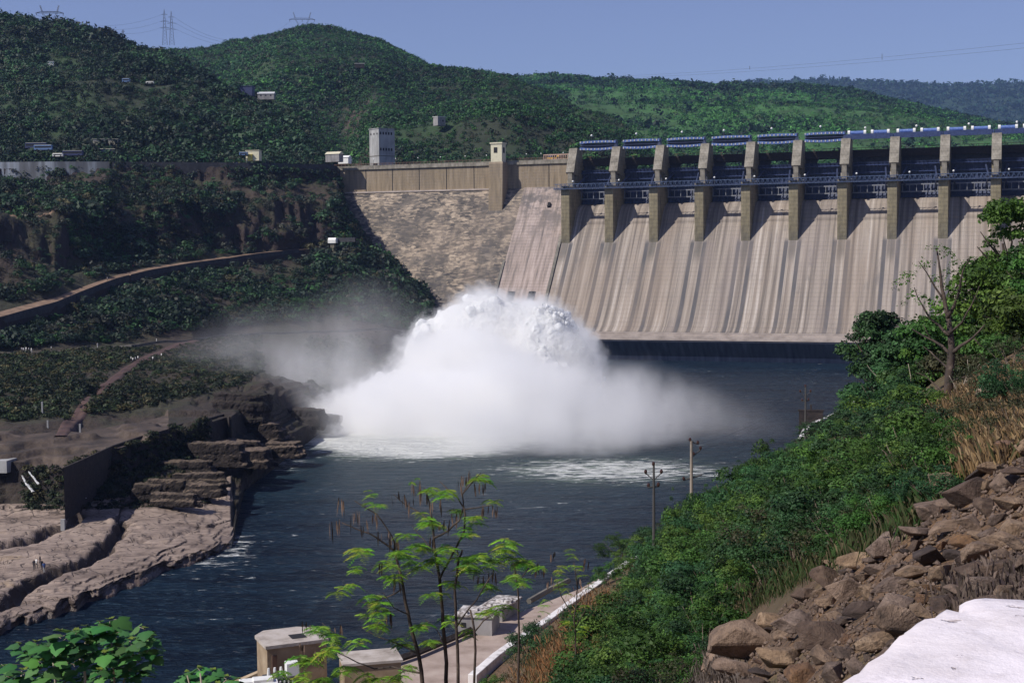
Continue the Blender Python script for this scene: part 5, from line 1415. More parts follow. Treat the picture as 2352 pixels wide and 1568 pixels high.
stuff_plants('ground_cover', pts, rng.uniform(.35, 1.2, n), 40, .26, [(.012, .022, .010, 3), (.024, .034, .014, 2), (.06, .055, .022, 1.3), (.035, .055, .02, 1)], 'low dark bushes and dry grass on the river terraces', .6)
n = 11500
pts = LEFT.scatter(n, lambda px, v, p: ((v > 17.0) & (v < 20.3) & ~((v > 17.97) & (v < 19.05))) * (px < 900) * (1.0 + 2.5 * (v < 17.25)))
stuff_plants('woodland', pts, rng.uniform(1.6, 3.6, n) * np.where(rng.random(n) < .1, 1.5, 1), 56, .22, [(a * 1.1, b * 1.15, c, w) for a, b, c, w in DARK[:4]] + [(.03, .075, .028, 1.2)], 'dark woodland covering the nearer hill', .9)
n = 22000
pts = H2.scatter(n, lambda px, v, p: (v > .02) * (v < 3.15) * (0.8 + .7 * (vnoise(p[..., 0] / 70, p[..., 1] / 70, 0, 5) > -.3)) * (px > 280))
pc, _ = proj(pts[:, 0], pts[:, 1], pts[:, 2])
stuff_plants('woodland', pts, rng.uniform(1.8, 3.8, n), 34, .25, GREEN, 'green woodland covering the rounded hill behind the dam', .85, .35, patch=110.0)
n = 19000
pts = H3.scatter(n, lambda px, v, p: (v > .5) * (v < 3.1) * (0.6 + .8 * (vnoise(p[..., 0] / 110, p[..., 1] / 150, 0, 15) + .35 * (v > 2.3) > -.05)))
stuff_plants('woodland', pts, rng.uniform(2.4, 5.2, n), 20, .28, LIGHT, 'light green wooded hill beyond the gates', .8, .35, patch=150.0)
n = 2600
pts = H3.scatter(n, lambda px, v, p: (v > 2.6) * (v < 3.1) * 1.0 + (v > .5) * .25)
stuff_plants('woodland', pts, rng.uniform(4, 7, n), 16, .36, [(.012, .035, .018, 3), (.02, .055, .022, 1)], 'darker trees along the top of the light green hill', .8)
n = 4500
pts = H4.scatter(n, lambda px, v, p: (v > .9) * (v < 2.1) * 1.0)
stuff_plants('woodland', pts, rng.uniform(10, 20, n), 12, .36, [(.010, .032, .018, 3), (.014, .045, .02, 2)], 'blue green forest on the distant ridge', .7)

n = 2600
pts = RIGHT.scatter(n, lambda px, v, p: (v > 5.2) * (v < 6.85) * (px > 1700) * (0.2 + (vnoise(p[..., 0] / 14, p[..., 1] / 14, 0, 55) > -.1)))
stuff_plants('scrub', pts, rng.uniform(.5, 1.1, n), 60, .2, [(.035, .075, .022, 3), (.055, .11, .03, 2), (.07, .065, .03, 1.5), (.03, .055, .02, 2)], 'low green and brown scrub on the slope above the bend of the white parapet')
# ------------------------------------------------------------------ single bushes and trees
def crown_mesh(name, blobs, K, leaf, pal, seed, squash=.85, parent=None):
    rg = np.random.default_rng(seed)
    pts = np.array([b[:3] for b in blobs]); rad = np.array([b[3] for b in blobs])
    kk = K
    t = pick_tints(len(pts), pal, rg, .25)
    v_, f_, c_ = tufts(pts, rad, kk, leaf, t, squash, rg, 0.0, .3)
    me_o = mesh_np(name, v_, f_, M['leaf'], parent=parent, colors=c_)
    return me_o
def bush_blobs(seed, w, h, n):
    rr = random.Random(seed); out = []
    for i in range(n):
        a = rr.uniform(0, 6.28); q = math.sqrt(rr.random()) * w; z = rr.uniform(.25, 1.0) * h * (1 - .45 * (q / w) ** 2)
        out.append((q * math.cos(a), q * math.sin(a), z, rr.uniform(.22, .42) * w))
    return out
# far-bank bushes that stand out
FB = []
for i in range(5):
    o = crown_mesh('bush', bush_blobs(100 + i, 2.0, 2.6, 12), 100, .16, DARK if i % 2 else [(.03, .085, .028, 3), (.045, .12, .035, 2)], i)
    FB.append(o)
pts = LEFT.scatter(190, lambda px, v, p: (((v > 9.1) & (v < 9.72)) * (2.0 + 4.0 * (px > 640)) + ((v > 12.2) & (v < 15.8)) * .45) * (px > 0) * (px < 960))
reg = {0: ('round dark green bush on the slope between the brown road and the lower road', 'bushes below the brown road'), 1: ('round dark green bush on the steep slope above the brown road', 'bushes above the brown road')}
for i, p in enumerate(pts):
    o = FB[i] if i < 5 else FB[i % 5].copy()
    if i >= 5: COL.objects.link(o)
    o.location = p - np.array([0, 0, .3]); s_ = rng.uniform(.8, 1.55); o.scale = (s_, s_, s_ * rng.uniform(.8, 1.05)); o.rotation_euler.z = rng.uniform(0, 6.28)
    bx, by = proj(*p); up_ = by < np.interp(bx, [0, 130, 270, 440, 600, 700, 800], [730, 695, 640, 605, 583, 573, 545])
    tag(o, reg[int(up_)][0], 'bush', reg[int(up_)][1])

# leafy shrubs of the near bank: four kinds in three builds each
SP = {}
PAL_A = [(.042, .100, .020, 3), (.058, .135, .026, 3), (.026, .064, .016, 2), (.095, .17, .032, 1)]
PAL_B = [(.032, .085, .030, 3), (.045, .115, .038, 3), (.024, .055, .022, 2)]
PAL_C = [(.07, .13, .022, 3), (.10, .17, .03, 2), (.04, .08, .018, 2)]
PAL_D = [(.05, .055, .025, 3), (.075, .075, .035, 2), (.03, .05, .018, 2)]
def shrub(kind, seed):
    pal = {'a': PAL_A, 'b': PAL_B, 'c': PAL_C, 'd': PAL_D}[kind]
    rr = random.Random(seed)
    r = empty('shrub')
    bl = bush_blobs(seed, 1.9, 2.6, 26 if kind != 'd' else 20)
    bl = [(x, y, z, q * .82) for x, y, z, q in bl] + [(x * 1.12, y * 1.12, z * 1.14 + .1, q * .28) for x, y, z, q in bush_blobs(seed + 50, 1.9, 2.7, 16)]
    c = crown_mesh('crown', bl, 300 if kind != 'd' else 130, .10, pal, seed, parent=r)
    b = MB()
    for k in range(7):
        a = rr.uniform(0, 6.28); q = rr.uniform(.5, 1.5)
        b.tube([(0, 0, -.4), (math.cos(a) * q * .4, math.sin(a) * q * .4, .9), (math.cos(a) * q, math.sin(a) * q, rr.uniform(1.5, 2.3))], [.05, .03, .01], 5)
    b.build('stem', M['bark'], r)
    return r
for k in 'abcd': SP[k] = [shrub(k, 200 + ord(k) * 7 + j) for j in range(3)]
used = set()
SH_LBL = {'a': ('leafy bright green shrub in the thicket on the near slope', 'bright green shrubs of the thicket'), 'b': ('leafy dark bluish green shrub in the thicket on the near slope', 'dark green shrubs of the thicket'),
          'c': ('yellowish green shrub growing at the edge of the thicket', 'yellow green shrubs'), 'd': ('dull olive half dry shrub on the near slope', 'olive dry shrubs')}
def put_shrub(kind, x, y, s_, lbl=None, grp=None, z=None, sz=1.0):
    k = rng.integers(0, 3); src = SP[kind][k]
    o = src if (kind, k) not in used else copy_tree(src)
    used.add((kind, k))
    o.location = (x, y, (RIGHT.height(x, y) if z is None else z) - .1); o.scale = (s_, s_, s_ * sz); o.rotation_euler.z = rng.uniform(0, 6.28)
    tag(o, lbl or SH_LBL[kind][0], 'shrub', grp or SH_LBL[kind][1])
    return o
THICK = [(1495, 1285), (1530, 1215), (1640, 1170), (1740, 1110), (1860, 1060), (1990, 1000), (2100, 990), (2090, 1090), (2180, 1130), (2080, 1225), (1905, 1292), (1660, 1420), (1600, 1640), (1540, 1760), (1290, 1760), (1400, 1500), (1440, 1380)]
cnt = 0; tries = 0; placed = []
while cnt < 150 and tries < 6000:
    tries += 1
    px = rng.uniform(1280, 2190); Y = math.exp(rng.uniform(math.log(19), math.log(185)))
    x = (px - CX) / F * Y; g = RIGHT.height(x, Y); _, py = proj(x, Y, g)
    if not inpoly(np.array(px), np.array(py), THICK): continue
    s_ = np.interp(Y, [20, 27, 40, 80, 185], [.42, .60, .90, 1.3, 1.6]) * rng.uniform(.7, 1.25)
    if px < 1500:
        _, tpy = proj(x, Y, g + 2.3 * s_)
        if tpy < np.interp(px, [1280, 1400, 1480, 1500], [1475, 1385, 1305, 1290]): continue
    if 1790 < px < 2050:
        _, tpy = proj(x, Y, g + 2.5 * s_)
        if tpy < np.interp(px, [1835, 1880, 1935, 2000], [1022, 985, 955, 915]): continue
    if any(math.hypot(x - a, Y - c) < 1.15 * (s_ + t) * .9 for a, c, t in placed): continue
    placed.append((x, Y, s_))
    kind = 'a' if rng.random() < .48 else ('b' if rng.random() < .6 else ('c' if rng.random() < .3 else 'd'))
    put_shrub(kind, x, Y, s_, sz=.8); cnt += 1
# shrubs that make the outline of the thicket against the river
for px, top, Y, kind, w in ((1530, 1205, 108, 'd', .7), (1552, 1165, 110, 'c', .8), (1575, 1105, 112, 'c', 1.0), (1610, 1130, 108, 'a', 1.1), (1650, 1090, 104, 'a', 1.3), (1700, 1060, 104, 'a', 1.4), (1722, 1010, 108, 'a', 1.2), (1770, 998, 110, 'a', 1.2), (1800, 1035, 104, 'b', 1.0),
                            (1868, 1045, 110, 'b', 1.0), (1915, 1000, 125, 'b', 1.1), (1955, 975, 130, 'b', 1.0), (1990, 962, 130, 'a', 1.0), (2040, 940, 120, 'b', 1.4), (1740, 1120, 96, 'b', 1.4), (1830, 1110, 92, 'a', 1.4), (1930, 1060, 90, 'b', 1.4), (2010, 1040, 84, 'a', 1.2), (1680, 1180, 84, 'b', 1.2), (1600, 1230, 84, 'a', 1.1)):
    p = P(px, top, Y); g = RIGHT.height(p.x, p.y); h = max(1.6, p.z - g); s_ = w
    put_shrub(kind, p.x, p.y, s_, 'taller shrub on the outline of the thicket against the river', 'outline shrubs of the thicket', sz=h / 3.05 / s_)
for px, py, s_, kind in ((1210, 1530, .75, 'b'), (1250, 1500, .7, 'b'), (1180, 1560, .55, 'd'), (1320, 1440, .45, 'a'), (1345, 1520, .5, 'd'), (1300, 1600, .5, 'b'), (1440, 1330, .5, 'c'), (1390, 1345, .45, 'a'), (1240, 1620, .5, 'c'), (1130, 1600, .45, 'c')):
    d = None
    for Y in np.arange(40, 190, 1.0):
        x = (px - CX) / F * Y; _, q = proj(x, Y, RIGHT.height(x, Y))
        if q < py: d = (x, Y); break
    if d: put_shrub(kind, d[0], d[1], s_ * d[1] / 75, 'low shrub on the bare brown slope beside the white parapet', 'shrubs by the parapet')
for px, py, s_, kind in ((2130, 1010, .40, 'd'), (2200, 1000, .35, 'd'), (2290, 960, .4, 'd'), (2340, 930, .4, 'b'), (2260, 905, .45, 'd'), (2330, 1000, .3, 'd'), (2180, 1060, .4, 'a'), (2150, 1085, .35, 'c'), (2100, 1110, .45, 'a'), (2330, 870, .5, 'd'), (2230, 1045, .28, 'd')):
    for Y in np.arange(14, 90, .5):
        x = (px - CX) / F * Y; _, q = proj(x, Y, RIGHT.height(x, Y))
        if q < py: put_shrub(kind, x, Y, s_, 'small shrub scattered in the golden dry grass', 'shrubs in the dry grass'); break
# one round bush against the water
rb = P(1424, 1250, 174)
o = put_shrub('a', rb.x, rb.y, 1.5, 'round dark hearted bush standing alone against the water by the parapet end', 'round riverside bush', z=rb.z - 2.0, sz=.8); 
o['group'] = ''; del o['group']

# trees at the right edge
def limb_path(a, b, wob, n, rr):
    a, b = Vector(a), Vector(b); L_ = (b - a).length; out = []
    for i in range(n + 1):
        t = i / n; p = a.lerp(b, t)
        if 0 < i < n: p += Vector((rr.uniform(-1, 1), rr.uniform(-1, 1), rr.uniform(-.5, .5))) * wob * L_
        out.append(p)
    return out
def leafy_tree(px, top, Y, width, pal, label, seed, base=None, crown_from=.35, K=170, leaf=.15, nb=34, trunk=M['bark_dark'], name='tree'):
    """width in image px; stands on the near bank"""
    t = P(px, top, Y); g = RIGHT.height(t.x, t.y) if base is None else base; H = t.z - g; W = width / F * Y / 2
    rr = random.Random(seed)
    r = empty(name, (t.x, t.y, g), 0, label, 'tree')
    b = MB(); tips = []
    b.tube(limb_path((0, 0, -.5), (rr.uniform(-.2, .2) * W, 0, H * .7), .03, 5, rr), [.035 * H, .03 * H, .025 * H, .02 * H, .014 * H, .008 * H], 7)
    for k in range(9):
        a = rr.uniform(0, 6.28); z0 = H * rr.uniform(.25, .6); e = Vector((math.cos(a) * W * .8, math.sin(a) * W * .8, H * rr.uniform(.5, .92)))
        b.tube(limb_path((0, 0, z0), e, .06, 4, rr), [.015 * H, .012 * H, .009 * H, .006 * H, .003 * H], 5); tips.append(e)
    b.build('trunk', trunk, r)
    bl = []
    for i in range(nb):
        a = rr.uniform(0, 6.28); z = rr.uniform(crown_from, 1.0); q = math.sqrt(rr.random()) * W * math.sin(math.pi * min(.97, (z - crown_from * .75) / (1.06 - crown_from * .75))) ** .6
        bl.append((q * math.cos(a), q * math.sin(a), z * H * .95, rr.uniform(.20, .40) * W))
    c = crown_mesh('crown', bl, K, leaf, pal, seed, .8, parent=r)
    return r
PAL_T = [(.06, .13, .02, 3), (.085, .17, .028, 3), (.035, .08, .016, 2)]
leafy_tree(2318, 462, 75, 190, PAL_T, 'tall bright green tree against the gates at the right edge', 1, K=230, nb=44)
leafy_tree(2290, 620, 68, 200, PAL_T, 'bushy bright green tree below the tallest one at the right edge', 2, K=230, nb=40)
leafy_tree(2385, 560, 62, 190, PAL_A, 'dark green tree cut by the right edge of the view', 3, K=200, nb=36)
leafy_tree(2012, 722, 96, 150, PAL_B, 'dark green tree with pointed top standing against the chute', 4, crown_from=.12, K=260, nb=60)
leafy_tree(2075, 775, 94, 190, PAL_B, 'rounded dark green tree right of the pointed one', 5, crown_from=.08, K=240, nb=60)
leafy_tree(2150, 745, 90, 180, PAL_A, 'mid green tree behind the bare forked tree', 6, crown_from=.08, K=240, nb=60)
leafy_tree(2235, 700, 78, 210, PAL_A, 'mid green tree right of the bare forked tree', 7, crown_from=.08, K=240, nb=60)
leafy_tree(2340, 690, 60, 210, PAL_C, 'yellow green tree low at the right edge above the dry grass', 8, crown_from=.06, K=220, nb=50)
leafy_tree(2010, 850, 90, 130, PAL_B, 'broad dark shrubby tree overhanging the far parapet', 9, crown_from=.05, K=220, nb=44)
leafy_tree(2110, 850, 76, 170, PAL_A, 'olive half bare shrubby tree at the foot of the forked one', 10, crown_from=.05, K=180, nb=44)
leafy_tree(2210, 830, 64, 170, PAL_D, 'olive half bare shrubby tree above the dry grass', 11, crown_from=.05, K=180, nb=44)
leafy_tree(2300, 790, 58, 190, PAL_A, 'green shrubby tree between the olive one and the right edge', 12, crown_from=.05, K=200, nb=44)

def traced_tree(name, label, Y, limbs, mat, leaves=None, base_drop=1.5, cat='tree', tuft_r=.16, pal=None, seed=0, K=60):
    """limbs: list of ([(px, py, dY)], r0, r1) in image points at distance Y; real thickness and depth"""
    p0 = limbs[0][0][0]; o0 = P(p0[0], p0[1], Y + p0[2])
    r = empty(name, o0, 0, label, cat)
    b = MB(); rr = random.Random(seed)
    for pts_, r0, r1 in limbs:
        w = [P(a, c, Y + d) - o0 for a, c, d in pts_]
        ww = []
        for a, c in zip(w[:-1], w[1:]):
            ww += [a, a.lerp(c, .5) + Vector((rr.uniform(-1, 1), rr.uniform(-1, 1), rr.uniform(-1, 1))) * (c - a).length * .035]
        ww.append(w[-1])
        n = len(ww); b.tube(ww, [r0 + (r1 - r0) * i / (n - 1) for i in range(n)], 7)
    tr = b.build('trunk', mat, r, smooth=True)
    if leaves:
        bl = [((P(a, c, Y + d) - o0)[0], (P(a, c, Y + d) - o0)[1], (P(a, c, Y + d) - o0)[2], q) for a, c, d, q in leaves]
        c = crown_mesh('crown', bl, K, .16, pal, seed, parent=r)
    return r
lv = []
for (a, c) in ((2155, 575), (2120, 610), (2090, 640), (2175, 590), (2200, 610), (2230, 640), (2120, 690), (2095, 685), (2150, 650), (2210, 680), (2250, 620), (2175, 640), (2075, 650), (2240, 700), (2140, 720), (2110, 740), (2220, 740)):
    lv.append((a, c, rng.uniform(-1, 1), .34))
lv += [(a + rng.uniform(-22, 22), c + rng.uniform(-18, 18), rng.uniform(-1, 1), .2) for a, c, _, _ in lv for k in range(2)]
traced_tree('forked_tree', 'dark forked half bare tree with pale twigs on the right slope', 52,
  [([(2163, 960, 0), (2172, 925, 0), (2180, 880, 0), (2183, 840, 0), (2186, 800, 0), (2182, 760, .2), (2176, 720, .4), (2168, 680, .5), (2160, 630, .6), (2152, 575, .8)], .21, .03),
   ([(2184, 812, 0), (2205, 795, -.3), (2235, 775, -.5), (2262, 745, -.6)], .09, .02), ([(2184, 815, 0), (2165, 795, .3), (2140, 780, .6), (2110, 765, .9), (2095, 755, 1)], .07, .015),
   ([(2180, 770, 0), (2158, 748, .4), (2135, 730, .5), (2118, 700, .6), (2100, 660, .8)], .07, .015), ([(2176, 730, .3), (2192, 700, 0), (2205, 660, -.3), (2212, 620, -.5), (2228, 590, -.6)], .07, .015),
   ([(2168, 690, .5), (2148, 660, .7), (2128, 625, .8), (2110, 600, .9)], .045, .012), ([(2182, 765, 0), (2210, 740, -.5), (2232, 700, -.7), (2250, 655, -.8)], .05, .012),
   ([(2183, 850, 0), (2160, 830, .5), (2138, 808, .8), (2120, 795, 1)], .05, .012), ([(2180, 880, 0), (2205, 868, -.4), (2240, 862, -.6), (2262, 850, -.8)], .05, .012),
   ([(2176, 905, 0), (2150, 885, .3), (2128, 865, .5), (2105, 855, .6)], .045, .01), ([(2235, 775, -.5), (2250, 792, -.6), (2262, 800, -.6)], .03, .01), ([(2140, 780, .6), (2130, 765, .6), (2120, 745, .7)], .03, .01)],
  M['bark_dark'], lv, pal=[(.05, .12, .02, 3), (.08, .17, .03, 1)], seed=5, K=26)
PB = M['bark_pale']
def bare(label, Y, limbs, seed): traced_tree('bare_shrub', label, Y, limbs, PB, seed=seed, cat='bare shrub')
bare('white stemmed leafless shrub with four upright forks on the thicket edge', 62, [([(2008, 1075, 0), (2008, 1045, 0), (2006, 1018, 0)], .07, .05), ([(2006, 1018, 0), (2002, 1000, .2), (2001, 970, .4)], .04, .012),
   ([(2006, 1018, 0), (1985, 1000, .3), (1972, 985, .3), (1962, 975, .4)], .04, .012), ([(2008, 1020, 0), (2030, 1000, -.3), (2055, 980, -.4), (2072, 960, -.5)], .04, .012), ([(2008, 1022, 0), (2018, 1000, 0), (2026, 960, .2)], .03, .01), ([(2025, 1002, -.2), (2040, 985, -.3), (2048, 972, -.3)], .02, .008)], 1)
bare('curving pale leafless branch left of the forked tree', 70, [([(2110, 960, 0), (2098, 925, 0), (2090, 900, 0), (2092, 865, 0), (2086, 835, 0)], .05, .012), ([(2098, 925, 0), (2080, 905, .2), (2070, 895, .2)], .03, .01), ([(2110, 940, 0), (2125, 915, 0), (2130, 890, 0)], .02, .008)], 2)
bare('long pale arching branch over the far parapet end', 84, [([(2058, 895, 0), (2030, 878, 0), (2005, 855, 0), (1992, 838, 0)], .05, .012), ([(2030, 878, 0), (2015, 872, .2)], .02, .008)], 3)
bare('low fan of pale twigs beside the large boulder', 52, [([(2135, 970, 0), (2128, 940, 0), (2120, 915, 0), (2100, 895, 0)], .03, .008), ([(2135, 970, 0), (2110, 945, 0), (2085, 925, .2), (2070, 920, .2)], .03, .008), ([(2135, 970, 0), (2140, 930, 0), (2138, 905, 0)], .02, .008), ([(2120, 915, 0), (2135, 898, 0)], .015, .006)], 4)
bare('pale twigs reaching over the dry grass at the tree foot', 48, [([(2200, 905, 0), (2215, 880, 0), (2225, 850, 0), (2222, 825, 0)], .03, .008), ([(2215, 880, 0), (2235, 862, 0), (2250, 835, 0)], .02, .007), ([(2200, 905, 0), (2190, 880, 0), (2180, 862, 0)], .02, .007)], 5)
bare('thin pale branch leaning against the green thicket', 66, [([(2000, 1110, 0), (1985, 1090, 0), (1972, 1068, 0), (1974, 1045, 0)], .04, .01)], 6)

# ------------------------------------------------------------------ dry grass
def grass_field(name, poly, n, h, pal, label, Yr, width=.006, m=6, spread=.35):
    c0, c1 = max(0, int((min(p[0] for p in poly) - RIGHT.cols[0]) / 8) - 1), min(len(RIGHT.cols) - 2, int((max(p[0] for p in poly) - RIGHT.cols[0]) / 8) + 1)
    xs = []
    N0 = n * 12
    px = rng.uniform(min(p[0] for p in poly), max(p[0] for p in poly), N0); Y = np.exp(rng.uniform(math.log(Yr[0]), math.log(Yr[1]), N0))
    for a, y in zip(px, Y):
        x = (a - CX) / F * y; g = RIGHT.height(x, y); _, py = proj(x, y, g)
        if inpoly(np.array(a), np.array(py), poly): xs.append((x, y, g))
        if len(xs) >= n: break
    base = np.repeat(np.array(xs), m, 0); N = len(base)
    sc_ = np.clip(base[:, 1:2] / 35, .6, 3)
    base[:, :2] += rng.normal(size=(N, 2)) * spread * sc_
    a = rng.uniform(0, 6.28, N); ln = rng.uniform(.35, 1.1, N) * h; lean = rng.uniform(.1, 1.3, N) * ln
    tip = base + np.stack([np.cos(a) * lean, np.sin(a) * lean, ln], 1)
    w = width * (base[:, 1] / 30) * rng.uniform(.7, 1.6, N)
    wa = rng.uniform(-.7, .7, N)
    sx = np.stack([w * np.cos(wa), w * np.sin(wa), w * 0], 1)
    mid = (base + tip) / 2 + np.stack([w * 0, w * 0, ln * .12], 1)
    v_ = np.stack([base - sx - [0, 0, .12], base + sx - [0, 0, .12], mid + sx * .8, tip], 1)
    c_ = np.repeat(pick_tints(N, pal, var=.35), 4, 0)
    return tag(mesh_np(name, v_.reshape(-1, 3), np.arange(N * 4).reshape(-1, 4), M['leaf_plain'], colors=c_), label, name.replace('_', ' '), kind='stuff')
STRAW = [(.23, .155, .07, 3), (.15, .10, .05, 2.5), (.30, .22, .115, 1.5), (.09, .065, .038, 2), (.07, .075, .03, 1.2)]
grass_field('dry_grass', [(2085, 1010), (2150, 945), (2230, 900), (2352, 838), (2520, 800), (2520, 1010), (2352, 1050), (2230, 1090), (2150, 1140), (2080, 1110)], 26000, .15, STRAW, 'golden dry grass on the slope above the boulders', (14, 75), .0024, m=6, spread=.25)
grass_field('dry_grass', [(1290, 1440), (1360, 1350), (1430, 1360), (1440, 1420), (1380, 1520), (1330, 1640), (1200, 1760), (1150, 1640), (1250, 1520)], 3500, .35, [(.28, .14, .055, 3), (.18, .10, .045, 2), (.16, .12, .06, 2), (.07, .07, .03, 1)], 'orange dry grass strip below the white parapet', (60, 165), .004)
grass_field('undergrowth', [(a, c + 20) for a, c in THICK], 16000, .16, [(.05, .06, .022, 3), (.09, .075, .04, 1.5), (.035, .07, .018, 3), (.14, .11, .06, .7)], 'mixed dry and green undergrowth between the shrubs', (14, 120), .0028, m=5, spread=.3)
grass_field('dead_brush', [(1540, 1500), (1640, 1440), (1720, 1560), (1700, 1640), (1480, 1700)], 2500, .12, [(.11, .09, .075, 3), (.17, .14, .12, 2), (.06, .045, .035, 2)], 'grey dead brush at the foot of the big block of rock', (12, 40), .0018)
grass_field('dry_grass', [(2180, 1330), (2352, 1280), (2500, 1300), (2500, 1400), (2200, 1400)], 900, .06, [(.12, .09, .075, 3), (.18, .13, .11, 2), (.07, .05, .05, 2)], 'thin purplish brown grass behind the whitewashed stone', (7, 24), .0018, m=5, spread=.12)
# ------------------------------------------------------------------ boulders of the rubble slope
def rock_mesh(seed, n=16, flat=.7, mat='tan'):
    rr = random.Random(seed)
    bm = bmesh.new()
    for i in range(n):
        d = Vector((rr.gauss(0, 1), rr.gauss(0, 1), rr.gauss(0, 1))).normalized()
        q = rr.uniform(.8, 1.1)
        bm.verts.new((d.x * q * .55, d.y * q * .45, d.z * q * .5 * flat))
    bmesh.ops.convex_hull(bm, input=bm.verts)
    for v_ in [v_ for v_ in bm.verts if not v_.link_faces]: bm.verts.remove(v_)
    bmesh.ops.dissolve_limit(bm, angle_limit=R(16), verts=bm.verts, edges=bm.edges)
    bmesh.ops.bevel(bm, geom=list(bm.edges) + list(bm.verts), offset=.025, segments=1, affect='EDGES')
    bmesh.ops.triangulate(bm, faces=bm.faces)
    bmesh.ops.subdivide_edges(bm, edges=bm.edges, cuts=2, use_grid_fill=True)
    for v_ in bm.verts:
        c = v_.co; f_ = float(fbm(np.array([c.x * 3.2 + seed]), np.array([c.y * 3.2]), np.array([c.z * 3.2]), 4, seed)[0])
        v_.co = c * (1 + .055 * f_)
    me = bpy.data.meshes.new('boulder'); bm.to_mesh(me); bm.free()
    me.materials.append(M['rock_' + mat])
    return me
RK = {t: [rock_mesh(300 + 13 * j + ord(t[0]), 9 + (j * 3) % 9, (.55, .75, .9, .45, .65, .85)[j % 6], t) for j in range(6)] for t in ('tan', 'rust', 'dark')}
def boulder(px, py, Y, w, t, k, label, group=None, rot=None, sc=(1, 1, 1), sink=.12):
    """py = image height of the boulder's centre"""
    p = P(px, py, Y); s_ = w / F * Y
    o = bpy.data.objects.new('boulder', RK[t][k]); link(o)
    o.location = p; o.scale = (s_ * sc[0], s_ * sc[1], s_ * sc[2]); o.rotation_euler = rot or (rng.uniform(-.5, .5), rng.uniform(-.5, .5), rng.uniform(0, 6.28))
    return tag(o, label, 'boulder', group)
_PYC = []
for _i in range(len(RIGHT.cols)):
    _sel = RIGHT.Y[_i] > 7
    _PYC.append((RIGHT.Y[_i][_sel], proj(RIGHT.X[_i][_sel], RIGHT.Y[_i][_sel], RIGHT.Z[_i][_sel])[1]))
def gY(px, py):
    i = int(np.clip(round((px - RIGHT.cols[0]) / 8), 0, len(_PYC) - 1)); Ys, q = _PYC[i]
    k = int(np.argmax(q < py))
    if k == 0: return float(Ys[0]) if q[0] < py else float(Ys[-1])
    t = (q[k - 1] - py) / max(1e-6, q[k - 1] - q[k]); return float(Ys[k - 1] + (Ys[k] - Ys[k - 1]) * t)
big = [(1708, 1482, 165, 'tan', 2, 'largest squarish pale brown block at the lower left of the rubble', (1.0, .9, .95)), (1838, 1425, 130, 'tan', 0, 'broad smooth brown boulder right of the squarish block', (1, .9, .75)),
       (1800, 1510, 140, 'tan', 4, 'speckled sloping boulder below the broad smooth one', (1.05, .9, 1.0)), (1968, 1290, 92, 'tan', 1, 'pale wedge shaped boulder at the thicket edge', (1.1, .8, .8)), (2228, 1132, 112, 'dark', 2, 'large rounded black boulder high in the rubble', (1, .9, .9)),
       (2155, 958, 60, 'dark', 1, 'grey boulder in the dry grass at the forked tree foot', (1, .9, 1.0)), (2040, 1345, 95, 'tan', 3, 'long sloping slab with an orange side in mid rubble', (1.2, .8, .8)), (2095, 1310, 90, 'tan', 5, 'flat topped brown slab above the long sloping one', (1.1, .9, .6)),
       (1900, 1380, 72, 'tan', 4, 'upright pale block between the wedge and the broad smooth boulder', (.9, .8, 1.1)), (2250, 1270, 86, 'tan', 2, 'square faced brown block at the right of the rubble', (1, .8, .9)), (2170, 1210, 100, 'tan', 3, 'wide flat ledge like slab under the black boulder', (1.25, .9, .5)),
       (2240, 1200, 90, 'tan', 0, 'brown boulder with a ridge right of the flat ledge slab', (1, .9, .8)), (2325, 1215, 95, 'tan', 5, 'tall brown boulder at the right edge', (.9, .8, 1.0)), (1975, 1400, 80, 'dark', 4, 'dark smooth boulder in the shadow of the orange sided slab', (1.2, .9, .8)),
       (2010, 1480, 100, 'tan', 1, 'angular brown block with a shaded right side near the white stone', (1.1, .9, .9)), (1945, 1500, 80, 'tan', 0, 'pale angular boulder left of the shaded block', (1, .9, .8)), (2150, 1350, 62, 'rust', 3, 'bright rust orange slab above the white stone', (1.2, .8, .6)),
       (2120, 1375, 58, 'rust', 1, 'rust orange boulder touching the orange slab', (1, .9, .8)), (1760, 1545, 78, 'dark', 3, 'dark slab wedged below the squarish block', (1.2, .9, .7)), (1940, 1432, 66, 'tan', 2, 'rounded grey brown boulder in the lower middle', (1, .9, .7)),
       (2352, 1080, 90, 'dark', 3, 'dark slab at the top right corner of the rubble', (1.3, .9, .6)), (2310, 905, 110, 'tan', 2, 'reddish earth covered boulder above the dry grass', (1.2, .9, .6))]
taken = []
for px, py, w, t, k, lab, sc in big:
    Y = gY(px, py + w * .25); boulder(px, py, Y, w, t, k, lab, None, (rng.uniform(-.25, .25), rng.uniform(-.25, .25), rng.uniform(-.5, .5)), sc); taken.append((px, py, w))
RUB = [(1640, 1500), (1700, 1440), (1800, 1400), (1890, 1330), (1930, 1275), (2050, 1225), (2120, 1180), (2150, 1120), (2230, 1075), (2352, 1015), (2420, 1000), (2420, 1600), (1640, 1640)]
NAMES = {'tan': ('angular brown boulder in the rubble slope', 'brown boulders of the rubble'), 'rust': ('small rust coloured rock in the rubble slope', 'rust coloured rocks of the rubble'), 'dark': ('small dark rock wedged in the rubble slope', 'dark rocks of the rubble')}
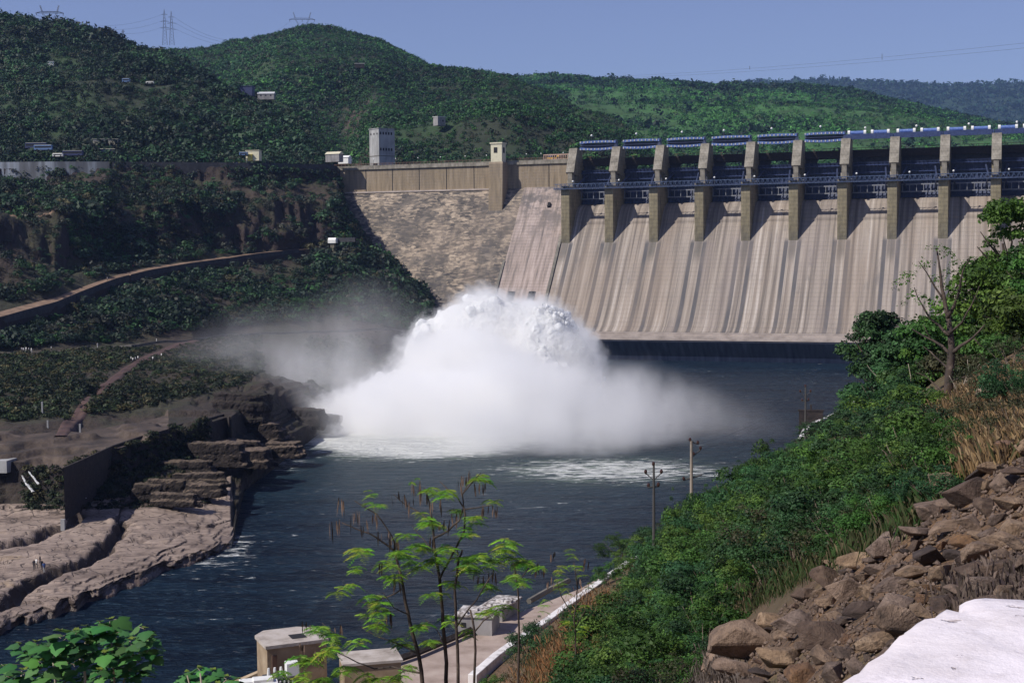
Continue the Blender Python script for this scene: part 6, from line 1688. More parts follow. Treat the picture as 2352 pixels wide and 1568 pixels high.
for (cnt_, lo, hi, k_) in ((75, 70, 115, .33), (110, 42, 72, .33), (110, 22, 42, .30)):
    n = tr = 0
    while n < cnt_ and tr < 6000:
        tr += 1
        px, py = rng.uniform(1620, 2410), rng.uniform(1020, 1640)
        if not inpoly(np.array(px), np.array(py), RUB): continue
        w = rng.uniform(lo, hi) * (.8 + .35 * (py - 1000) / 600)
        if any(math.hypot(px - a, (py - c) * 1.45) < (w + q) * k_ for a, c, q in taken): continue
        taken.append((px, py, w))
        t = 'tan' if rng.random() < .72 else ('rust' if rng.random() < .4 else 'dark')
        boulder(px, py, gY(px, py + w * .30), w * 1.15, t, int(rng.integers(0, 6)), *NAMES[t], sc=(rng.uniform(.9, 1.35), .9, rng.uniform(.6, 1.05))); n += 1
# gravel and chips between them
rc = []
while len(rc) < 3800:
    px, py = rng.uniform(1620, 2420), rng.uniform(1000, 1640)
    if inpoly(np.array(px), np.array(py), RUB): Y = gY(px, py); x = (px - CX) / F * Y; rc.append((x, Y, RIGHT.height(x, Y), Y))
rc = np.array(rc); N = len(rc); s_ = rng.uniform(.012, .055, N) * rc[:, 3] / 20
dirs = np.array([[1, 0, 0], [-1, 0, 0], [0, 1, 0], [0, -1, 0], [0, 0, 1], [0, 0, -.6]])
V_ = rc[:, None, :3] + dirs[None] * s_[:, None, None] * rng.uniform(.5, 1.3, (N, 6, 1)) + rng.normal(size=(N, 6, 3)) * s_[:, None, None] * .25 + np.array([0, 0, .02])
fo = np.array([[0, 2, 4], [2, 1, 4], [1, 3, 4], [3, 0, 4], [2, 0, 5], [1, 2, 5], [3, 1, 5], [0, 3, 5]])
tag(mesh_np('gravel', V_.reshape(-1, 3), (np.arange(N)[:, None, None] * 6 + fo[None]).reshape(-1, 3), M['rock_tan']), 'small broken stones filling the gaps between the boulders', 'gravel', kind='stuff')
# ------------------------------------------------------------------ whitewashed stone on the viewer's parapet
out_ = [(1880, 1585), (1900, 1566), (1960, 1525), (2020, 1490), (2052, 1448), (2078, 1422), (2110, 1402), (2140, 1398), (2160, 1380), (2196, 1386), (2206, 1362), (2228, 1350), (2252, 1348), (2290, 1356), (2330, 1354), (2400, 1366), (2560, 1390), (2760, 1430)]
ZT = 49.02
top = [PZ(a, c, ZT) for a, c in out_]
ctr = sum((Vector(p) for p in top), Vector()) / len(top)
ring = [(p.x, p.y) for p in top] + [(1.9, 1.9), (1.2, 1.7), (.75, 2.0)]
bm = bmesh.new()
rr = random.Random(2)
dense = []
for i in range(len(ring)):
    a, c = Vector(ring[i]), Vector(ring[(i + 1) % len(ring)]); k = max(1, int((c - a).length / .045))
    for j in range(k): dense.append(a.lerp(c, j / k))
cc = Vector((1.35, 2.75))
rings = []
for s_, dz in ((0, 0), (.3, .0), (.55, .0), (.75, .0), (.9, -.003), (.965, -.010), (1.0, -.035), (1.015, -.09), (1.01, -.25), (1.03, -.6), (1.05, -1.1)):
    vs_r = []
    for i, p in enumerate(dense):
        q = cc + (p - cc) * s_
        nz_ = float(fbm(np.array([q.x * 6]), np.array([q.y * 6]), dz * 6, 4, 8)[0])
        nz2 = float(fbm(np.array([q.x * 16]), np.array([q.y * 16]), dz * 9, 3, 18)[0])
        out2 = (p - cc).normalized() * (.014 * nz2 if s_ > .93 else 0)
        vs_r.append(bm.verts.new((q.x + out2.x, q.y + out2.y, ZT + dz + (.010 * nz_ if s_ < 1.0 else .004 * nz_))))
    rings.append(vs_r)
for a, c in zip(rings[:-1], rings[1:]):
    for i in range(len(dense)):
        j = (i + 1) % len(dense)
        try: bm.faces.new([a[i], a[j], c[j], c[i]])
        except ValueError: pass
bmesh.ops.remove_doubles(bm, verts=rings[0], dist=.001)
bmesh.ops.recalc_face_normals(bm, faces=bm.faces)
me = bpy.data.meshes.new('whitewashed_stone'); bm.to_mesh(me); bm.free(); me.materials.append(M['whitewash'])
me.polygons.foreach_set('use_smooth', np.ones(len(me.polygons), bool))
o = link(bpy.data.objects.new('whitewashed_stone', me)); tag(o, 'rough whitewashed stone parapet block in the bottom right corner', 'parapet stone')

# ------------------------------------------------------------------ feathery tree in the middle foreground
FY = 22.0
def feather_tree(label, origin, limbs, clusters, pods, seed, Y0=FY, bark=M['bark_dark']):
    rr = random.Random(seed)
    o0 = P(origin[0], origin[1], Y0)
    r = empty('feathery_tree', (o0.x, o0.y, o0.z - 3.5), 0, label, 'tree'); O = r.location.copy()
    b = MB()
    for pts_, r0, r1 in limbs:
        w = [P(a, c, Y0 + d) - O for a, c, d in pts_]; ww = []
        for a, c in zip(w[:-1], w[1:]): ww += [a, a.lerp(c, .5) + Vector((rr.uniform(-1, 1), rr.uniform(-1, 1), rr.uniform(-1, 1))) * (c - a).length * .03]
        ww.append(w[-1])
        b.tube(ww, [(r0 + (r1 - r0) * i / (len(ww) - 1)) * .78 * Y0 / F for i in range(len(ww))], 7)
    b.build('trunk', bark, r, smooth=True)
    # fronds: a drooping stalk with pairs of narrow leaflets
    V_, F_, C_ = [], [], []
    cols = [(.19, .36, .03), (.14, .31, .03), (.25, .43, .04), (.09, .20, .025), (.30, .43, .06)]
    for (px, py, s_, nf) in [(a + rr.uniform(-18, 18) * q, c + rr.uniform(-14, 14) * q, s__, n__) for (a, c, s__, n__) in clusters for q in (0, 1, 1)]:
        base = P(px, py, Y0 + rr.uniform(-.7, .7)) - O
        a0 = rr.uniform(0, 6.28)
        for k in range(nf):
            a = a0 + 6.28 * k / nf + rr.uniform(-.4, .4); Lf = s_ * rr.uniform(.42, .82) * Y0 / F
            hz = Vector((math.cos(a), math.sin(a) * .9, 0)); sd_ = Vector((-hz.y, hz.x, 0)); rise = rr.uniform(-.1, .45)
            col = rr.choice(cols); col = tuple(x * rr.uniform(.75, 1.2) for x in col)
            pr_ = base; npn = 8
            for j in range(1, npn + 1):
                t = j / npn; p = base + hz * Lf * t + Vector((0, 0, Lf * (rise * t - .55 * t * t)))
                i0 = len(V_); th = Vector((0, 0, .004)); V_ += [pr_ - th, pr_ + th, p + th, p - th]; F_.append([i0, i0 + 1, i0 + 2, i0 + 3]); C_ += [tuple(x * .7 for x in col)] * 4
                ll = Lf * .42 * math.sin(math.pi * (.15 + .8 * t)) ** .7
                for sg in (-1, 1):
                    q = p + sd_ * sg * ll + hz * ll * .45 + Vector((0, 0, -ll * rr.uniform(.05, .35)))
                    wv = hz * (Lf * .062)
                    m_ = p.lerp(q, .55) + Vector((0, 0, ll * .05))
                    i0 = len(V_); V_ += [p - wv * .5, m_ - wv, q, m_ + wv]; F_.append([i0, i0 + 1, i0 + 2, i0 + 3]); C_ += [col] * 4
                pr_ = p
    fo_ = mesh_np('crown', np.array([tuple(v_) for v_ in V_]), np.array(F_), M['leaf'], parent=r, colors=np.array(C_))
    b = MB()
    for (px, py, L_, k) in pods:
        for j in range(k):
            a = P(px + rr.uniform(-13, 13), py + rr.uniform(-8, 8), Y0 + rr.uniform(-.2, .2)) - O
            l = L_ * rr.uniform(.6, 1.15) * Y0 / F; dx, dy_ = rr.uniform(-.12, .12) * l, rr.uniform(-.1, .1) * l
            w = 2.3 * Y0 / F; an = rr.uniform(0, 3.14); wx_, wy_ = math.cos(an) * w, math.sin(an) * w
            b.add([(a.x - wx_ * .4, a.y - wy_ * .4, a.z), (a.x + wx_ * .4, a.y + wy_ * .4, a.z), (a.x + wx_ + dx * .5, a.y + wy_, a.z - l * .5), (a.x - wx_ + dx * .5, a.y - wy_, a.z - l * .5), (a.x + dx, a.y + dy_, a.z - l),
                   (a.x + dx * .5, a.y + wx_ * .4, a.z - l * .5)], [[0, 1, 2, 5], [0, 5, 3], [3, 5, 4], [5, 2, 4], [0, 3, 2, 1], [3, 4, 2]])
    if pods:
        pd = b.build('seed_pod', M['pod'], r); pd['kind'] = 'stuff'
    return r
LM = [([(985, 1800, 0), (978, 1620, 0), (968, 1540, 0), (952, 1470, 0), (938, 1410, 0), (926, 1350, 0), (915, 1300, .1), (906, 1265, .2)], 7.5, 3.6),
      ([(906, 1265, .2), (880, 1245, .3), (850, 1225, .3), (820, 1215, .4), (785, 1200, .4)], 3.4, 1.6), ([(906, 1265, .2), (906, 1245, .2), (890, 1215, .3), (865, 1180, .4), (835, 1162, .4), (815, 1150, .5)], 3.2, 1.4),
      ([(1040, 1820, .3), (1028, 1640, .3), (1024, 1560, .3), (1022, 1480, .3), (1016, 1400, .3), (1010, 1330, .2), (1000, 1270, .2), (996, 1230, .2), (992, 1190, .3), (985, 1150, .4), (975, 1120, .4)], 7.5, 1.8),
      ([(996, 1235, .2), (1030, 1218, 0), (1055, 1195, -.2), (1065, 1165, -.3), (1062, 1135, -.3), (1090, 1100, -.4), (1104, 1085, -.4)], 3.2, 1.2), ([(1065, 1165, -.3), (1050, 1140, -.2), (1025, 1120, -.1), (1010, 1105, 0)], 2.4, 1.2),
      ([(1050, 1252, -.2), (1066, 1220, -.4), (1068, 1180, -.4), (1066, 1165, -.3)], 3.4, 2.4), ([(1010, 1330, .2), (1030, 1290, 0), (1050, 1252, -.2)], 3.2, 2.8), ([(992, 1195, .3), (960, 1175, .5), (930, 1158, .6), (905, 1135, .7)], 2.6, 1.2),
      ([(1000, 1270, .2), (975, 1240, .5), (945, 1205, .7)], 2.2, 1.0), ([(1066, 1170, -.3), (1100, 1165, -.6), (1130, 1160, -.8)], 2.2, 1.0), ([(1062, 1135, -.3), (1075, 1110, -.2), (1078, 1080, -.2)], 1.8, 1.0),
      ([(1058, 1830, -.4), (1054, 1640, -.4), (1052, 1540, -.4), (1048, 1440, -.4), (1044, 1350, -.3), (1052, 1290, -.3), (1062, 1262, -.3)], 6.0, 3.0), ([(1048, 1440, -.4), (1075, 1400, -.7), (1110, 1350, -.9), (1130, 1320, -1)], 2.6, 1.2),
      ([(1100, 1830, -.8), (1092, 1640, -.8), (1090, 1540, -.8), (1090, 1450, -.8), (1080, 1400, -.8)], 4.6, 3.0), ([(1090, 1450, -.8), (1110, 1425, -.9), (1135, 1410, -1)], 2.6, 1.3),
      ([(926, 1350, 0), (890, 1370, .4), (850, 1385, .5), (820, 1380, .6)], 2.4, 1.0), ([(960, 1500, 0), (920, 1480, .3), (870, 1462, .4), (830, 1440, .5)], 2.6, 1.0), ([(968, 1545, 0), (900, 1530, .4), (860, 1535, .6), (820, 1520, .8), (780, 1500, .8), (745, 1480, .9)], 3.0, 1.2),
      ([(780, 1500, .8), (765, 1450, .8), (740, 1430, .9)], 1.8, .9), ([(938, 1410, 0), (905, 1395, -.3), (880, 1360, -.4)], 2, .9), ([(1022, 1480, .3), (1000, 1440, .6), (975, 1420, .7)], 2, .9)]
cl = [(862, 1162, 34, 5), (1100, 1098, 44, 7), (1010, 1132, 42, 8), (992, 1120, 34, 6), (958, 1098, 16, 4), (1138, 1150, 30, 5), (850, 1140, 24, 4), (968, 1178, 36, 6), (985, 1200, 44, 8), (1045, 1170, 30, 5), (1085, 1190, 44, 7), (1075, 1215, 36, 5), (832, 1262, 50, 6), (918, 1268, 46, 8), (945, 1290, 50, 8), (970, 1262, 44, 8), (1000, 1290, 50, 8),
      (1020, 1255, 44, 7), (900, 1300, 44, 7), (890, 1325, 40, 7), (1060, 1280, 46, 8), (1100, 1275, 50, 8), (1135, 1290, 46, 7), (1080, 1310, 46, 8), (790, 1350, 44, 6), (812, 1310, 34, 5), (845, 1370, 42, 7), (870, 1395, 46, 8), (1000, 1360, 40, 6), (1030, 1340, 40, 6), (1110, 1340, 42, 6), (1165, 1265, 50, 7), (1195, 1290, 46, 7), (1150, 1390, 42, 6), (1120, 1400, 36, 6),
      (880, 1440, 40, 6), (960, 1440, 44, 7), (1020, 1420, 40, 7), (925, 1480, 40, 6), (990, 1470, 40, 6), (1075, 1460, 30, 5), (930, 1540, 34, 6), (855, 1420, 34, 5), (765, 1460, 46, 7), (720, 1450, 44, 6), (745, 1500, 50, 8), (700, 1520, 46, 7), (790, 1530, 46, 7), (840, 1548, 44, 7), (690, 1555, 40, 6), (740, 1560, 46, 7), (820, 1480, 36, 6), (650, 1545, 36, 6), (905, 1560, 40, 6), (1060, 1225, 30, 5), (935, 1230, 34, 5)]
pd_ = [(768, 1195, 52, 7), (786, 1148, 42, 6), (818, 1178, 40, 6), (835, 1200, 34, 5), (958, 1110, 40, 7), (975, 1130, 46, 6), (1062, 1100, 34, 5), (1078, 1090, 30, 4), (1102, 1112, 34, 6), (1120, 1165, 34, 6), (1140, 1165, 34, 5), (862, 1180, 30, 4), (905, 1140, 30, 4), (925, 1135, 30, 4), (880, 1225, 34, 4), (905, 1235, 36, 5), (940, 1150, 34, 5), (1000, 1150, 36, 6), (1045, 1180, 34, 5), (1020, 1200, 36, 5),
       (985, 1240, 30, 4), (895, 1405, 34, 5), (910, 1330, 40, 5), (1100, 1320, 30, 5), (1130, 1310, 30, 5), (1045, 1260, 30, 3), (875, 1290, 30, 3), (780, 1440, 26, 5), (700, 1430, 26, 5), (730, 1500, 26, 4), (690, 1480, 26, 4)]
feather_tree('thin tree with feathery bright green leaves and hanging brown pods', (1000, 1568), LM, cl, pd_, 4)
# the smaller companions right of it
LM2 = [([(1128, 1760, 0), (1122, 1560, 0), (1118, 1480, 0), (1120, 1420, 0), (1118, 1380, 0)], 5, 3), ([(1118, 1420, 0), (1130, 1395, 0), (1150, 1380, 0)], 2.4, 1.2)]
LM3 = [([(1195, 1700, 0), (1192, 1480, 0), (1190, 1400, 0), (1188, 1340, 0), (1180, 1290, 0)], 4.0, 2), ([(1188, 1340, 0), (1210, 1310, 0), (1225, 1285, 0)], 2, 1)]
feather_tree('slim feathery sapling standing between the thin tree and the white parapet', (1190, 1568), LM3, [(1165, 1250, 46, 7), (1205, 1290, 44, 8), (1225, 1300, 38, 6), (1180, 1320, 36, 6), (1205, 1330, 36, 6), (1150, 1262, 30, 5)], [(1175, 1290, 20, 3), (1235, 1300, 26, 4)], 8, 27)
LM4 = [([(1330, 1640, 0), (1322, 1480, 0), (1318, 1420, 0), (1326, 1350, 0), (1318, 1290, 0)], 3, 1.2), ([(1318, 1420, 0), (1290, 1370, .4), (1278, 1330, .4)], 2, .8), ([(1322, 1440, 0), (1345, 1400, -.4), (1352, 1340, -.4)], 2, .8)]
feather_tree('small sparse sapling with pods in front of the white parapet', (1325, 1500), LM4, [(1312, 1272, 22, 5), (1290, 1300, 26, 5), (1330, 1300, 22, 5), (1282, 1330, 26, 5), (1345, 1320, 20, 4), (1352, 1350, 20, 4), (1300, 1350, 24, 4), (1325, 1400, 24, 5), (1310, 1430, 26, 5), (1335, 1450, 26, 5), (1250, 1390, 26, 4)],
             [(1275, 1270, 22, 4), (1352, 1290, 20, 4), (1262, 1330, 20, 4), (1240, 1310, 20, 3), (1325, 1330, 20, 3)], 9, 40)

# ------------------------------------------------------------------ broad leaved plants at the bottom left
def leaf_shape(b_, V_, F_, C_, base, dirv, nrm, L_, col):
    """heart shaped leaf, folded along its midrib"""
    d = dirv.normalized(); s_ = d.cross(nrm).normalized(); n_v = s_.cross(d).normalized()
    prof_ = [(.0, .0), (-.14, .20), (-.04, .44), (.26, .62), (.38, .38), (.56, .40), (.78, .16), (1.0, 0)]
    i0 = len(V_); mid = []
    for t, w in prof_:
        V_.append(base + d * L_ * max(t, 0) - n_v * L_ * .22 * t * t); C_.append(tuple(x * 1.15 for x in col))
    for sg in (-1, 1):
        for t, w in prof_:
            wv = .04 * math.sin(t * 14 + sg)
            V_.append(base + d * L_ * t + s_ * sg * w * L_ - n_v * L_ * (.22 * t * t + .16 * w - wv)); C_.append(col)
    n7 = len(prof_)
    for k in range(n7 - 1):
        F_.append([i0 + k, i0 + k + 1, i0 + n7 + k + 1, i0 + n7 + k]); F_.append([i0 + k, i0 + 2 * n7 + k, i0 + 2 * n7 + k + 1, i0 + k + 1])
def broad_plant(label, origin, Y0, shoots, seed, stems):
    rr = random.Random(seed); o0 = P(origin[0], origin[1], Y0); r = empty('broad_leaved_plant', (o0.x, o0.y, o0.z - 3.2), 0, label, 'plant'); O = r.location.copy()
    b = MB()
    for pts_, r0, r1 in stems:
        w = [P(a, c, Y0 + d) - O for a, c, d in pts_]
        b.tube(w, [(r0 + (r1 - r0) * i / (len(w) - 1)) * Y0 / F for i in range(len(w))], 6)
    V_, F_, C_ = [], [], []
    for px, py, s_, k in shoots:
        c = P(px, py, Y0 + rr.uniform(-.5, .5)) - O; a0 = rr.uniform(0, 6.28)
        for j in range(k + 4):
            a = a0 + j * 2.4 + rr.uniform(-.3, .3); L_ = s_ * rr.uniform(.45, 1.0) * Y0 / F; dz = rr.uniform(-.55, .15)
            d = Vector((math.cos(a), math.sin(a), dz)); base = c + Vector((math.cos(a), math.sin(a), .3)) * L_ * rr.uniform(.15, .55) - Vector((0, 0, j * L_ * .14))
            col = rr.choice([(.055, .18, .055), (.075, .22, .065), (.04, .13, .04), (.09, .25, .065)])
            leaf_shape(None, V_, F_, C_, base, d, Vector((rr.uniform(-.3, .1), rr.uniform(-.4, .1), 1)), L_, tuple(x * rr.uniform(.8, 1.2) for x in col))
            b.tube([c - Vector((0, 0, j * L_ * .14)), base], .8 * Y0 / F * .9, 4, cap=False)
        for j in range(3):     # young yellowish leaves at the tip
            a = rr.uniform(0, 6.28); L_ = s_ * .3 * Y0 / F
            leaf_shape(None, V_, F_, C_, c + Vector((0, 0, L_ * .4)), Vector((math.cos(a), math.sin(a), .5)), Vector((0, 0, 1)), L_, (.15, .22, .04))
    b.build('stem', M['bark_pale'], r, smooth=True)
    mesh_np('foliage', np.array([tuple(v_) for v_ in V_]), np.array(F_), M['leaf'], parent=r, colors=np.array(C_), smooth=True)
    return r
sh = [(48, 1480, 42, 6), (85, 1475, 40, 6), (115, 1470, 50, 8), (140, 1450, 48, 8), (175, 1450, 40, 7), (195, 1440, 44, 8), (230, 1430, 40, 7), (252, 1425, 46, 8), (260, 1455, 44, 7), (335, 1445, 40, 7), (345, 1470, 36, 6), (300, 1470, 38, 7), (275, 1485, 42, 7), (240, 1500, 40, 7), (205, 1480, 44, 8), (170, 1490, 40, 7), (130, 1500, 46, 8), (95, 1520, 46, 8), (55, 1540, 44, 8), (25, 1555, 44, 8), (10, 1530, 34, 6),
      (150, 1530, 40, 7), (110, 1555, 40, 7), (190, 1540, 36, 6), (230, 1540, 40, 7), (270, 1520, 40, 7), (255, 1560, 40, 7), (320, 1520, 34, 6), (340, 1530, 30, 5), (300, 1540, 30, 5), (70, 1580, 40, 7), (140, 1585, 40, 7), (210, 1590, 40, 7), (5, 1590, 40, 7), (-30, 1560, 40, 7)]
st_l = [([(205, 1900, 0), (200, 1640, 0), (195, 1550, 0), (190, 1500, 0), (205, 1440, 0)], 4, 2), ([(130, 1900, 0), (135, 1650, 0), (125, 1540, 0), (118, 1480, 0)], 4, 1.8), ([(260, 1900, .2), (268, 1640, .2), (285, 1560, .2), (318, 1505, .2), (335, 1450, .2)], 4, 1.6), ([(200, 1530, 0), (175, 1505, .2), (160, 1490, .2)], 2.5, 1.6),
        ([(40, 1900, .2), (45, 1600, .2), (50, 1540, .2)], 3, 1.6), ([(290, 1555, .2), (325, 1530, .3), (345, 1520, .3)], 2, 1), ([(268, 1640, .2), (258, 1500, 0), (252, 1430, 0)], 3, 1.6)]
broad_plant('large broad leaved green plant filling the bottom left corner', (180, 1568), 14, sh, 3, st_l)
broad_plant('smaller broad leaved plant right of the large one at the bottom edge', (460, 1568), 14.5, [(430, 1545, 36, 7), (460, 1535, 38, 8), (490, 1540, 36, 7), (415, 1562, 36, 7), (450, 1570, 40, 8), (520, 1555, 36, 7), (545, 1560, 30, 6), (500, 1572, 38, 8), (400, 1590, 36, 7), (550, 1585, 34, 7)], 6,
            [([(470, 1900, 0), (468, 1620, 0), (460, 1545, 0)], 4, 1.8), ([(468, 1640, 0), (500, 1580, 0), (520, 1560, 0)], 2.5, 1.4), ([(468, 1640, 0), (440, 1590, 0), (430, 1550, 0)], 2.5, 1.4)])

# ------------------------------------------------------------------ layered rock outcrops at the river's left edge
def outcrop(px, py, Y, w, d, h, rz, label, seed, mt='ledge_rock'):
    """stack of irregular ledges"""
    rr = random.Random(seed); p = P(px, py, Y)
    b = MB(); z = -1.0; k = 0
    while z < h:
        th = rr.uniform(.4, 2.0); sx, sy = w / 2 * rr.uniform(.93, 1.04) * (1 - .10 * z / h), d / 2 * rr.uniform(.9, 1.03) * (1 - .1 * z / h)
        n = 18; ox, oy = rr.uniform(-.4, .4), rr.uniform(-.4, .4); poly = []
        for i in range(n):
            a = 6.283 * i / n; c_, s_ = math.cos(a), math.sin(a); q = (abs(c_) ** 6 + abs(s_) ** 6) ** (-1 / 6)
            q *= 1 + .10 * float(fbm(np.array([c_ * 2 + seed]), np.array([s_ * 2]), k * .4, 3, seed)[0]); poly.append((ox + sx * q * c_, oy + sy * q * s_))
        b.plate(poly, z, z + th + .02); z += th; k += 1
    o = b.build('rock_outcrop', M[mt if seed > 4 else 'ledge_dark'])
    m1_ = o.modifiers.new('remesh', 'REMESH'); m1_.mode = 'VOXEL'; m1_.voxel_size = .3
    for nm, sc, st in (('a', 2.6, 1.1), ('b', .8, .5)):
        t = bpy.data.textures.new('rock_' + nm, 'CLOUDS'); t.noise_scale = sc; t.noise_depth = 3
        d_ = o.modifiers.new(nm, 'DISPLACE'); d_.texture = t; d_.strength = st; d_.mid_level = .5; d_.texture_coords = 'GLOBAL'
    o.location = p; o.rotation_euler = (R(rr.uniform(-3, 3)), R(rr.uniform(-3, 3)), R(rz)); tag(o, label, 'rock outcrop')
outcrop(556, 962, 345, 15, 12, 6.2, -6, 'big dark square edged rock outcrop with a level top above the river ledges', 1)
outcrop(500, 950, 380, 14, 12, 4.5, 4, 'dark layered outcrop behind the square edged one, half lost in mist', 2)
outcrop(700, 975, 384, 11, 9, 4.0, -12, 'rounded dark outcrop nearest the white spray', 3)
outcrop(752, 985, 392, 8, 7, 2.2, -20, 'low dark outcrop sloping into the white spray', 4)
outcrop(600, 1010, 342, 12, 7, 2.8, -10, 'low layered outcrop below the square edged one', 5)
outcrop(560, 1062, 305, 13, 5, 2.6, -14, 'long dark ledge outcrop just above the waterline', 6)
outcrop(500, 1060, 296, 15, 5, 2.2, -16, 'long brown ledge outcrop between the dark wall and the river', 7)
outcrop(650, 1040, 330, 10, 5, 1.8, -18, 'flat dark ledge outcrop at the waterline nearest the foam', 8)
outcrop(400, 1150, 258, 9, 2.4, .9, -12, 'thin pale ledge lying among the dark bushes', 9)
outcrop(340, 1135, 262, 6, 2.0, .8, -10, 'short pale ledge left of the thin one among the bushes', 10)
outcrop(470, 1128, 266, 8, 3.0, 1.4, -14, 'pale topped ledge right of the thin one by the water', 11)

outcrop(425, 1085, 284, 14, 2.6, 1.6, -18, 'tan topped ledge running along the foot of the dark stone wall', 12)
outcrop(455, 1108, 274, 12, 2.4, 1.3, -16, 'second tan topped ledge just below the one at the wall foot', 13)
outcrop(545, 1034, 318, 13, 3.0, 2.0, -16, 'tan ledge stepping down between the square outcrop and the river', 14)
outcrop(380, 1118, 270, 8, 2.0, 1.0, -12, 'short tan ledge poking out of the bushes under the dark wall', 15)
outcrop(590, 1060, 308, 9, 2.2, 1.1, -20, 'small tan ledge awash at the river edge', 16)
# ------------------------------------------------------------------ the falling jet and its mist
def jet():
    rr = random.Random(12); nr = np.random.default_rng(12)
    blobs = []
    JY = 455
    def B_(px, py, r, dY=0): p = P(px, py, JY + dY); blobs.append((p.x, p.y, p.z, r / F * JY))
    for px, py, r, dY in ((760, 985, 40, -20), (830, 975, 55, -25), (900, 960, 70, -25), (980, 950, 85, -25), (1060, 960, 95, -30), (1110, 1000, 70, -45), (1000, 1005, 60, -50), (900, 1005, 50, -45), (810, 1005, 36, -40), (720, 1005, 22, -30), (870, 915, 34, -5), (905, 900, 30, 0), (1112, 745, 68, 0), (1050, 770, 68, 6), (1175, 765, 72, 0), (1245, 790, 82, -3), (1000, 830, 52, 8), (1295, 835, 68, -6), (1120, 850, 105, 0), (1225, 870, 115, -4), (1325, 880, 42, -8), (990, 900, 60, 8),
                           (1060, 900, 110, 4), (1180, 930, 120, -4), (1280, 930, 85, -8), (900, 900, 46, 12), (855, 935, 50, 12), (930, 930, 60, 8), (1345, 925, 24, -8), (800, 960, 34, 10), (985, 775, 38, 4), (968, 815, 36, 6), (975, 860, 44, 6), (1335, 860, 36, -6)):
        B_(px, py, r, dY)
    bm = bmesh.new()
    def sph(c, r, sub):
        g = bmesh.ops.create_icosphere(bm, subdivisions=sub, radius=r)
        bmesh.ops.translate(bm, verts=g['verts'], vec=c)
    for x, y, z, r in blobs: sph((x, y, z), r, 3)
    cents = np.array(blobs)
    for k in range(700):
        x, y, z, r = blobs[rr.randrange(12, len(blobs))]
        d = nr.normal(size=3); d /= np.linalg.norm(d); d[2] = abs(d[2]) if rr.random() < .7 else d[2]; d[1] = -abs(d[1]) if rr.random() < .7 else d[1]
        c = np.array((x, y, z)) + d * r * rr.uniform(.9, 1.05)
        dist = np.linalg.norm(cents[:, :3] - c, axis=1) - cents[:, 3]
        if dist.min() < -1.2 or c[2] < 1: continue
        sph(tuple(c), rr.uniform(.4, 1.4) * (1.6 if rr.random() < .12 else 1), 2)
    # drops thrown off the right shoulder and the crown
    for k in range(260):
        t = rr.random(); px = 1250 + 130 * t + rr.uniform(-6, 10); py = 705 + 165 * t ** 1.6 + rr.uniform(-8, 14); p = P(px, py, JY - 8 + rr.uniform(-5, 5)); sph(p, rr.uniform(.12, .6), 1)
    me = bpy.data.meshes.new('water_jet'); bm.to_mesh(me); bm.free(); me.materials.append(M['jet'])
    o = link(bpy.data.objects.new('water_jet', me))
    m1_ = o.modifiers.new('remesh', 'REMESH'); m1_.mode = 'VOXEL'; m1_.voxel_size = .36; m1_.use_smooth_shade = True
    for nm, sc, st in (('billow', 6.5, 3.0), ('clump', 2.6, 1.5), ('curl', .9, .7), ('spray', .35, .5)):
        t = bpy.data.textures.new(nm, 'CLOUDS'); t.noise_scale = sc; t.noise_depth = 3
        d = o.modifiers.new(nm, 'DISPLACE'); d.texture = t; d.strength = st; d.mid_level = .5; d.texture_coords = 'LOCAL'
    tag(o, 'huge white jet of water arching up in front of the dam', 'water jet', kind='stuff')
jet()
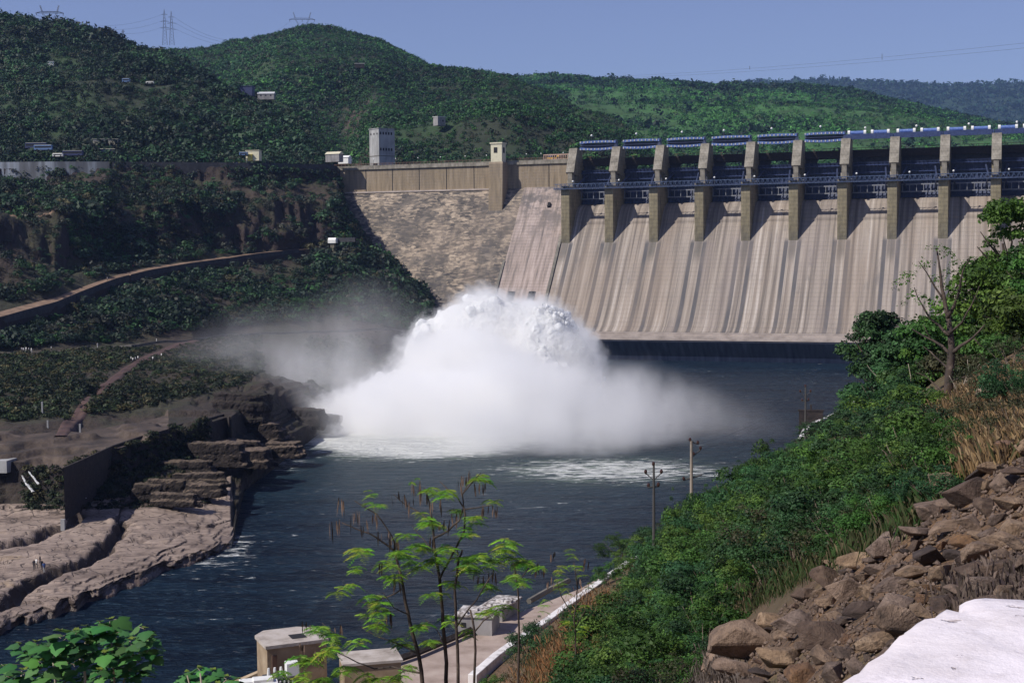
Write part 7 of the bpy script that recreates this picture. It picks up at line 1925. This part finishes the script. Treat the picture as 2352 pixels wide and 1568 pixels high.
def mist():
    m = Mat('drifting_mist')
    v = m.coord('World')
    warp = m.n('VectorMath', {0: m.n('TexNoise', {'Vector': v, 'Scale': .035, 'Detail': 3.0}).outputs['Color'], 1: (.5, .5, .5)}, operation='SUBTRACT').outputs[0]
    vv = m.n('VectorMath', {0: v, 1: m.n('VectorMath', {0: warp, 3: 30.0}, operation='SCALE').outputs[0]}, operation='ADD').outputs[0]
    wf = m.n('VectorMath', {0: m.n('TexNoise', {'Vector': v, 'Scale': .35, 'Detail': 4.0}).outputs['Color'], 1: (.5, .5, .5)}, operation='SUBTRACT').outputs[0]
    v2 = m.n('VectorMath', {0: v, 1: m.n('VectorMath', {0: wf, 3: 9.0}, operation='SCALE').outputs[0]}, operation='ADD').outputs[0]
    v3 = m.n('VectorMath', {0: m.n('VectorMath', {0: v, 1: m.n('VectorMath', {0: wf, 3: 14.0}, operation='SCALE').outputs[0]}, operation='ADD').outputs[0], 1: m.n('VectorMath', {0: warp, 3: 16.0}, operation='SCALE').outputs[0]}, operation='ADD').outputs[0]
    tot = None
    for (px, py, Y), (rx, ry, rz), dn, k0, k1, src in (((1100, 990, 400), (30, 22, 13), .5, 1.1, .7, v3), ((1010, 970, 402), (30, 24, 16), .6, 1.1, .7, v3), ((900, 965, 408), (26, 24, 14), .6, 1.1, .7, v3), ((800, 985, 402), (19, 20, 9), .5, 1.12, .6, v3), ((1080, 900, 430), (26, 20, 20), .5, 1.1, .7, v3),
                                            ((1020, 960, 392), (46, 36, 19), .035, 1.15, .25, vv), ((1180, 960, 400), (24, 24, 18), .25, 1.15, .5, v3),
                                            ((1390, 965, 385), (28, 32, 14), .055, 1.15, .25, vv), ((1520, 985, 390), (34, 40, 14), .016, 1.15, .25, vv), ((1280, 1000, 355), (28, 22, 13), .09, 1.15, .25, vv),
                                            ((740, 905, 425), (27, 40, 17), .018, 1.15, .25, vv), ((600, 850, 440), (32, 46, 20), .008, 1.15, .25, vv), ((830, 810, 445), (30, 36, 22), .007, 1.15, .25, vv),
                                            ((1112, 770, 455), (15.5, 15, 16), .5, 1.1, .7, v2), ((1235, 800, 452), (16.5, 15.5, 16.5), .5, 1.12, .75, v2), ((1180, 770, 454), (14, 13, 13.5), .5, 1.12, .7, v2), ((1290, 835, 449), (14, 13.5, 14.5), .5, 1.12, .7, v2), ((1345, 900, 446), (6, 7, 11), .12, 1.2, .4, v2), ((1050, 800, 459), (13, 13, 14), .5, 1.1, .7, v2), ((1310, 860, 449), (10, 11, 12), .4, 1.1, .6, v2),
                                            ((985, 815, 460), (8, 10, 13), .4, 1.15, .5, v2), ((920, 915, 445), (12, 14, 9), .4, 1.15, .5, v2)):
        c = P(px, py, Y)
        d = m.n('VectorMath', {0: m.n('VectorMath', {0: src, 1: tuple(c)}, operation='SUBTRACT').outputs[0], 1: (1 / rx, 1 / ry, 1 / rz)}, operation='MULTIPLY').outputs[0]
        l = m.n('VectorMath', {0: d}, operation='LENGTH').outputs['Value']
        f = m.math('MULTIPLY', m.n('MapRange', {0: l, 1: k0, 2: k1, 3: 0.0, 4: 1.0}, interpolation_type='SMOOTHSTEP').outputs[0], dn)
        tot = f if tot is None else m.math('ADD', tot, f)
    nz_ = m.n('TexNoise', {'Vector': m.n('Mapping', {'Vector': v, 'Scale': (1, 1, .6)}).outputs[0], 'Scale': .085, 'Detail': 6.0, 'Roughness': .62}).outputs['Fac']
    den = m.math('MULTIPLY', tot, m.n('MapRange', {0: nz_, 1: .38, 2: .62, 3: .15, 4: 1.8}).outputs[0])
    pv = m.n('VolumePrincipled', {'Color': (.995, .995, 1.0, 1), 'Density': den, 'Anisotropy': 0.0})
    m.nt.links.new(pv.outputs[0], m.out.inputs['Volume'])
    m.m.cycles.volume_step_rate = 1.0
    b = MB(); b.box((-150, 318, .15), (125, 520, 56))
    o = b.build('mist', m.m); tag(o, 'white mist drifting from the foot of the water jet', 'mist', kind='stuff')
mist()
def haze():
    m = Mat('warm_air')
    pv = m.n('VolumePrincipled', {'Color': (.38, .56, 1.0, 1), 'Density': 5.0e-5, 'Anisotropy': .2})
    m.nt.links.new(pv.outputs[0], m.out.inputs['Volume'])
    b = MB(); b.box((-8800, -1800, -12), (8800, 11500, 1400))
    o = b.build('haze', m.m); tag(o, 'thin blue haze over the hills', 'haze', kind='stuff')
haze()
# ------------------------------------------------------------------ camera, light, sky
cam = bpy.data.cameras.new('camera'); co = bpy.data.objects.new('camera', cam); link(co)
cam.sensor_width = 36.0; cam.lens = 36.0 * F / 2352.0
cam.clip_start = 0.2; cam.clip_end = 30000
rt = Vector((1, 0, 0)); up = Vector((0, _sa, _ca)); bk = -Vector((0, _ca, -_sa))
cx_ = rt * _cr - up * _sr; cy_ = rt * _sr + up * _cr
co.matrix_world = Matrix(((cx_.x, cy_.x, bk.x, 0), (cx_.y, cy_.y, bk.y, 0), (cx_.z, cy_.z, bk.z, CAMZ), (0, 0, 0, 1)))
scene.camera = co
SUN_EL = 44.0
hd = Vector((-0.883, -0.469, 0)).normalized()
sd = Vector((hd.x * math.cos(R(SUN_EL)), hd.y * math.cos(R(SUN_EL)), math.sin(R(SUN_EL))))
sl = bpy.data.lights.new('sun', 'SUN'); sl.energy = 5.0; sl.angle = R(0.53); sl.color = (1.0, 0.94, 0.85)
so = bpy.data.objects.new('sun', sl); link(so); so.rotation_euler = sd.to_track_quat('Z', 'Y').to_euler()
w = bpy.data.worlds.new('World'); scene.world = w; w.use_nodes = True
nt = w.node_tree; nt.nodes.clear()
sk = nt.nodes.new('ShaderNodeTexSky'); sk.sky_type = 'NISHITA'; sk.sun_disc = False
sk.sun_elevation = R(SUN_EL); sk.sun_rotation = math.atan2(hd.x, hd.y)
sk.air_density = 1.0; sk.dust_density = 0.3; sk.ozone_density = 5.0; sk.altitude = 900
hs = nt.nodes.new('ShaderNodeHueSaturation'); hs.inputs['Hue'].default_value = 0.525; hs.inputs['Saturation'].default_value = 0.88
bg = nt.nodes.new('ShaderNodeBackground'); bg.inputs['Strength'].default_value = 0.095
ow = nt.nodes.new('ShaderNodeOutputWorld')
nt.links.new(sk.outputs[0], hs.inputs['Color']); nt.links.new(hs.outputs[0], bg.inputs['Color']); nt.links.new(bg.outputs[0], ow.inputs['Surface'])
vs_ = scene.view_settings; vs_.view_transform = 'Standard'; vs_.look = 'None'; vs_.gamma = 1.0; vs_.exposure = 0.0; vs_.use_curve_mapping = False
scene.render.engine = 'CYCLES'
cy = scene.cycles
cy.max_bounces = 8; cy.diffuse_bounces = 2; cy.glossy_bounces = 2; cy.transmission_bounces = 2; cy.transparent_max_bounces = 8; cy.volume_bounces = 5
cy.use_denoising = True
cy.sample_clamp_indirect = 4
